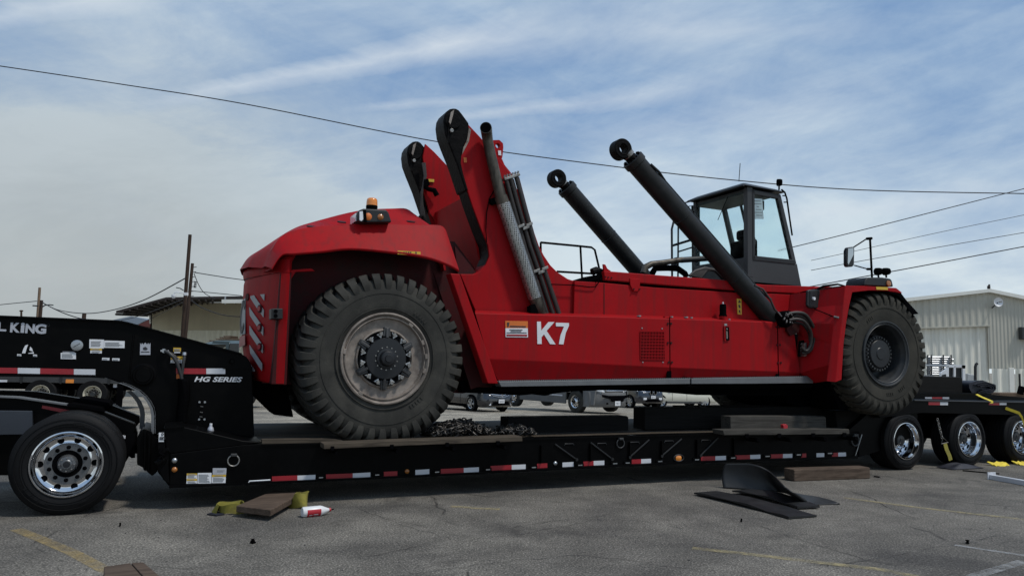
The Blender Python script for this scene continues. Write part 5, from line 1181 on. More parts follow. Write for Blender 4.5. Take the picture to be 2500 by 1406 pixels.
tp('air_hose', MB().tube([on(417, 862, gw0 - .03), on(426, 868, gw0 - .05), on(434, 877, gw0 - .05)], .014, 8), M['hose'], smooth=80)
tp('air_hose', MB().tube([on(451, 864, gw0 - .05), on(450, 875, gw0 - .07), on(447, 890, gw0 - .07), on(444, 915, gw0 - .06)], .018, 10), M['cabgrey'], smooth=80); tp('hose_fitting', MB().cyl(on(451, 861, gw0 - .05), on(450, 868, gw0 - .06), .026, 10), M['alu'], smooth=60)
# spiral wrapped hose bundle
hb = []; 
for k in range(240):
    f = k / 239; c = on(447 + 3 * math.sin(f * 5), 925 + 105 * f, gw0 - .06); a = k * .9
    hb.append(c + Vector((math.cos(a) * .05, math.sin(a) * .045, 0)))
tp('spiral_hose', MB().tube(hb, .014, 5), M['blackm'], smooth=80)
tp('side_sign', MB().trace([(387, 1056), (401, 1056), (400, 1077), (387, 1077)], .30, .31, .3), M['white']) if False else None
sg_ = tp('side_label', MB().trace([(388, 1055), (400.5, 1055), (400, 1077), (387.5, 1077)], -.036, -.028, 0), M['white'])
a = on(394, 1063, -.040); tx = text('lettering', 'D', a, .028, M['print'], T, bold=.04, width=.022); a = on(389, 1074, -.040); text('lettering', 'SID', a, .035, M['print'], T, bold=.04, width=.055)
# stickers on the deck beam
def dsl(px, mt, nm, off=.005): return tp(nm, MB().trace(px, -off, -.001, 0), M[mt])
dsl([(456, 1155), (481, 1155), (481, 1179.5), (455, 1180)], 'white', 'caution_sticker'); dsl([(456, 1155), (481, 1155), (481, 1159), (456, 1159.5)], 'yellow', 'caution_sticker', .007); dsl([(456, 1168), (481, 1168), (481, 1172.5), (456, 1173)], 'yellow', 'caution_sticker', .007)
dsl([(482.5, 1154), (516.5, 1153.5), (515.5, 1179), (482, 1179.5)], 'white', 'data_plate')
dsl([(519.5, 1142), (553, 1142), (552, 1157.5), (519, 1158)], 'silver', 'data_plate'); dsl([(517.5, 1158.5), (551.5, 1158), (550.5, 1178), (516.5, 1178.5)], 'white', 'caution_sticker'); dsl([(517.5, 1158.5), (551.5, 1158), (551, 1163), (517, 1163.5)], 'yellow', 'caution_sticker', .007)
pr_ = MB(); lines_on(458, 1160, 479, 1167, 3, -.006, pr_); lines_on(458, 1174, 479, 1179, 2, -.006, pr_); lines_on(485, 1157, 513, 1177, 8, -.006, pr_); lines_on(520, 1165, 548, 1176, 5, -.006, pr_); lines_on(460, 1156, 478, 1158.5, 1, -.008, pr_); lines_on(524, 1159.5, 545, 1162, 1, -.008, pr_); lines_on(460, 1169, 478, 1171.5, 1, -.008, pr_); lines_on(530, 1146, 550, 1152, 2, -.006, pr_)
tp('fine_print', pr_, M['reflect'])

# ---- rear bogie frame
zt_ = on(2300, 977, .0).z
tp('bogie_frame', MB().trace([(2130, 1000), (2170, 985), (2232, 977), (2560, 983), (2560, 1016), (2440, 1012), (2250, 1008), (2150, 1020)], .0, .12), M['black'], bevel=.008)
tp('bogie_frame', MB().trace([(2130, 1000), (2170, 985), (2232, 977), (2560, 983), (2560, 1016), (2440, 1012), (2250, 1008), (2150, 1020)], 2.48, 2.60, 0), M['black'])
tp('bogie_deck', MB().trace([(2130, 996), (2172, 984), (2232, 975), (2560, 980), (2560, 990), (2232, 988), (2140, 1008)], .12, 2.48, .12), M['black'])
tp('inner_frame', MB().trace([(2120, 1000), (2240, 985), (2560, 990), (2560, 1070), (2120, 1060)], .65, .95, .65), M['blackm']); tp('inner_frame', MB().trace([(2120, 1000), (2240, 985), (2560, 990), (2560, 1070), (2120, 1060)], 1.65, 1.95, .65), M['blackm'])
tp('rear_ramp', MB().trace([(2421, 963), (2560, 975), (2560, 983), (2400, 977), (2405, 964)], .5, 2.4, .5), M['black'])
tp('rear_step', MB().trace([(2235, 960), (2420, 960), (2425, 977), (2233, 976)], .55, 2.3, .55), M['black'])
def bt_(px, mt, w=-.004): tp('reflective_tape', MB().trace(px, w - .003, w, w), M[mt])
bt_([(2266.5, 980), (2294.5, 980.5), (2294.5, 988.5), (2266.5, 988)], 'tapered', 0); bt_([(2295, 980.5), (2314, 981), (2314, 988.5), (2295, 988.5)], 'tapewhite', 0)
bt_([(2414, 980), (2439.5, 980.5), (2439.5, 988.5), (2414, 988)], 'tapered', 0); bt_([(2440, 980.5), (2457, 980.5), (2457, 988), (2440, 988)], 'tapewhite', 0)
bt_([(2258, 969), (2275, 969), (2275, 974.5), (2258, 974.5)], 'silver', .548); bt_([(2275.5, 969), (2300, 969), (2300, 974.5), (2275.5, 974.5)], 'tapered', .548); bt_([(2301, 969), (2317, 969), (2317, 975), (2301, 975)], 'silver', .548)
tp('deck_edge_angle', MB().cyl(on(2232, 977, -.01), on(2560, 983, -.01), .012, 6), M['cabgrey'])

# ---- truck wheels
def truck_wheel(name, parent, C, R, width, rr, style, flip=False, mt_t='tyrek', dual=False):
    w = bpy.data.objects.new(name, None); COL.objects.link(w)
    fr = RIG @ Matrix.Translation(C) @ (Matrix.Rotation(PI, 4, 'Z') if flip else IDN)
    w.parent = parent; w.matrix_basis = world_of(parent).inverted() @ fr
    def ob(n, mb, mt, **k): return obj(n, mb, mt, w, fr, **k)
    ax = (0, 1, 0); O = (0, 0, 0)
    def tyre(y0):
        pf = [(rr + .003, .03), (rr + .006, .004), (rr + .03, -.004), (rr + .08, -.010), (R - .10, -.012), (R - .07, -.004), (R - .035, .006), (R - .012, .022)]
        ng = 4 if width < .36 else 6
        grooves = []; y_ = .03; wd_ = width - .06
        for k in range(ng):
            g0 = y_ + wd_ * (k + 1) / (ng + 1); grooves += [(R, g0 - .010), (R - .015, g0 - .006), (R - .015, g0 + .006), (R, g0 + .010)]
        back = [(r, width - h) for r, h in reversed(pf)]
        return [(r, h + y0) for r, h in pf + [(R, .035)] + grooves + [(R, width - .035)] + back]
    ob('tyre', MB().lathe(tyre(0), O, ax, 80), M[mt_t], smooth=32)
    sw = MB()
    for r_ in (rr + .055, rr + .075, R - .055): sw.lathe([(r_ - .003, -.008), (r_, -.0145), (r_ + .003, -.008)], O, ax, 80)
    for a0, n_, r_, hgt in ((3.5, 11, R - .10, .018), (.1, 12, R - .10, .018), (2.6, 4, R - .10, .014)):
        for k in range(n_):
            a = a0 + k * .062; q = Vector((math.cos(a), 0, -math.sin(a))); e = Vector((math.sin(a), 0, math.cos(a)))
            c = e * r_ + Vector((0, -.0145, 0)); hw = .007 + .004 * ((k * 7) % 3)
            sw.slab([c - q * hw - e * hgt, c + q * hw - e * hgt * .6, c + q * hw + e * hgt, c - q * hw + e * hgt * .7], (0, .004, 0))
    ob('sidewall_lettering', sw, M[mt_t], smooth=40)
    if dual: ob('inner_tyre', MB().lathe(tyre(width + .04), O, ax, 64), M[mt_t], smooth=32)
    if style == 'flat':      # polished disc with ten hand holes
        pf = [(rr + .004, .03), (rr + .006, .0), (rr, -.012), (rr - .012, -.014), (rr - .018, .0), (rr - .03, .012), (rr - .035, .03), (rr - .05, .045), (rr - .075, .062), (rr - .10, .064), (rr - .118, .058), (rr - .122, .050), (rr - .126, .050), (.10, .050), (.098, .09)]
        ob('rim', MB().lathe(pf, O, ax, 96), M['chrome'], smooth=35)
        ob('disc_face', MB().lathe([(.205, .047), (.10, .047)], O, ax, 64), M['disc'])
        hr_ = rr - .085
        hy = .060
        for k in range(10):
            a = .31 + 2 * PI * k / 10; e = Vector((math.sin(a), 0, math.cos(a)))
            ob('hand_hole', MB().lathe([(.0005, -.002), (.025, -.002), (.028, -.006), (.031, -.002), (.031, .004)], e * hr_ + Vector((0, hy, 0)), ax, 20), M['blackm'], smooth=50)
            a = 2 * PI * k / 10; e = Vector((math.sin(a), 0, math.cos(a)))
            ob('wheel_nut', MB().lathe([(.0005, -.022), (.012, -.020), (.020, -.004), (.021, .0)], e * .163 + Vector((0, .048, 0)), ax, 12), M['blackm'], smooth=50)
        ob('hub_well', MB().lathe([(.112, .046), (.108, .05), (.085, .09)], O, ax, 40), M['blackm']); ob('hub_ring', MB().lathe([(.135, .0465), (.095, .0465)], O, ax, 48), M['blackm'])
        ob('hub_cap', MB().lathe([(.095, .06), (.083, .015), (.075, .0), (.050, -.005), (.048, -.02), (.040, -.026), (.0005, -.026)], O, ax, 40), M['disc'], smooth=30)
        ob('hub_centre', MB().lathe([(.0005, -.030), (.03, -.029), (.036, -.022)], O, ax, 24), M['hub'], smooth=40)
        for k in range(8):
            a = 2 * PI * k / 8; e = Vector((math.sin(a), 0, math.cos(a))); ob('stud', MB().disc(e * .066 + Vector((0, .0, 0)), (0, -1, 0), .007, .018, 8), M['chrome'])
    else:                     # deep polished dish of the wide trailer wheels
        dp = .20
        pf = [(rr + .004, .03), (rr + .006, .0), (rr, -.012), (rr - .010, -.014), (rr - .016, .0), (rr - .022, .02), (rr - .036, .035), (rr - .042, .06), (rr - .042, .10), (rr - .052, .12), (rr - .058, .15), (rr - .060, .185), (rr - .08, .20), (rr - .11, dp - .02), (rr - .16, dp - .035), (.085, dp - .035)]
        ob('rim', MB().lathe(pf, O, ax, 96), M['chrome'], smooth=35)
        for k in range(10):
            a = .2 + 2 * PI * k / 10; e = Vector((math.sin(a), 0, math.cos(a)))
            if k % 2 == 0 or True: ob('hand_hole', MB().disc(e * (rr - .095) + Vector((0, dp - .022, 0)), (0, -1, 0), .020, .008, 16), M['blackm'])
            e = Vector((math.sin(a + .3), 0, math.cos(a + .3))); ob('wheel_nut', MB().disc(e * .14 + Vector((0, dp - .035, 0)), (0, -1, 0), .016, .03, 6), M['alu'])
        ob('hub_cap', MB().lathe([(.10, dp - .03), (.095, dp - .09), (.085, dp - .11), (.05, dp - .12), (.045, dp - .135), (.0005, dp - .135)], O, ax, 32), M['rimgrey'], smooth=30)
        ob('hub_centre', MB().lathe([(.0005, dp - .137), (.035, dp - .137), (.04, dp - .13)], O, ax, 24), M['hub'])
        if flip: return w
    return w
RW = .478
for u in (2212, 2367, 2496):
    c = on(u, 1078, .0); c.z = RW
    truck_wheel('wheel', T, c, RW, .42, .305, 'deep'); truck_wheel('wheel', T, Vector((c.x, 2.6, RW)), RW, .42, .305, 'deep', flip=True)
    tp('axle', MB().cyl(Vector((c.x, .45, RW)), Vector((c.x, 2.15, RW)), .07, 12), M['blackm'])

# ================================================================== TOWING TRACTOR (only its tail is in the frame)
G = empty('truck_tractor', 'black truck tractor at the left edge with polished dual wheels under the gooseneck', 'truck', on(160, 1258, .0) + Vector((0, 1.2, 0)))
gp_ = lambda n, mb, mt, **k: obj(n, mb, mt, G, **k)
c = on(163, 1134, .0); RT_ = on(160, 1009, 0).z / 2 + .0; c.z = RT_
truck_wheel('wheel', G, c, RT_, .28, .325, 'flat', dual=True); truck_wheel('wheel', G, Vector((c.x, 2.5, RT_)), RT_, .28, .325, 'flat', flip=True, dual=True)
c2 = c + Vector((-1.35, 0, 0)); truck_wheel('wheel', G, c2, RT_, .28, .325, 'flat', dual=True)
gp_('axle', MB().cyl(c + Vector((0, .6, 0)), c + Vector((0, 2.0, 0)), .08, 12), M['blackm'])
# swept tail frame over the wheel
fr_ = [(-200, 962), (0, 966), (47, 968), (170, 987), (255, 1005), (330, 1034), (331, 1052), (320, 1064), (325, 1082), (322, 1118), (313, 1112), (300, 1078), (270, 1050), (90, 1052), (80, 1160), (-200, 1160)]
gp_('tail_frame', MB().trace(fr_, .66, .80, .66), M['black'], bevel=.01)
gp_('tail_frame', MB().trace(fr_, 1.75, 1.89, .66), M['black'])
gp_('frame_top_edge', MB().trace([(-200, 962), (0, 966), (47, 967), (170, 985), (168, 990), (46, 972), (0, 970), (-200, 967)], .60, .68, .66), M['foot'], bevel=.004)
gp_('ramp_plate', MB().trace([(165, 985), (176, 982), (250, 994), (256, 1004), (170, 992)], .5, 2.0, .6), M['blackm'], bevel=.006)
gp_('reflective_tape', MB().trace([(104, 989), (182, 1003), (182, 1013), (102, 996)], .652, .658, .66), M['tapered']); gp_('reflective_tape', MB().trace([(184, 1000), (233, 1007), (231, 1017), (183, 1009)], .652, .658, .66), M['silver'])
gp_('side_panel', MB().trace([(-200, 1000), (78, 1003), (80, 1060), (-200, 1065)], .56, .62, .56), M['tank'], bevel=.006)
gp_('frame_rail', MB().trace([(-200, 990), (300, 1060), (300, 1100), (-200, 1150)], 1.0, 1.12, .66), M['blackm']); gp_('frame_rail', MB().trace([(-200, 990), (300, 1060), (300, 1100), (-200, 1150)], 1.5, 1.62, .66), M['blackm'])
gp_('mud_flap', MB().trace([(303, 1060), (331, 1056), (330, 1116), (322, 1117), (312, 1110)], .62, .66, .66), M['blackm'])
gp_('tail_lamp', MB().trace([(298, 1062), (307, 1063), (306, 1071), (300, 1069)], .61, .64, .62), M['tapewhite'], bevel=.003)
gp_('coupling_bar', MB().cyl(on(322, 1095, .9), on(345, 1097, .9), .05, 12), M['blackm'])
# folded cylinder bellows between tractor and trailer nose
pl = [(345, 1050), (352, 1045), (368, 1050), (374, 1060), (382, 1068), (386, 1060), (388, 1100), (384, 1150), (372, 1160), (362, 1152), (350, 1140), (335, 1132), (334, 1070), (340, 1056)]
tp('nose_lock', MB().trace(pl, .5, 1.4, .55), M['black'], bevel=.02)
for q in ([(352, 1052), (358, 1050), (356, 1148), (350, 1142)], [(362, 1056), (370, 1064), (366, 1150), (360, 1146)]): tp('lock_rib', MB().trace(q, .46, .5, .55), M['black'], bevel=.006)
# ================================================================== LOOSE THINGS ON THE TRAILER
def thing(name, label, cat, mb, mt, **k):
    g = k.pop('group', None); o = obj(name, mb, mt, **k); tag(o, label, cat, g); return o
def timber(name, label, px, w0, w1, mt, bev=.012, cat='timber', group=None):
    return thing(name, label, cat, MB().trace(px, w0, w1), M[mt], bevel=bev, group=group)
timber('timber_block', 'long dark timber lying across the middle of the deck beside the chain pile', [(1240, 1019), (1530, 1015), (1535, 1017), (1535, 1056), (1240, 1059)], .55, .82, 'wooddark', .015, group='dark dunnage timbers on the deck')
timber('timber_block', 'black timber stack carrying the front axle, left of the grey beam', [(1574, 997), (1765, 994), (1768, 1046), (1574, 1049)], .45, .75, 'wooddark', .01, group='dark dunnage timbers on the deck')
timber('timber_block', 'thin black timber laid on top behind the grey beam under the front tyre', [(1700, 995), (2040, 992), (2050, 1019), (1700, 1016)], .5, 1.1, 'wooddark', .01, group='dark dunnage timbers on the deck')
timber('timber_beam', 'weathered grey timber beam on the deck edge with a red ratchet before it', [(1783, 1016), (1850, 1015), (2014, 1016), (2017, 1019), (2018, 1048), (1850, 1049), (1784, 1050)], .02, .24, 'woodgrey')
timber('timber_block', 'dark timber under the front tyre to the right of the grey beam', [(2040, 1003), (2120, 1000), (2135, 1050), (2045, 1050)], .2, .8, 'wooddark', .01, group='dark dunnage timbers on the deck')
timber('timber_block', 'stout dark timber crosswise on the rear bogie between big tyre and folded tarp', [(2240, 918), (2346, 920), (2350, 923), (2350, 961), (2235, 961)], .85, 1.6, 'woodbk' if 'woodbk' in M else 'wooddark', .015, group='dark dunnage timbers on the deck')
# red ratchet / tape measure
R_ = empty('ratchet_buckle', 'small red ratchet buckle standing on the deck edge before the grey beam', 'ratchet', on(1912, 1050, -.05))
obj('housing', MB().trace([(1906, 1036), (1914, 1034), (1918, 1038), (1916, 1050), (1908, 1048)], -.10, -.04, -.05), M['redlabel'], R_, bevel=.006)
obj('hook', MB().trace([(1906, 1046), (1916, 1048), (1916, 1052), (1906, 1051)], -.09, -.05, -.05), M['blackm'], R_)
# chain heaps: each heap one run of interlocked links
def heap(name, label, u0, u1, vbase, hpx, n, w, seed, wsp=.5):
    random.seed(seed); mb = MB(); A_ = on(u0, vbase, w); B_ = on(u1, vbase, w); H = on(u0, vbase - hpx, w).z - A_.z
    for k in range(n):
        f = random.random(); x = A_.x + (B_.x - A_.x) * f; ww = w + random.uniform(-.04, wsp); env = (math.sin(PI * min(max(f, .02), .98)) ** .6) * (1 - abs((ww - w) / (wsp + .05) - .4) * .6)
        z = A_.z + .012 + max(env, 0) * H * random.uniform(0, 1) ** .6
        L_, r_ = .040, .024
        rot = Matrix.Translation((x, ww, z)) @ Matrix.Rotation(random.uniform(0, 2 * PI), 4, 'Z') @ Matrix.Rotation(random.uniform(-.7, .7), 4, 'Y') @ Matrix.Rotation(random.uniform(0, PI), 4, 'X')
        pts = []
        for q in range(10):
            a = 2 * PI * q / 10; pts.append(rot @ Vector((math.cos(a) * r_ + (L_ if math.cos(a) > 0 else -L_) * .6, math.sin(a) * r_, 0)))
        mb.tube(pts, .0105, 6, closed=True)
    return thing(name, label, 'chain', mb, M['chain'], smooth=80, group='chain heaps on the deck')
heap('chain_pile', 'large heap of rusty steel chain behind the big rear tyre on the deck', 1062, 1212, 1068, 36, 300, .12, 5, .6)
heap('chain_pile', 'small flat coil of steel chain lying in front of the dark deck timber', 1228, 1306, 1061, 18, 80, .12, 9, .35)
# drinking water bottle
wb = on(513, 1063, .35); B_ = empty('water_bottle', 'small clear water bottle on the trailer nose under the HG SERIES lettering', 'bottle', Vector((wb.x, wb.y, wb.z - .06)))
o_ = Vector((wb.x, wb.y, wb.z - .08))
obj('body', MB().lathe([(.0005, 0), (.036, 0), (.037, .02), (.034, .05), (.037, .08), (.036, .14), (.030, .165), (.014, .19), (.013, .20)], o_, (0, 0, 1), 24), M['clearb'] if 'clearb' in M else M['silver'], B_, smooth=60)
obj('label_band', MB().lathe([(.0375, .055), (.0385, .06), (.0385, .11), (.0375, .115)], o_, (0, 0, 1), 24), mat('blue_label', (.12, .16, .5), .5), B_, smooth=60)
obj('cap', MB().lathe([(.0005, .215), (.015, .215), (.016, .20), (.016, .195)], o_, (0, 0, 1), 16), M['white'], B_)
# folded tarp on the bogie
tb = on(2380, 963, .9)
rows_ = []
for i, w_ in enumerate(np.linspace(.75, 1.7, 6)):
    ring_ = []
    for k in range(25):
        a = 2 * PI * k / 24; r1_, r2_ = .40 + .02 * math.sin(3 * a + i), .135 + .012 * math.sin(5 * a + 1.7 * i)
        x = math.copysign(abs(math.cos(a)) ** .6, math.cos(a)) * r1_; z = math.copysign(abs(math.sin(a)) ** .7, math.sin(a)) * r2_
        ring_.append(Vector((tb.x + .02 + x, w_, tb.z + .14 + z * (1.0 if x < .1 else .8))))
    rows_.append(ring_)
TT = empty('folded_tarp', 'folded navy tarpaulin bundle on the rear bogie deck beside the dark timber', 'tarp', tb)
mb = MB().grid(rows_); mb.add(rows_[0], [tuple(range(24))]); mb.add(rows_[-1], [tuple(range(24))])
obj('bundle', mb, M['tarp'], TT, smooth=60)
for k in range(3):
    pts = [Vector((tb.x + .02 + math.cos(a) * (.34 - .08 * k), .74 - .01 * k, tb.z + .14 + math.sin(a) * (.105 - .032 * k))) for a in np.linspace(-2.2, 2.6, 16)]
    obj('fold', MB().ribbon(pts, .03, (0, 1, 0), .012), M['tarp'], TT, smooth=60)
thing('lashing_strap', 'thin pale yellow strap running over the rear bogie deck below the tarp', 'strap', MB().ribbon([on(2352, 960, .7), on(2382, 961, .6), on(2395, 968, .3), on(2421, 979, -.02), on(2421, 984, -.03)], .024, (.5, -.5, .1), .004), M['strapb'])
thing('lashing_strap', 'bright yellow strap hanging over the rearmost trailer tyre at the right edge', 'strap', MB().ribbon([on(2455, 996, -.03), on(2488, 1008, -.05), on(2495, 1018, -.06), on(2500, 1034, -.07), on(2506, 1060, -.06)], .026, (0, -.4, 1), .004), M['strapb'])
# hanging chain with strap at the bogie
S_ = empty('ratchet_strap', 'dirty webbing strap hanging on a chain and ring before the middle trailer tyre', 'strap', on(2310, 1130, -.12))
a_, b_ = on(2288, 1021, -.08), on(2300, 1070, -.10); mb = MB(); n = 9
for k in range(n):
    c = a_.lerp(b_, (k + .5) / n); d = (b_ - a_).normalized(); side_ = d.cross(Vector((0, 1, 0))).normalized() if k % 2 else Vector((0, 1, 0)); hl = (b_ - a_).length / n * .68
    mb.tube([c + d * math.cos(t) * hl + side_ * math.sin(t) * .018 for t in [2 * PI * q / 10 for q in range(10)]], .006, 6, closed=True)
obj('chain', mb, M['steel'], S_, smooth=80)
tri = [on(2302, 1068, -.1), on(2315, 1079, -.1), on(2298, 1083, -.1)]
obj('triangle_ring', MB().tube(tri, .008, 6, closed=True), M['steel'], S_)
obj('webbing', MB().ribbon([on(2307, 1082, -.1), on(2311, 1097, -.12), on(2318, 1112, -.13), on(2321, 1123, -.14)], .045, (1, 0, .25), .006), M['strap'], S_)
# ================================================================== THINGS LYING ON THE ASPHALT
def G_(u, v, z=0): return flat(u, v, z)
# cracked plank with webbing under it
pk = [G_(577, 1258), G_(643, 1272), G_(712, 1247), G_(738, 1218), G_(682, 1212)]
pk = [G_(575, 1262), G_(660, 1273), G_(735, 1228), G_(668, 1221)]
thing('plank', 'short thick weathered plank resting on yellow webbing in front of the trailer', 'plank', MB().slab([p + Vector((0, 0, .05)) for p in pk], (0, 0, .065)), M['woodbrown'], bevel=.008)
def coil(name, label, u, v, rx, turns, hw, mt, seed=1, z0=.0, sy=1.0, up=.0):
    random.seed(seed); c = G_(u, v); pts = []
    n = int(turns * 16)
    for k in range(n):
        a = 2 * PI * k / 16 + .6; r = rx * (.55 + .45 * k / n); pts.append(c + Vector((math.cos(a) * r, math.sin(a) * r * .8 * sy, hw + z0 + .012 * math.sin(3 * a) + up * k / n)))
    o = thing(name, label, 'strap', MB().ribbon(pts, hw, [Vector((.5 * math.sin(k * .55 + seed), .5 * math.cos(k * .43), 1)) for k in range(n)], .006), M[mt], smooth=60); return o
coil('webbing_sling', 'dirty yellow webbing loosely coiled left of the plank on the asphalt', 563, 1252, .17, 1.6, .055, 'strap', 2, sy=.9)
coil('webbing_sling', 'yellow webbing loop standing between the plank and the white bottle', 728, 1240, .105, 1.3, .085, 'strap', 5, sy=.9)
thing('cloth_scrap', 'flat dark blue scrap of cloth at the left end of the webbing coil', 'scrap', MB().slab([G_(505, 1256, .005), G_(530, 1249, .005), G_(548, 1256, .005), G_(528, 1259, .005)], (0, 0, .012)), M['tarp'])
# lubricant bottle on its side
a_ = G_(737, 1262); ang = Vector((math.cos(-YAW), math.sin(-YAW), 0)).normalized()
d = (G_(808, 1256) - G_(737, 1263)).normalized(); r = .052; a_ = G_(738, 1264) + Vector((0, 0, r)) + Vector((0, .03, 0))
BO = empty('oil_bottle', 'white plastic bottle with red and black label lying beside the plank', 'bottle', a_)
Lb = (G_(808, 1256) - G_(737, 1263)).length
obj('body', MB().lathe([(.0005, 0), (r * .85, 0), (r, .012), (r, Lb * .62), (r * .9, Lb * .68), (r * .45, Lb * .86), (r * .34, Lb * .90), (r * .34, Lb * .93), (.0005, Lb * .93)], a_, d, 32), M['bottle'], BO, smooth=40)
obj('cap', MB().lathe([(r * .4, Lb * .92), (r * .4, Lb * .97), (r * .2, Lb * 1.0), (.0005, Lb * 1.01)], a_, d, 16), M['redlabel'], BO)
obj('nozzle', MB().cyl(a_ + d * Lb * 1.0, a_ + d * Lb * 1.09, .006, 8), M['blackm'], BO)
obj('red_label', MB().lathe([(r + .001, Lb * .13), (r + .001, Lb * .60)], a_, d, 24, t0=-.2 - PI * .1, t1=PI * .45), M['redlabel'], BO, smooth=60)
obj('black_label', MB().lathe([(r + .0012, Lb * .13), (r + .0012, Lb * .60)], a_, d, 24, t0=PI * .47, t1=PI * .95), M['print'], BO, smooth=60)
pm = MB()
for (h0, h1, t) in ((.2, .3, .5), (.35, .5, .4), (.38, .55, .9), (.18, .3, 1.0), (.2, .55, 1.8), (.2, .5, 2.1), (.22, .55, 2.4)):
    pm.lathe([(r + .0022, Lb * h0), (r + .0022, Lb * h1)], a_, d, 3, t0=t, t1=t + .16)
obj('label_print', pm, M['white'], BO)
# timber on the ground, right
tl = [G_(1939, 1175), G_(2125, 1168)]
e = (tl[1] - tl[0]).normalized(); n_ = Vector((-e.y, e.x, 0))
b0 = [tl[0], tl[1], tl[1] + n_ * .22, tl[0] + n_ * .22]
thing('timber_beam', 'old brown timber beam lying on the asphalt right of the rubber mat', 'timber', MB().slab(b0, (0, 0, .17)), M['woodbrown'], bevel=.014)
# bottom left block with a split
p0 = [G_(252, 1425), G_(395, 1425), G_(352, 1371, .10), G_(257, 1379, .10)]
zt_b = .11
q = [G_(254, 1382, zt_b), G_(325, 1371, zt_b), G_(352, 1371, zt_b), G_(432, 1445, zt_b), G_(258, 1468, zt_b)]
BL = empty('timber_offcut', 'split timber offcut at the bottom left end of the yellow line', 'timber', G_(320, 1420))
q = [G_(254, 1382, zt_b), G_(318, 1373, zt_b), G_(382, 1445, zt_b), G_(254, 1460, zt_b)]
obj('block_half', MB().slab([p - Vector((0, 0, zt_b)) for p in q], (0, 0, zt_b)), M['woodbrown'], BL, bevel=.006)
q = [G_(321, 1373, zt_b), G_(350, 1371, zt_b), G_(432, 1440, zt_b), G_(386, 1445, zt_b)]
obj('block_half', MB().slab([p - Vector((0, 0, zt_b)) for p in q], (0, 0, zt_b)), M['woodbrown'], BL, bevel=.006)
# rubber strips and the curled mat
def strip_mat(label, ctr, hws, lift, th=.018, name='rubber_strip', cat='rubber strip', group='flat rubber strips', nsub=5):
    P = [G_(u, v) for u, v in ctr]; out = []
    for i in range(len(P) - 1):
        for k in range(nsub): out.append((P[i].lerp(P[i + 1], k / nsub), (i + k / nsub)))
    out.append((P[-1], len(P) - 1)); rows_ = []; m = len(out)
    top_, bot = [], []
    for i, (p, f) in enumerate(out):
        d = (out[min(i + 1, m - 1)][0] - out[max(i - 1, 0)][0]).normalized(); s = Vector((-d.y, d.x, 0)); hw = np.interp(f, range(len(hws)), hws); z = np.interp(f, range(len(lift)), lift) + .006
        l_ = p + s * (hw + random.uniform(-.004, .004)); r__ = p - s * (hw + random.uniform(-.004, .004)); top_.append((l_ + Vector((0, 0, z + th)), r__ + Vector((0, 0, z + th + .01 * math.sin(i)))) ); bot.append((l_ + Vector((0, 0, z)), r__ + Vector((0, 0, z))))
    rows_ = [[t[0] for t in top_], [t[1] for t in top_], [b[1] for b in bot], [b[0] for b in bot], [t[0] for t in top_]]
    mb = MB().grid(rows_); n = m
    mb.add([top_[0][0], top_[0][1], bot[0][1], bot[0][0]], [(0, 1, 2, 3)]); mb.add([top_[-1][0], top_[-1][1], bot[-1][1], bot[-1][0]], [(0, 1, 2, 3)])
    return thing(name, label, cat, mb, M['rubber'], group=group, smooth=40)
strip_mat('long black rubber strip lying flat nearest the camera', [(1722, 1206), (1800, 1225), (1890, 1246), (1960, 1265)], [.19, .19, .20, .20], [.01, .03, .012, .0])
strip_mat('shorter ragged rubber strip lying between the long strip and the curled mat', [(1812, 1203), (1868, 1216), (1930, 1230), (1975, 1243)], [.17, .19, .18, .16], [.02, .05, .03, .01])
# curled mat: wall standing at left, twisting down to flat at right
up_px = [(1770, 1131), (1800, 1131), (1832, 1131), (1860, 1138), (1885, 1155), (1905, 1178), (1925, 1198), (1955, 1208), (1990, 1211), (2030, 1222), (2050, 1229)]
lo_px = [(1766, 1191), (1800, 1193), (1840, 1196), (1880, 1200), (1918, 1200), (1935, 1210), (1955, 1222), (1975, 1230), (1990, 1233), (2020, 1231), (2046, 1231)]
L_ = []; U_ = []
for i, ((u0, v0), (u1, v1)) in enumerate(zip(up_px, lo_px)):
    if i <= 4: lo_ = G_(u1, v1, .004); dwt = lo_.y + (.03 if i < 3 else .05); up_ = on(u0, v0, dwt + .02)
    else:
        lo_ = G_(u1, v1, .004 + max(0, .02 * (8 - i))); zz = (.30, .20, .12, .06, .03, .015)[i - 5]; up_ = G_(u0, v0, zz)
    L_.append(lo_); U_.append(up_)
# ease through with subdivided rows
rowsM = []
for j in range(6):
    rowsM.append([l.lerp(u, j / 5) + Vector((0, .05 * math.sin(PI * j / 5) if i < 5 else 0, 0)) for i, (l, u) in enumerate(zip(L_, U_))])
mo = thing('rubber_mat', 'wide black rubber mat standing on edge and curling down to the asphalt', 'rubber mat', MB().grid(rowsM), M['rubber'], smooth=80, recalc=False)
s = mo.modifiers.new('subsurf', 'SUBSURF'); s.levels = 2; s.render_levels = 2; s.boundary_smooth = 'PRESERVE_CORNERS'
sd = mo.modifiers.new('solidify', 'SOLIDIFY'); sd.thickness = .02; sd.offset = 0
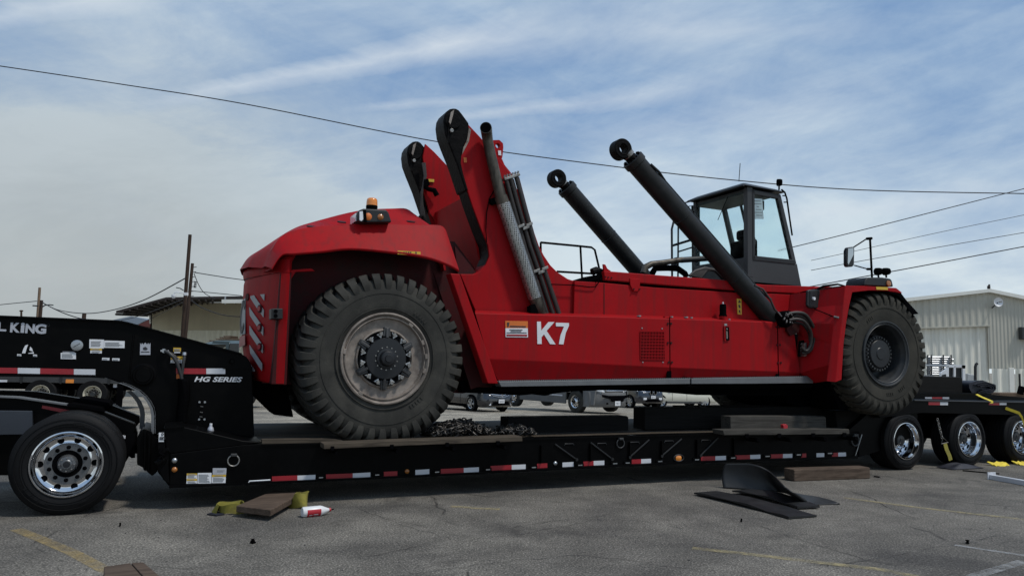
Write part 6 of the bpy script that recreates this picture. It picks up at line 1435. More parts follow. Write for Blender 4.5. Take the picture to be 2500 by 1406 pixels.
# bolt and stick, steel bar, straps on the right
thing('bolt', 'small steel bolt lying right of the brown timber beam', 'bolt', MB().cyl(G_(2134, 1162, .012), G_(2148, 1164, .012), .012, 8), M['chain']); 
sb = empty('steel_bar', 'white painted steel square bar with an end plate at the right edge', 'steel bar', G_(2450, 1180))
P0, P1 = G_(2416, 1170, .0), G_(2560, 1196, 0); d = (P1 - P0).normalized(); n_ = Vector((-d.y, d.x, 0))
obj('bar', MB().slab([P0, P1, P1 + n_ * .09, P0 + n_ * .09], (0, 0, .075)), M['tapewhite'], sb, bevel=.006)
obj('end_plate', MB().slab([P0 - n_ * .03, P0 + n_ * .13, P0 + n_ * .13 - d * .015, P0 - n_ * .03 - d * .015], (0, 0, .11)), M['tapewhite'], sb, bevel=.003)
random.seed(11)
rag = []
c = G_(2345, 1142)
for i in range(7):
    rag.append([c + Vector((-.42 + .14 * k, -.16 + .055 * i, .012 + (.10 if 0 < i < 6 and 0 < k < 6 else 0) * random.uniform(.3, 1) * math.exp(-((k - 3) / 2.4) ** 2))) for k in range(7)])
o = thing('cloth', 'crumpled dark blue cloth on the asphalt before the middle trailer wheel', 'cloth', MB().grid(rag), M['tarp2'] if 'tarp2' in M else M['tarp'], smooth=80); s = o.modifiers.new('subsurf', 'SUBSURF'); s.levels = 2; s.render_levels = 2
thing('black_pole', 'thin black rod lying on the asphalt right of the blue cloth', 'rod', MB().cyl(G_(2350, 1148, .01), G_(2440, 1156, .01), .010, 6), M['blackm'])
for lab, u, v, rx, sd_ in (('yellow strap folded flat on the asphalt before the rear wheels', 2440, 1136, .20, 4), ('yellow strap bundle cut by the right edge of the picture', 2494, 1134, .14, 8)):
    c = G_(u, v); pts = []; random.seed(sd_)
    for k in range(30):
        f = k / 29; t = (k % 10) / 9; x = (-rx + 2 * rx * t) if (k // 10) % 2 == 0 else (rx - 2 * rx * t); pts.append(c + Vector((x, .02 * math.sin(k) + .05 * (k // 10) - .05, .015 + .012 * (k // 10) + .01 * math.sin(k * 1.3))))
    thing('lashing_strap', lab, 'strap', MB().ribbon(pts, .03, [(.1 * math.sin(k), .8, .5) for k in range(30)], .008), M['strapb'], smooth=60)
# gravel crumbs and leaves scattered on the asphalt
random.seed(21); gm = MB()
for k in range(420):
    u = random.uniform(0, 2500); v = random.uniform(1215, 1400); p = G_(u, v); s = random.uniform(.004, .012)
    if random.random() < .5 and u > 1200: continue
    vs = [p + Vector((random.uniform(-s, s), random.uniform(-s, s), random.uniform(0, s))) for _ in range(4)]; vs.append(p + Vector((0, 0, s * 1.2))); gm.add(vs, [(0, 1, 4), (1, 2, 4), (2, 3, 4), (3, 0, 4), (0, 1, 2, 3)])
gr = obj('gravel', gm, mat('gravel_crumbs', (.11, .105, .10), .9, var=.6, scale=3), smooth=5); tag(gr, 'small stone crumbs scattered over the asphalt', 'gravel', kind='stuff')
for u, v, s in ((617, 1326, .024), (2362, 1327, .018), (293, 1285, .010), (1810, 1274, .011)):
    p = G_(u, v); ds = MB(); 
    for k in range(3): a = random.uniform(0, 6); ds.slab([p + Vector((math.cos(a + t) * s * random.uniform(.5, 1.2), math.sin(a + t) * s, .004 + k * .012)) for t in (0, 1.6, 3.2, 4.6)], (0, 0, .010))
    thing('debris', {617: 'dark crumpled scrap on the asphalt below the plank', 2362: 'dark lump of dirt near the bottom right cracks', 293: 'tiny dark scrap right of the tractor wheel', 1810: 'tiny dark crumb left of the long rubber strip'}[u], 'debris', ds, M['blackm'], group=None)
# ================================================================== BACKGROUND
def fz(u, v, Y): return far(u, v, Y)
def slab_px(px, Y, depth, mb=None):
    mb = mb or MB(); return mb.slab([far(u, v, Y) for u, v in px], (0, depth, 0))
bo = lambda n, mb, mt, par, **k: obj(n, mb, mt, par, IDN, **k)
corr = mat('beige_cladding', (.47, .455, .39), .6, .1, var=.08, scale=.4, streak=((.32, .31, .265), .5, 1.2)); corrw = mat('pale_cladding', (.78, .76, .67), .55, .1, var=.06, scale=.5, streak=((.38, .38, .34), .4, 1.5))
trimm = mat('cream_trim', (.75, .74, .68), .6, var=.05); shedw = mat('ochre_render', (.55, .50, .36), .8, var=.1, scale=.5, streak=((.38, .34, .24), .5, 1)); shedc = mat('pale_ribbed_sheet', (.78, .76, .62), .6, var=.06); soffit = mat('rusty_soffit', (.03, .022, .02), .8, var=.4, scale=2)
def ribbed(u0, u1, topf, botf, Y, pitch, mt, name, par, dep=.05):
    """vertically ribbed cladding between two pixel columns; topf / botf give image rows"""
    A_ = far(u0, 900, Y).x; B_ = far(u1, 900, Y).x; n = max(int((B_ - A_) / pitch), 2); mb = MB(); top_, bot_ = [], []
    for k in range(n * 4 + 1):
        f = k / (n * 4); x = A_ + (B_ - A_) * f; d = (0, 0, -dep, -dep)[k % 4] ; x += (0, 0, 0, 0)[k % 4]; u = u0 + (u1 - u0) * f
        zt_2 = far(u, topf(u), Y).z; zb_2 = far(u, botf(u), Y).z; sh = (.12, -.12, -.38, .38)[k % 4] * 0
        top_.append(Vector((x, Y + d, zt_2))); bot_.append(Vector((x, Y + d, zb_2)))
    mb.grid([bot_, top_]); return bo(name, mb, mt, par, smooth=10, recalc=False)
lin = lambda a, b: (lambda u: a[1] + (b[1] - a[1]) * (u - a[0]) / (b[0] - a[0]))
# ---- warehouse on the right
WY = 50.0
WH = empty('warehouse', 'large beige ribbed metal warehouse with a low gable behind the trailer at right', 'warehouse', Vector((far(2418, 900, WY).x, WY + 10, -1)), IDN)
topL = lin((2050, 752), (2418, 712)); topR = lin((2418, 712), (2640, 758))
def wtop(u): return topL(u) if u < 2418 else topR(u)
bot = lambda u: 985
ribbed(2050, 2250, wtop, bot, WY, .42, corr, 'wall_cladding', WH); 
ribbed(2250, 2415, wtop, lin((2250, 801), (2415, 795)), WY, .42, corr, 'wall_cladding', WH)
ribbed(2415, 2760, wtop, lin((2415, 900), (2760, 905)), WY, .25, corr, 'wall_cladding', WH, .03)
ribbed(2250, 2415, lin((2250, 802), (2415, 796)), bot, WY + .25, .50, corrw, 'sliding_door', WH, .07)
ribbed(2421, 2465, lin((2421, 899), (2465, 901)), bot, WY - .05, .42, corrw, 'lower_cladding', WH, .12); ribbed(2478, 2760, lin((2478, 900), (2760, 905)), bot, WY - .05, .42, corrw, 'lower_cladding', WH, .12)
bo('side_door', slab_px([(2464, 898), (2476, 898), (2479, 985), (2467, 985)], WY - .25, .2), trimm, WH, bevel=.02)
bo('door_lintel', slab_px([(2248, 799), (2418, 793), (2418, 796), (2248, 802)], WY - .1, .15), corr, WH)
bo('gable_trim', slab_px([(2040, 746), (2418, 705), (2418, 713), (2040, 755)], WY - .35, .3), trimm, WH); bo('gable_trim', slab_px([(2418, 705), (2640, 750), (2640, 759), (2418, 713)], WY - .35, .3), trimm, WH)
rf_ = [far(2040, 746, WY - .35), far(2418, 705, WY - .35), far(2640, 750, WY - .35)]
bo('roof', MB().grid([rf_, [p + Vector((0, 30, 0)) for p in rf_]]), corr, WH)
bo('side_wall', MB().slab([far(2050, 752, WY), far(2050, 985, WY), far(2050, 985, WY) + Vector((0, 30, 0)), far(2050, 752, WY) + Vector((0, 30, 0))], (.1, 0, 0)), corr, WH)
bo('vent_cowl', MB().cyl(far(2414, 705, WY), far(2414, 698, WY), .10, 10).add([far(2411, 701, WY), far(2413, 694, WY), far(2418, 694, WY), far(2416, 703, WY)], [(0, 1, 2, 3)]), soffit, WH)
bo('wall_lamp', MB().box(tuple(far(2493, 818, WY) - Vector((.2, .4, .3))), tuple(far(2499, 806, WY) + Vector((.2, 0, .2)))), M['cabgrey'], WH, bevel=.05)
dc = far(2421.5, 739, WY)
DH = empty('satellite_dish', 'round white satellite dish mounted high on the warehouse gable', 'dish', dc, IDN)
bo('reflector', MB().lathe([(.0005, .14), (.12, .13), (.22, .09), (.30, .02), (.31, .0), (.30, .03), (.2, .12), (.0005, .17)], dc + Vector((0, -.7, 0)), (0, 1, 0), 32), M['white'], DH, smooth=60); bo('feed_horn', MB().cyl(dc + Vector((0, -.75, 0)), dc + Vector((0, -1.0, -.02)), .04, 10), M['steel'], DH); bo('bracket', MB().cyl(dc + Vector((0, -.6, -.05)), dc + Vector((.0, .0, -.35)), .04, 8), M['cabgrey'], DH)
# ---- things in front of the warehouse
RK = empty('pipe_rack', 'steel stillage stacked with silver pipes before the warehouse door', 'pipe rack', gfar(2290, 975), IDN); RYk = 34.0
for j in range(9):
    v = 872 + j * 5.2; bo('pipe', MB().cyl(far(2262 + (j % 3), v, RYk), far(2322 + (j % 2) * 5, v + 1, RYk), .055, 8), M['alu'], RK, smooth=60)
for u in (2266, 2275, 2304, 2323): bo('upright', slab_px([(u - 1, 866), (u + 1, 866), (u + 1, 985), (u - 1, 985)], RYk - .12, .06), M['cabgrey'], RK)
bo('shelf', slab_px([(2258, 915), (2278, 916), (2278, 919), (2258, 918)], RYk - .5, 1.0), M['alu'], RK)
YM = empty('yard_machine', 'white cabbed yard machine parked between pipe rack and warehouse door', 'machine', gfar(2335, 975), IDN); my = 32.0
bo('cab_frame', slab_px([(2313, 893), (2356, 894), (2357, 935), (2313, 935)], my, .05, MB()), M['cabdark'], YM)
for px in ([(2311, 892), (2357, 893), (2357, 898), (2311, 897)], [(2312, 892), (2317, 892), (2317, 960), (2312, 960)], [(2329, 893), (2334, 893), (2334, 960), (2329, 960)], [(2350, 893), (2357, 893), (2358, 960), (2351, 960)], [(2296, 910), (2313, 898), (2313, 960), (2296, 960)]): bo('cab_panel', slab_px(px, my - .1, .1), M['white'], YM, bevel=.02)
bo('cab_body', slab_px([(2290, 935), (2358, 935), (2358, 975), (2290, 975)], my, 1.8), M['white'], YM, bevel=.03)
bo('cab_roof', slab_px([(2311, 890), (2358, 891), (2358, 894), (2311, 893)], my - .1, 1.6), M['white'], YM); bo('cab_window', slab_px([(2301, 915), (2310, 913), (2310, 925), (2301, 926)], my - .16, .05), M['cabdark'], YM)
bo('lamp', slab_px([(2353, 891), (2358, 892), (2357, 900), (2353, 898)], my - .3, .15), M['blackm'], YM, bevel=.02)
thing('stack_pipe', 'thin black exhaust stack standing before the warehouse door', 'exhaust pipe', MB().tube([far(2381, 960, 33), far(2381, 895, 33), far(2383, 889, 33), far(2386, 887, 33)], .06, 8), M['cabdark'], frame=IDN)
thing('equipment_box', 'small grey machine half hidden behind the thin black exhaust stack', 'machine', slab_px([(2362, 912), (2378, 915), (2378, 960), (2362, 960)], 34, .6), M['alu'], frame=IDN, bevel=.02)
for k, (u0, u1, v) in enumerate(((2435, 2560, 966), (2430, 2570, 970), (2440, 2540, 962))):
    thing('plank_stack_board', ('lower', 'bottom', 'upper')[k] + ' pale plank of the stack at the right edge behind the trailer', 'plank', slab_px([(u0, v - 3), (u1, v - 2), (u1, v + 1), (u0, v + .5)], 26, .8), M['polel'], frame=IDN)
thing('machine_part', 'dark lump of machinery on the plank stack at the right edge', 'machine part', MB().tube([far(2490, 962, 26), far(2493, 946, 26), far(2503, 950, 26), (far(2510, 962, 26))], .10, 8), M['blackm'], frame=IDN, smooth=60)
thing('post', 'thin dark lamp post before the warehouse at the far right', 'post', MB().cyl(far(2491, 985, 47), far(2489, 912, 47), .06, 8), M['cabdark'], frame=IDN)

# ---- shed on the left
SY = 46.0
SHD = empty('shed', 'ochre walled industrial shed with a dark overhanging roof behind the gooseneck', 'shed', Vector((far(480, 900, SY).x, SY + 8, -1)), IDN)
bo('upper_wall', slab_px([(367, 764), (420, 740), (720, 736), (720, 806), (620, 808), (420, 812), (367, 815)], SY, .2), shedw, SHD)
ribbed(366, 720, lambda u: 806, lambda u: 960, SY - .05, .34, shedc, 'lower_cladding', SHD, .05)
bo('side_wall', MB().slab([far(367, 764, SY), far(367, 960, SY), far(367, 960, SY) + Vector((0, 25, 0)), far(367, 764, SY) + Vector((0, 25, 0))], (.1, 0, 0)), shedw, SHD)
fe = [(283, 764), (405, 731), (520, 729), (720, 727)]; we = [(362, 768), (430, 745), (520, 738), (720, 735)]
F_ = [far(u, v, SY - 6) for u, v in fe]; B2 = [far(u, v, SY + .3) for u, v in we]; up_ = Vector((0, 0, .12))
bo('roof', MB().grid([[p + up_ for p in B2], [p + up_ for p in F_], F_, B2]), soffit, SHD, smooth=10)
for k in range(22):
    f = k / 21 * 2.99; i = int(f); t = f - i; a = F_[i].lerp(F_[i + 1], t); b = B2[i].lerp(B2[i + 1], t); bo('rafter', MB().tube([a - up_ * .6, b - up_ * .6], .06, 4), soffit, SHD)
bo('fascia', slab_px([(541, 731), (720, 730), (720, 739), (541, 740)], SY - 6.2, .1), trimm, SHD); bo('downpipe', MB().cyl(far(550, 742, SY - 6.1), far(550, 724, SY - 6.1), .05, 8), M['alu'], SHD)
bo('gutter', MB().tube([far(362, 770, SY - .2), far(366, 771, SY - .2), far(367, 790, SY - .2)], .05, 6), trimm, SHD)
thing('low_roof', 'small rusty red lean-to roof left of the ochre shed', 'roof', slab_px([(330, 797), (352, 785), (367, 778), (367, 796), (345, 800)], 52, 1.0), mat('rust_roof', (.12, .035, .03), .8), frame=IDN)
for k, (u0, u1) in enumerate(((162, 178), (184, 200))): thing('roof_unit', ('left', 'right')[k] + ' of the two pale roof units just above the gooseneck edge', 'roof unit', slab_px([(u0, 777), (u1, 777), (u1, 800), (u0, 800)], 90, 3), M['silver'], frame=IDN)
# distant hill
hl = MB(); n = 40
for k in range(n):
    pass
hpts = [(-60, 812), (60, 802), (150, 796), (230, 790), (290, 778), (320, 772), (350, 778), (420, 796), (520, 806), (700, 815), (1200, 850), (2400, 905)]
hb_ = [far(u, v, 1500) for u, v in hpts]
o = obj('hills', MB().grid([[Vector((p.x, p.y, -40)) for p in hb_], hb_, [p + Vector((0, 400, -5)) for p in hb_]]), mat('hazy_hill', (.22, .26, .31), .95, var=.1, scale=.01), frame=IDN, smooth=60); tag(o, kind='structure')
# ---- utility poles
def pole(name, label, px, Y, r, mt, cat='utility pole', extra=None, group=None):
    e = empty(name, label, cat, gfar(px[1][0], 905) if False else Vector((far(*px[1], Y).x, Y, ground_z(Y))), IDN, group=group)
    a, b = far(*px[0], Y), far(*px[1], Y); b = a + (b - a) * ((a.z - ground_z(Y)) / (a.z - b.z))
    bo('pole_shaft', MB().tube([b, a], [r * 1.15, r * .9], 14), M[mt], e, smooth=60)
    return e, a, b
e1, a1, b1 = pole('utility_pole', 'tallest brown timber utility pole behind the gooseneck', [(464, 573), (450, 760)], 34, .055 * 1.0 + .03, 'pole')
e2, a2, b2 = pole('utility_pole', 'shorter brown pole with step irons right of the tallest pole', [(470, 643), (452, 828)], 33.6, .075, 'pole')
for k in range(7):
    p = a2.lerp(b2, .03 + .035 * k); bo('step_iron', MB().cyl(p, p + Vector((.22, -.05, .02)), .018, 6), M['steel'], e2)
for k in range(4): p = a2.lerp(b2, .14 + .012 * k); bo('insulator', MB().disc(p + Vector((.22, 0, 0)), (0, 0, 1), .06, .05, 8), M['cabgrey'], e2)
bo('crossarm', MB().tube([far(448, 709, 33.5), far(440, 704, 33.5), (far(430, 702, 33.5))], .025, 6), M['cabgrey'], e1)
bo('camera_bracket', MB().tube([far(450, 716, 33.4), far(432, 713, 33.4), far(426, 715, 33.4), far(424, 721, 33.4)], .025, 6), M['white'], e1, smooth=60); bo('dome_camera', MB().lathe([(.0005, -.1), (.07, -.07), (.10, 0), (.10, .08), (.0005, .1)], far(424, 724, 33.4), (0, 0, 1), 14), M['white'], e1, smooth=60)
bo('junction_box', slab_px([(449, 714), (457, 714), (457, 721), (449, 721)], 33.4, .2), M['white'], e1)
e3, a3, b3 = pole('utility_pole', 'distant pale wooden pole rising left above the gooseneck', [(97, 702), (92, 772)], 60, .11, 'polel')
e4, a4, b4 = pole('utility_pole', 'distant short dark pole right beside the pale distant pole', [(101.5, 733), (98, 775)], 59, .13, 'pole')
bo('street_lamp_arm', MB().tube([far(102, 750, 59), far(110, 745, 59), far(122, 744, 59), far(130, 745, 59)], .05, 6), M['cabgrey'], e4); bo('street_lamp_arm', MB().cyl(far(93, 747, 59), far(80, 746, 59), .06, 6), M['cabgrey'], e4)
e5, a5, b5 = pole('utility_pole', 'short dark stub pole between the two roof units and the shed roof', [(206, 764), (204, 786)], 70, .2, 'pole')
e6, a6, b6 = pole('transformer_pole', 'tiny distant frame of a power pole at the far left', [(52, 757), (52, 776)], 110, .15, 'pole')
bo('crossarm', MB().cyl(far(48, 759, 110), far(56, 759, 110), .1, 6), M['pole'], e6)
# ---- overhead cables
def cable(label, px, Ys, r=.02, sag=0, group='overhead cables'):
    pts = []
    for (u, v), Y in zip(px, Ys): pts.append(far(u, v, Y))
    out = []
    for i in range(len(pts) - 1):
        p0, p1, p2, p3 = pts[max(i - 1, 0)], pts[i], pts[i + 1], pts[min(i + 2, len(pts) - 1)]
        for j in range(8):
            t = j / 8; out.append(.5 * ((2 * p1) + (p2 - p0) * t + (2 * p0 - 5 * p1 + 4 * p2 - p3) * t * t + (3 * p1 - p0 - 3 * p2 + p3) * t ** 3))
    out.append(pts[-1])
    thing('overhead_cable', label, 'cable', MB().tube(out, r, 5), M['wire'], frame=IDN, smooth=80, group=group)
cable('long overhead cable crossing the whole sky behind the red towers and cylinders', [(-120, 146), (0, 162), (300, 207), (600, 255), (1076, 348), (1500, 407), (1800, 441), (2100, 464), (2500, 473), (2620, 474)], [26] * 10, .020)
cable('dark cable climbing steeply from behind the cab to the right edge', [(1900, 612), (2068, 571), (2300, 512), (2500, 461), (2600, 436)], [30] * 5, .018)
cable('thin upper cable of three passing behind the tall mirror mast', [(1980, 636), (2087, 613), (2300, 566), (2500, 525), (2600, 503)], [34] * 5, .012)
cable('middle cable of three passing behind the tall mirror mast', [(1980, 660), (2087, 640), (2300, 602), (2500, 568), (2600, 551)], [34] * 5, .015)
cable('thick lowest cable passing behind the twin work lights', [(1950, 705), (2068, 683), (2300, 640), (2500, 602), (2600, 583)], [31] * 5, .022)
cable('sagging cable between the distant pale pole and the tallest pole', [(102, 737), (140, 756), (205, 765), (270, 758), (350, 733), (453, 679)], [59, 55, 50, 45, 40, 34], .03)
cable('cable dropping from the pale distant pole towards the shed roof', [(102, 738), (150, 762), (200, 778), (255, 783)], [59, 60, 62, 64], .04)
cable('straight cable leaving the distant pale pole at the left edge', [(-60, 752), (0, 744), (90, 735)], [59] * 3, .03)
cable('cable leading right from the shorter brown pole above the shed roof', [(474, 665), (530, 674), (600, 684), (900, 720)], [34, 34, 35, 38], .02)
cable('cable sagging from the shorter brown pole down to the shed roof', [(474, 668), (485, 695), (500, 716), (525, 730)], [34, 35, 37, 39], .018)
cable('low cable running right from below the step irons', [(466, 710), (530, 716), (590, 722)], [34, 35, 36], .018)
cable('grey cable drooping in front of the shed wall from the brown pole', [(466, 733), (495, 752), (540, 768), (583, 773), (640, 772)], [34, 36, 38, 40, 41], .025)
cable('cable rising from behind the gooseneck to the tallest pole', [(290, 784), (350, 768), (453, 728)], [44, 40, 34], .018)
cable('lower cable rising from behind the gooseneck to the tallest pole', [(330, 795), (380, 772), (448, 737)], [44, 40, 34], .015)

# ---- vehicles
glassd = mat('tinted_window', (.012, .014, .016), .08, var=.1, spec=.8)
def spt(fr, p): return fr @ Vector(p)
def vehicle(name, label, cat, px, wheel_local, heading, Ln, Wd, Ht, paint, wr, axles, style, extra=None):
    gp0 = gfar(*px); h = Vector((math.cos(math.radians(heading)), math.sin(math.radians(heading)), 0)); l = Vector((-h.y, h.x, 0))
    org = gp0 - h * wheel_local[0] - l * wheel_local[1]; org.z = ground_z(gp0.y)
    fr = Matrix.Translation(org) @ Matrix.Rotation(math.radians(heading), 4, 'Z')
    e = empty(name, label, cat, org, IDN, math.radians(heading))
    vb = lambda n, mb, mt, **k: obj(n, mb, mt, e, fr, **k)
    hw = Wd / 2; f = Ln / 2
    def ringb(x, w, z0, z1, r=.12):   # rounded belt section
        return [Vector((x, -w * .9, z0)), Vector((x, -w, z0 + r)), Vector((x, -w * 1.0, (z0 + z1) / 2)), Vector((x, -w * .93, z1 - .02)), Vector((x, -w * .80, z1)), Vector((x, 0, z1 + .03)), Vector((x, w * .80, z1)), Vector((x, w * .93, z1 - .02)), Vector((x, w, (z0 + z1) / 2)), Vector((x, w, z0 + r)), Vector((x, w * .9, z0)), Vector((x, -w * .9, z0))]
    if style in ('sedan', 'suv'):
        zb_, hood, belt = (.20, .92, 1.02) if style == 'sedan' else (.32, 1.14, 1.22)
        st = [(-f, hw * .80, zb_ + .15, belt - .12), (-f + .10, hw * .92, zb_, belt - .02), (-f + .8, hw, zb_, belt), (0, hw, zb_, belt), (f - 1.45, hw, zb_, belt - .02), (f - .75, hw * .97, zb_, hood + .04), (f - .30, hw * .93, zb_, hood - .06), (f - .08, hw * .80, zb_ + .02, hood - .14), (f, hw * .62, zb_ + .10, hood - .22)]
        rows_ = [ringb(*s) for s in st]; mb = MB().grid(rows_); mb.add(rows_[0][:-1], [tuple(range(11))]); mb.add(rows_[-1][:-1], [tuple(range(11))])
        vb('body', mb, paint, smooth=50, bevel=0)
        cab = [(-f + (.75 if style == 'sedan' else .15), hw * .80, belt), (-f + (1.35 if style == 'sedan' else .35), hw * .68, Ht - .03), (0, hw * .72, Ht), (f - 2.35, hw * .68, Ht - .06), (f - 1.40, hw * .80, belt)]
        rc = [[Vector((x, -hw * .86, belt - .03)), Vector((x, -w, z - .01)), Vector((x, 0, z + .02)), Vector((x, w, z - .01)), Vector((x, hw * .86, belt - .03))] for x, w, z in cab]
        vb('windows', MB().grid(rc), glassd, smooth=40)
        vb('roof', MB().grid([[Vector((x, -w * .93, z + .012)), Vector((x, 0, z + .035)), Vector((x, w * .93, z + .012))] for x, w, z in cab[1:4]]), paint, smooth=60)
        for s in (-1, 1): vb('mirror', MB().box((f - 1.75, s * hw * 1.0 - .02, belt), (f - 1.60, s * hw * 1.12 + .02, belt + .13)), paint, bevel=.02)
        for s in (-1, 1):
            hl_ = [Vector((f - .10, s * hw * .50, hood - .24)), Vector((f - .40, s * hw * .90, hood - .14)), Vector((f - .45, s * hw * .91, hood - .05)), Vector((f - .12, s * hw * .46, hood - .14))]
            vb('headlight', MB().slab([p + Vector((.05, s * .01, .01)) for p in hl_], (.03, 0, .01)), M['clear'], bevel=.006)
            vb('door_line', MB().box((f - 1.75, s * hw * 1.003 - .002, zb_ + .15), (f - 1.735, s * hw * 1.003 + .002, belt - .05)), M['blackm']); vb('door_line', MB().box((f - 2.75, s * hw * 1.003 - .002, zb_ + .15), (f - 2.735, s * hw * 1.003 + .002, belt - .05)), M['blackm'])
            vb('sill_trim', MB().box((-f + 1.2, s * hw * 1.0 - .015, zb_ - .02), (f - 1.4, s * hw * 1.0 + .02, zb_ + .08)), M['blackm'] if style == 'sedan' else M['cabgrey'])
            if extra != 'plain': vb('wheel_arch', MB().lathe([(wr + .07, 0), (wr + .07, .02), (.02, .02)], (axles[0], s * hw * .99 - .01, wr), (0, 1, 0), 24), M['blackm']); vb('wheel_arch', MB().lathe([(wr + .07, 0), (wr + .07, .02), (.02, .02)], (axles[1], s * hw * .99 - .01, wr), (0, 1, 0), 24), M['blackm'])
        vb('lower_grille', MB().slab([(f + .005, -hw * .55, zb_ + .10), (f + .005, hw * .55, zb_ + .10), (f + .02, hw * .45, zb_ + .26), (f + .02, -hw * .45, zb_ + .26)], (.02, 0, 0)), M['blackm'], bevel=.01)
        vb('licence_plate', MB().slab([(f + .05, -.16, hood - .52), (f + .05, .16, hood - .52), (f + .05, .16, hood - .36), (f + .05, -.16, hood - .36)], (.012, 0, 0)), M['white'])
        tt_ = spt(fr, (0, 0, 0)); text('lettering', {'sedan': '7GHX521'}.get(style, '8PW4'), (f + .068, -.12, hood - .485), .08, M['reflect'], e, fr, width=.24, xdir=(0, 1, 0), ydir=(0, 0, 1), depth=.001)
        if style == 'sedan':
            vb('grille_bar', MB().tube([(f - .05, -hw * .55, hood - .14), (f + .05, -hw * .25, hood - .17), (f + .065, 0, hood - .20), (f + .05, hw * .25, hood - .17), (f - .05, hw * .55, hood - .14)], .018, 8), M['chrome'], smooth=60); vb('grille_bar', MB().tube([(f + .0, -hw * .50, hood - .20), (f + .06, -hw * .2, hood - .25), (f + .07, 0, hood - .27), (f + .06, hw * .2, hood - .25), (f, hw * .5, hood - .20)], .014, 8), M['chrome'], smooth=60)
            vb('emblem', MB().lathe([(.035, 0), (.055, .01), (.055, .03), (.035, .03)], (f + .06, 0, hood - .19), (1, 0, 0), 20), M['chrome'], smooth=60)
            for s in (-1, 1): vb('fog_light', MB().slab([(f - .06, s * hw * .60, zb_ + .30), (f - .20, s * hw * .82, zb_ + .12), (f - .05, s * hw * .60, zb_ + .10)], (.06, 0, 0)), M['clear'])
        if extra == 'kidney':
            for s in (-1, 1):
                q = [(math.cos(a) * .115 * (1.0) + s * .14, math.sin(a) * .115) for a in np.linspace(0, 2 * PI, 16, endpoint=False)]
                q = [(max(min(y, s * .14 + .10), s * .14 - .10), z) for y, z in q]
                vb('kidney_grille', MB().slab([Vector((f + .03, y, hood - .18 + z)) for y, z in q], (.02, 0, 0)), M['blackm']); vb('grille_surround', MB().tube([Vector((f + .055, y, hood - .18 + z)) for y, z in q], .014, 6, closed=True), M['chrome'], smooth=60)
                vb('fog_light', MB().slab([(f - .02, s * hw * .55 - .12, zb_ + .22), (f - .02, s * hw * .55 + .10, zb_ + .22), (f - .02, s * hw * .55 + .10, zb_ + .34), (f - .02, s * hw * .55 - .12, zb_ + .34)], (.05, 0, 0)), M['clear'], bevel=.01)
    for x in axles:
        for s in (-1, 1):
            w = bpy.data.objects.new('wheel', None); COL.objects.link(w); w.parent = e; c = Vector((x, s * (hw - .01), wr)); wf_ = fr @ Matrix.Translation(c); w.matrix_basis = Matrix.Translation(c)
            tw = .22 if wr < .45 else .30; rr = wr * (.66 if wr < .45 else .57); ax_ = (0, -s, 0)
            obj('tyre', MB().lathe([(rr, .03), (rr + .01, 0), (wr * .9, -.005), (wr, .03), (wr, tw - .03), (wr * .9, tw), (rr, tw)], (0, 0, 0), ax_, 40), M['tyrek'] if wr < .45 else M['tyre'], w, wf_, smooth=40)
            if wr < .45:
                obj('rim', MB().lathe([(rr, .02), (rr - .01, .0), (rr - .03, .01), (rr - .035, .06)], (0, 0, 0), ax_, 40), M['chrome'], w, wf_, smooth=50); obj('brake_disc', MB().lathe([(rr - .03, .09), (.02, .09)], (0, 0, 0), ax_, 24), M['blackm'], w, wf_)
                sp = MB(); ns = 5 if style == 'sedan' else 7
                for k in range(ns):
                    a = 2 * PI * k / ns; d = Vector((math.cos(a), 0, math.sin(a))); q = Vector((-math.sin(a), 0, math.cos(a))); dep = Vector((0, -s * .03, 0))
                    sp.slab([q * .028, d * (rr - .02) + q * .045, d * (rr - .02) - q * .045, q * -.028], (0, -s * .03, 0))
                sp.disc((0, 0, 0), (0, s, 0), .06, .02, 12); obj('spokes', sp, M['alu'], w, wf_)
            else:
                obj('rim', MB().lathe([(rr, .02), (rr - .01, -.01), (rr - .03, .0), (rr - .05, .03), (.14, .02), (.13, -.03), (.10, -.06), (.0005, -.06)], (0, 0, 0), ax_, 40), M['chrome'], w, wf_, smooth=40)
                for k in range(10): a = 2 * PI * k / 10; obj('hand_hole', MB().disc(Vector((math.cos(a) * (rr - .075), s * -.022, math.sin(a) * (rr - .075))), (0, s, 0), .028, .012, 12), M['blackm'], w, wf_)
    return e, fr, vb
vehicle('sedan_car', 'black sedan with chrome grille bars seen under the red machine', 'car', (1153, 1003.5), (1.42, -.80), -50, 4.8, 1.82, 1.47, mat('black_car_paint', (.012, .013, .016), .18, var=.1, coat=1, spec=.6), .335, (1.42, -1.36), 'sedan')
vehicle('sport_utility_car', 'dark navy car with twin kidney grille right of the grey semi truck', 'car', (1541, 996), (1.45, -.85), -66, 4.85, 1.95, 1.75, mat('navy_car_paint', (.008, .012, .022), .18, var=.1, coat=1, spec=.6), .37, (1.45, -1.45), 'suv', extra='kidney')
vehicle('sport_utility_car', 'cream white utility vehicle parked side on right of the dark navy car', 'car', (1613, 996), (1.5, .88), 197, 5.0, 1.95, 1.85, mat('cream_car_paint', (.66, .64, .54), .35, var=.04, coat=.5), .42, (1.5, -1.5), 'suv', extra='plain')
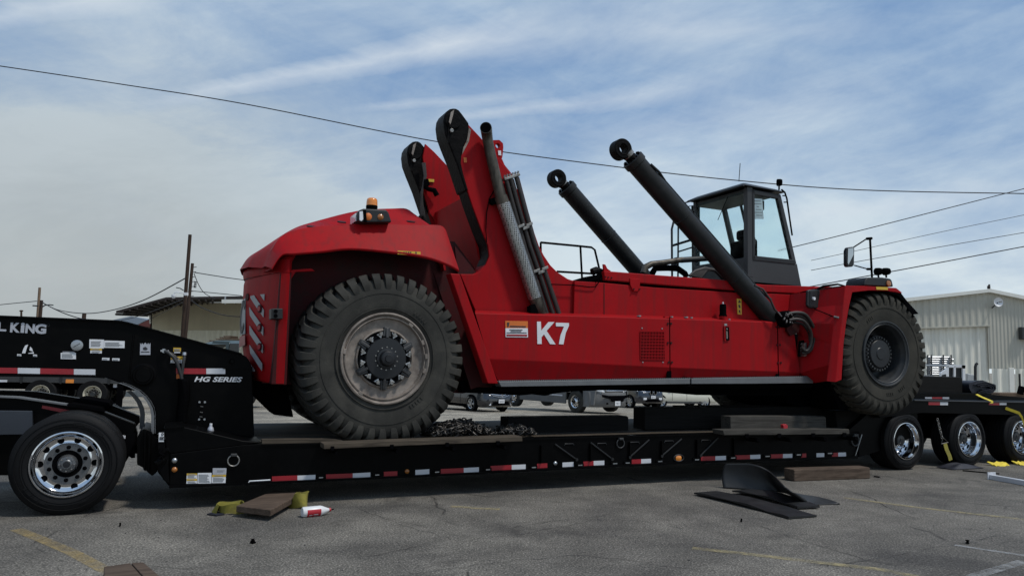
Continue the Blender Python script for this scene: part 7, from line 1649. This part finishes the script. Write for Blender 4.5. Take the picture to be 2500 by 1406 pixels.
# semi truck seen under the step
def semi(label, px, heading, body_paint, low_paint, name='semi_truck'):
    e, fr, vb = vehicle(name, label, 'truck', px, (2.35, -1.05), heading, 7.5, 2.45, 3.9, body_paint, .51, (2.35, -2.2), 'none')
    hw = 1.2
    vb('sleeper', MB().box((-1.8, -hw, 1.1), (.9, hw, 3.7)), body_paint, bevel=.15, seg=4); vb('cab', MB().prism([(.9, .9), (2.0, .9), (2.0, 2.0), (1.35, 2.9), (.9, 3.2)], -hw * .98, hw * .98), body_paint, bevel=.10, seg=3)
    vb('windscreen', MB().slab([(2.02, -1.0, 2.05), (2.02, 1.0, 2.05), (1.40, .95, 2.85), (1.40, -.95, 2.85)], (.02, 0, .01)), glassd)
    hoodr = []
    for x, w, z1 in ((2.0, 1.12, 2.0), (2.8, 1.05, 1.85), (3.3, .95, 1.68), (3.55, .80, 1.50), (3.62, .6, 1.2)): hoodr.append([Vector((x, -w, .95)), Vector((x, -w, z1 - .22)), Vector((x, -w * .75, z1)), Vector((x, w * .75, z1)), Vector((x, w, z1 - .22)), Vector((x, w, .95))])
    vb('hood', MB().grid(hoodr), body_paint, smooth=50)
    bmr = []
    for y in np.linspace(-1.18, 1.18, 9):
        xx = 3.72 - .55 * (abs(y) / 1.18) ** 2.6; bmr.append([Vector((xx, y, .32)), Vector((xx + .08, y, .42)), Vector((xx + .10, y, .72)), Vector((xx + .03, y, .98)), Vector((xx - .35, y, 1.02)), Vector((xx - .35, y, .32)), Vector((xx, y, .32))])
    mb = MB().grid(bmr); mb.add(bmr[0][:-1], [tuple(range(6))]); mb.add(bmr[-1][:-1], [tuple(range(6))]); vb('bumper', mb, low_paint, smooth=40)
    for s in (-1, 1):
        vb('fender', MB().lathe([(.62, 0), (.66, .02), (.66, .42), (.60, .42)], (2.35, s * 1.24, .56), (0, -s, 0), 20, t0=0, t1=PI), low_paint, smooth=50) if False else None
        vb('side_fairing', MB().box((-1.7, s * 1.18 - .04, .38), (1.70, s * 1.18 + .04, 1.05)), low_paint, bevel=.03); vb('wheel_well', MB().box((1.70, s * 1.10 - .02, .60), (3.0, s * 1.10 + .02, 1.15)), M['blackm'])
        vb('fender_panel', MB().slab([(3.0, s * 1.20, .40), (3.45, s * 1.12, .40), (3.5, s * 1.05, 1.15), (2.35, s * 1.17, 1.38), (1.75, s * 1.20, 1.15), (1.70, s * 1.2, .95), (2.0, s * 1.2, 1.10), (2.35, s * 1.2, 1.20), (2.75, s * 1.2, 1.08), (2.95, s * 1.2, .85)], (0, -s * .08, 0)), low_paint, bevel=.02)
        vb('headlight', MB().slab([(3.60, s * .72, 1.02), (3.35, s * 1.05, 1.05), (3.22, s * 1.08, 1.30), (3.52, s * .72, 1.20)], (.08, 0, 0)), M['clear'], bevel=.01)
        vb('tow_hole', MB().box((3.80, s * .62 - .06, .46), (3.82, s * .62 + .06, .54)), M['blackm']); vb('bumper_vent', MB().slab([(3.80 - .02, s * .45, .84), (3.72, s * .90, .90), (3.72, s * .85, .78), (3.80, s * .45, .70)], (.03, 0, 0)), M['blackm'])
    vb('grille_surround', MB().tube([(3.66, -.55, 1.05), (3.62, -.62, 1.2), (3.58, -.55, 1.45), (3.58, .55, 1.45), (3.62, .62, 1.2), (3.66, .55, 1.05)], .03, 8, closed=True), M['chrome'], smooth=60)
    for k in range(11): vb('grille_bar', MB().cyl((3.67, -.5 + .1 * k, 1.07), (3.60, -.5 + .1 * k, 1.42), .02, 6), M['chrome'])
    vb('centre_intake', MB().slab([(3.82, -.50, .85), (3.82, .50, .85), (3.83, .38, .58), (3.83, -.38, .58)], (.01, 0, 0)), M['blackm'])
    vb('licence_plate', MB().box((3.84, -.17, .40), (3.855, .17, .60)), M['white']); text('lettering', 'F18LT', (3.86, -.12, .46), .09, M['reflect'], e, fr, width=.24, xdir=(0, 1, 0), ydir=(0, 0, 1), depth=.001)
    vb('step_light', MB().box((.2, -1.235, .72), (1.5, -1.23, .78)), M['tapewhite'])
    vb('roof_fairing', MB().prism([(-1.7, 3.6), (.9, 3.6), (.4, 3.95), (-1.7, 4.1)], -1.1, 1.1), body_paint, bevel=.15, seg=3)
    return e, fr, vb
greyp = mat('dusty_grey_plastic', (.13, .13, .128), .6, var=.15, scale=2); whitep = mat('white_truck_paint', (.6, .61, .62), .35, coat=.3, var=.04); tealp = mat('dusty_teal_paint', (.075, .105, .11), .5, var=.1)
semi('grey and silver semi truck with chrome grille seen under the red machine', (1410, 1007.5), -52, whitep, greyp)
# teal truck behind the gooseneck tail, its round cab roof showing
TK = empty('parked_truck', 'dusty teal truck with a rounded roof behind the gooseneck tail', 'truck', Vector((far(540, 900, 30).x, 31, ground_z(30))), IDN)
x0_, x1_ = far(470, 860, 30).x, far(640, 860, 30).x; ztk = far(540, 829, 30).z; gz_ = ground_z(30)
rws_ = [[Vector((x0_ + (x1_ - x0_) * f + (0), 29.6 + 2.4 * (g / 8), (ztk - .75) + .75 * (1 - (2 * f - 1) ** 4 if f < .5 else 1) * (1 - .25 * (2 * g / 8 - 1) ** 4))) for g in range(9)] for f in [0, .06, .12, .2, .3, .45, .6, .8, 1]]
bo('cab_roof', MB().grid(rws_), tealp, TK, smooth=70); bo('cab_body', MB().box((x0_, 29.6, gz_ + .6), (x1_, 32, ztk - .70)), tealp, TK, bevel=.1)
bo('side_window', slab_px([(556, 838), (583, 838), (583, 868), (552, 866)], 29.5, .06), glassd, TK, bevel=.02); bo('window_trim', slab_px([(520, 832), (560, 834), (556, 862), (548, 862), (552, 840), (518, 838)], 29.45, .05), mat('teal_dark', (.05, .075, .08), .5), TK)
for x in (x0_ + .9, x1_ - .6):
    bo('wheel', MB().lathe([(.001, 0), (.3, .0), (.32, -.02), (.5, -.02), (.52, .03), (.52, .3), (.001, .3)], (x, 29.6, gz_ + .52), (0, 1, 0), 32), M['tyrek'], TK, smooth=40)
for k, (u0, u1, v) in enumerate(((526, 600, 828), (510, 600, 832), (535, 563, 824), (545, 562, 821))):
    thing('board', ('upper long', 'lower long', 'short', 'topmost short')[k] + ' pale board stacked on the teal truck roof', 'board', slab_px([(u0, v - 1.5), (u1, v - 1.5), (u1 - 2, v + 1.6), (u0 + 2, v + 1.6)], 30.2, .9), M['polel'], frame=IDN)
# ---- flatbed trailer behind the gooseneck
fb0 = gfar(222, 998); yaw_ = math.radians(14)
FB = empty('flatbed_trailer', 'grey flatbed trailer with two pale wheels seen below the gooseneck', 'trailer', fb0, IDN, yaw_); ff = Matrix.Translation(fb0) @ Matrix.Rotation(yaw_, 4, 'Z')
fo = lambda n, mb, mt, **k: obj(n, mb, mt, FB, ff, **k)
px2m = fb0.y / FPX
zz = lambda v: (998 - v) * px2m
fo('side_rail', MB().box((-9, .0, zz(937)), (1.6, .08, zz(912))), M['cabgrey'], bevel=.01); fo('side_rail', MB().box((-9, 2.4, zz(937)), (1.6, 2.48, zz(912))), M['cabgrey'])
fo('deck', MB().box((-9, .08, zz(916)), (1.6, 2.4, zz(910))), M['woodgrey']); fo('chassis_beam', MB().box((-9, .7, zz(955)), (1.4, .85, zz(918))), M['blackm']); fo('chassis_beam', MB().box((-9, 1.6, zz(955)), (1.4, 1.75, zz(918))), M['blackm'])
for x in (-3.9, -2.2, -1.0, .5): fo('stake_pocket', MB().box((x - .03, -.03, zz(939)), (x + .03, .0, zz(913))), M['cabdark'])
fo('side_lamp', MB().box((-.85, -.02, zz(937)), (-.60, .0, zz(928))), M['amber'], bevel=.006)
fo('reflective_tape', MB().box((-3.25, -.01, zz(937)), (-2.9, .0, zz(932))), M['tapered']); fo('reflective_tape', MB().box((-2.89, -.01, zz(937)), (-2.62, .0, zz(932))), M['tapewhite'])
fo('mud_flap', MB().box((.75, .05, zz(993)), (.80, .75, zz(938))), M['blackm']); fo('mud_flap', MB().box((.78, -.05, zz(993)), (.98, -.02, zz(940))), M['blackm'])
fo('flap_bracket', MB().box((.62, .1, zz(946)), (.74, .14, zz(936))), M['tapewhite'])
cream = mat('cream_rim_paint', (.55, .52, .42), .5, var=.1)
for x in (-1.60, 0.0, -6.5):
    for flip in (0, 1):
        w = bpy.data.objects.new('wheel', None); COL.objects.link(w); w.parent = FB; y = 0 if not flip else 2.48; c = Vector((x, y, .5)); w.matrix_basis = Matrix.Translation(c); wf_ = ff @ Matrix.Translation(c); s = 1 if not flip else -1; ax_ = (0, s, 0)
        tp_ = lambda y0: [(.29, .03 + y0), (.30, y0), (.46, -.01 + y0), (.495, .03 + y0), (.5, .05 + y0), (.5, .22 + y0), (.495, .24 + y0), (.46, .28 + y0), (.29, .27 + y0)]
        obj('tyre', MB().lathe(tp_(0), (0, 0, 0), ax_, 48), M['tyrek'], w, wf_, smooth=40); obj('inner_tyre', MB().lathe(tp_(.32), (0, 0, 0), ax_, 48), M['tyrek'], w, wf_, smooth=40)
        obj('rim', MB().lathe([(.295, .02), (.29, -.012), (.275, -.005), (.262, .03), (.25, .10), (.235, .16), (.16, .17), (.15, .15)], (0, 0, 0), ax_, 48), cream, w, wf_, smooth=40); obj('rim_disc', MB().lathe([(.17, .165), (.10, .14)], (0, 0, 0), ax_, 32), M['rim'], w, wf_)
        obj('hub_cap', MB().lathe([(.11, .15), (.10, .06), (.07, .03), (.0005, .03)], (0, 0, 0), ax_, 32), M['rimgrey'], w, wf_, smooth=40)
        if not flip:
            for k in range(10): a = 2 * PI * k / 10; obj('nut', MB().disc((math.cos(a) * .14, .15, math.sin(a) * .14), (0, -1, 0), .02, .03, 8), M['blackm'], w, wf_)
            if x > -3:
                for k in range(5): a = 2 * PI * k / 5 + .3; obj('hand_hole', MB().disc((math.cos(a) * .205, .162, math.sin(a) * .205), (0, -1, 0), .026, .01, 12), M['blackm'], w, wf_)
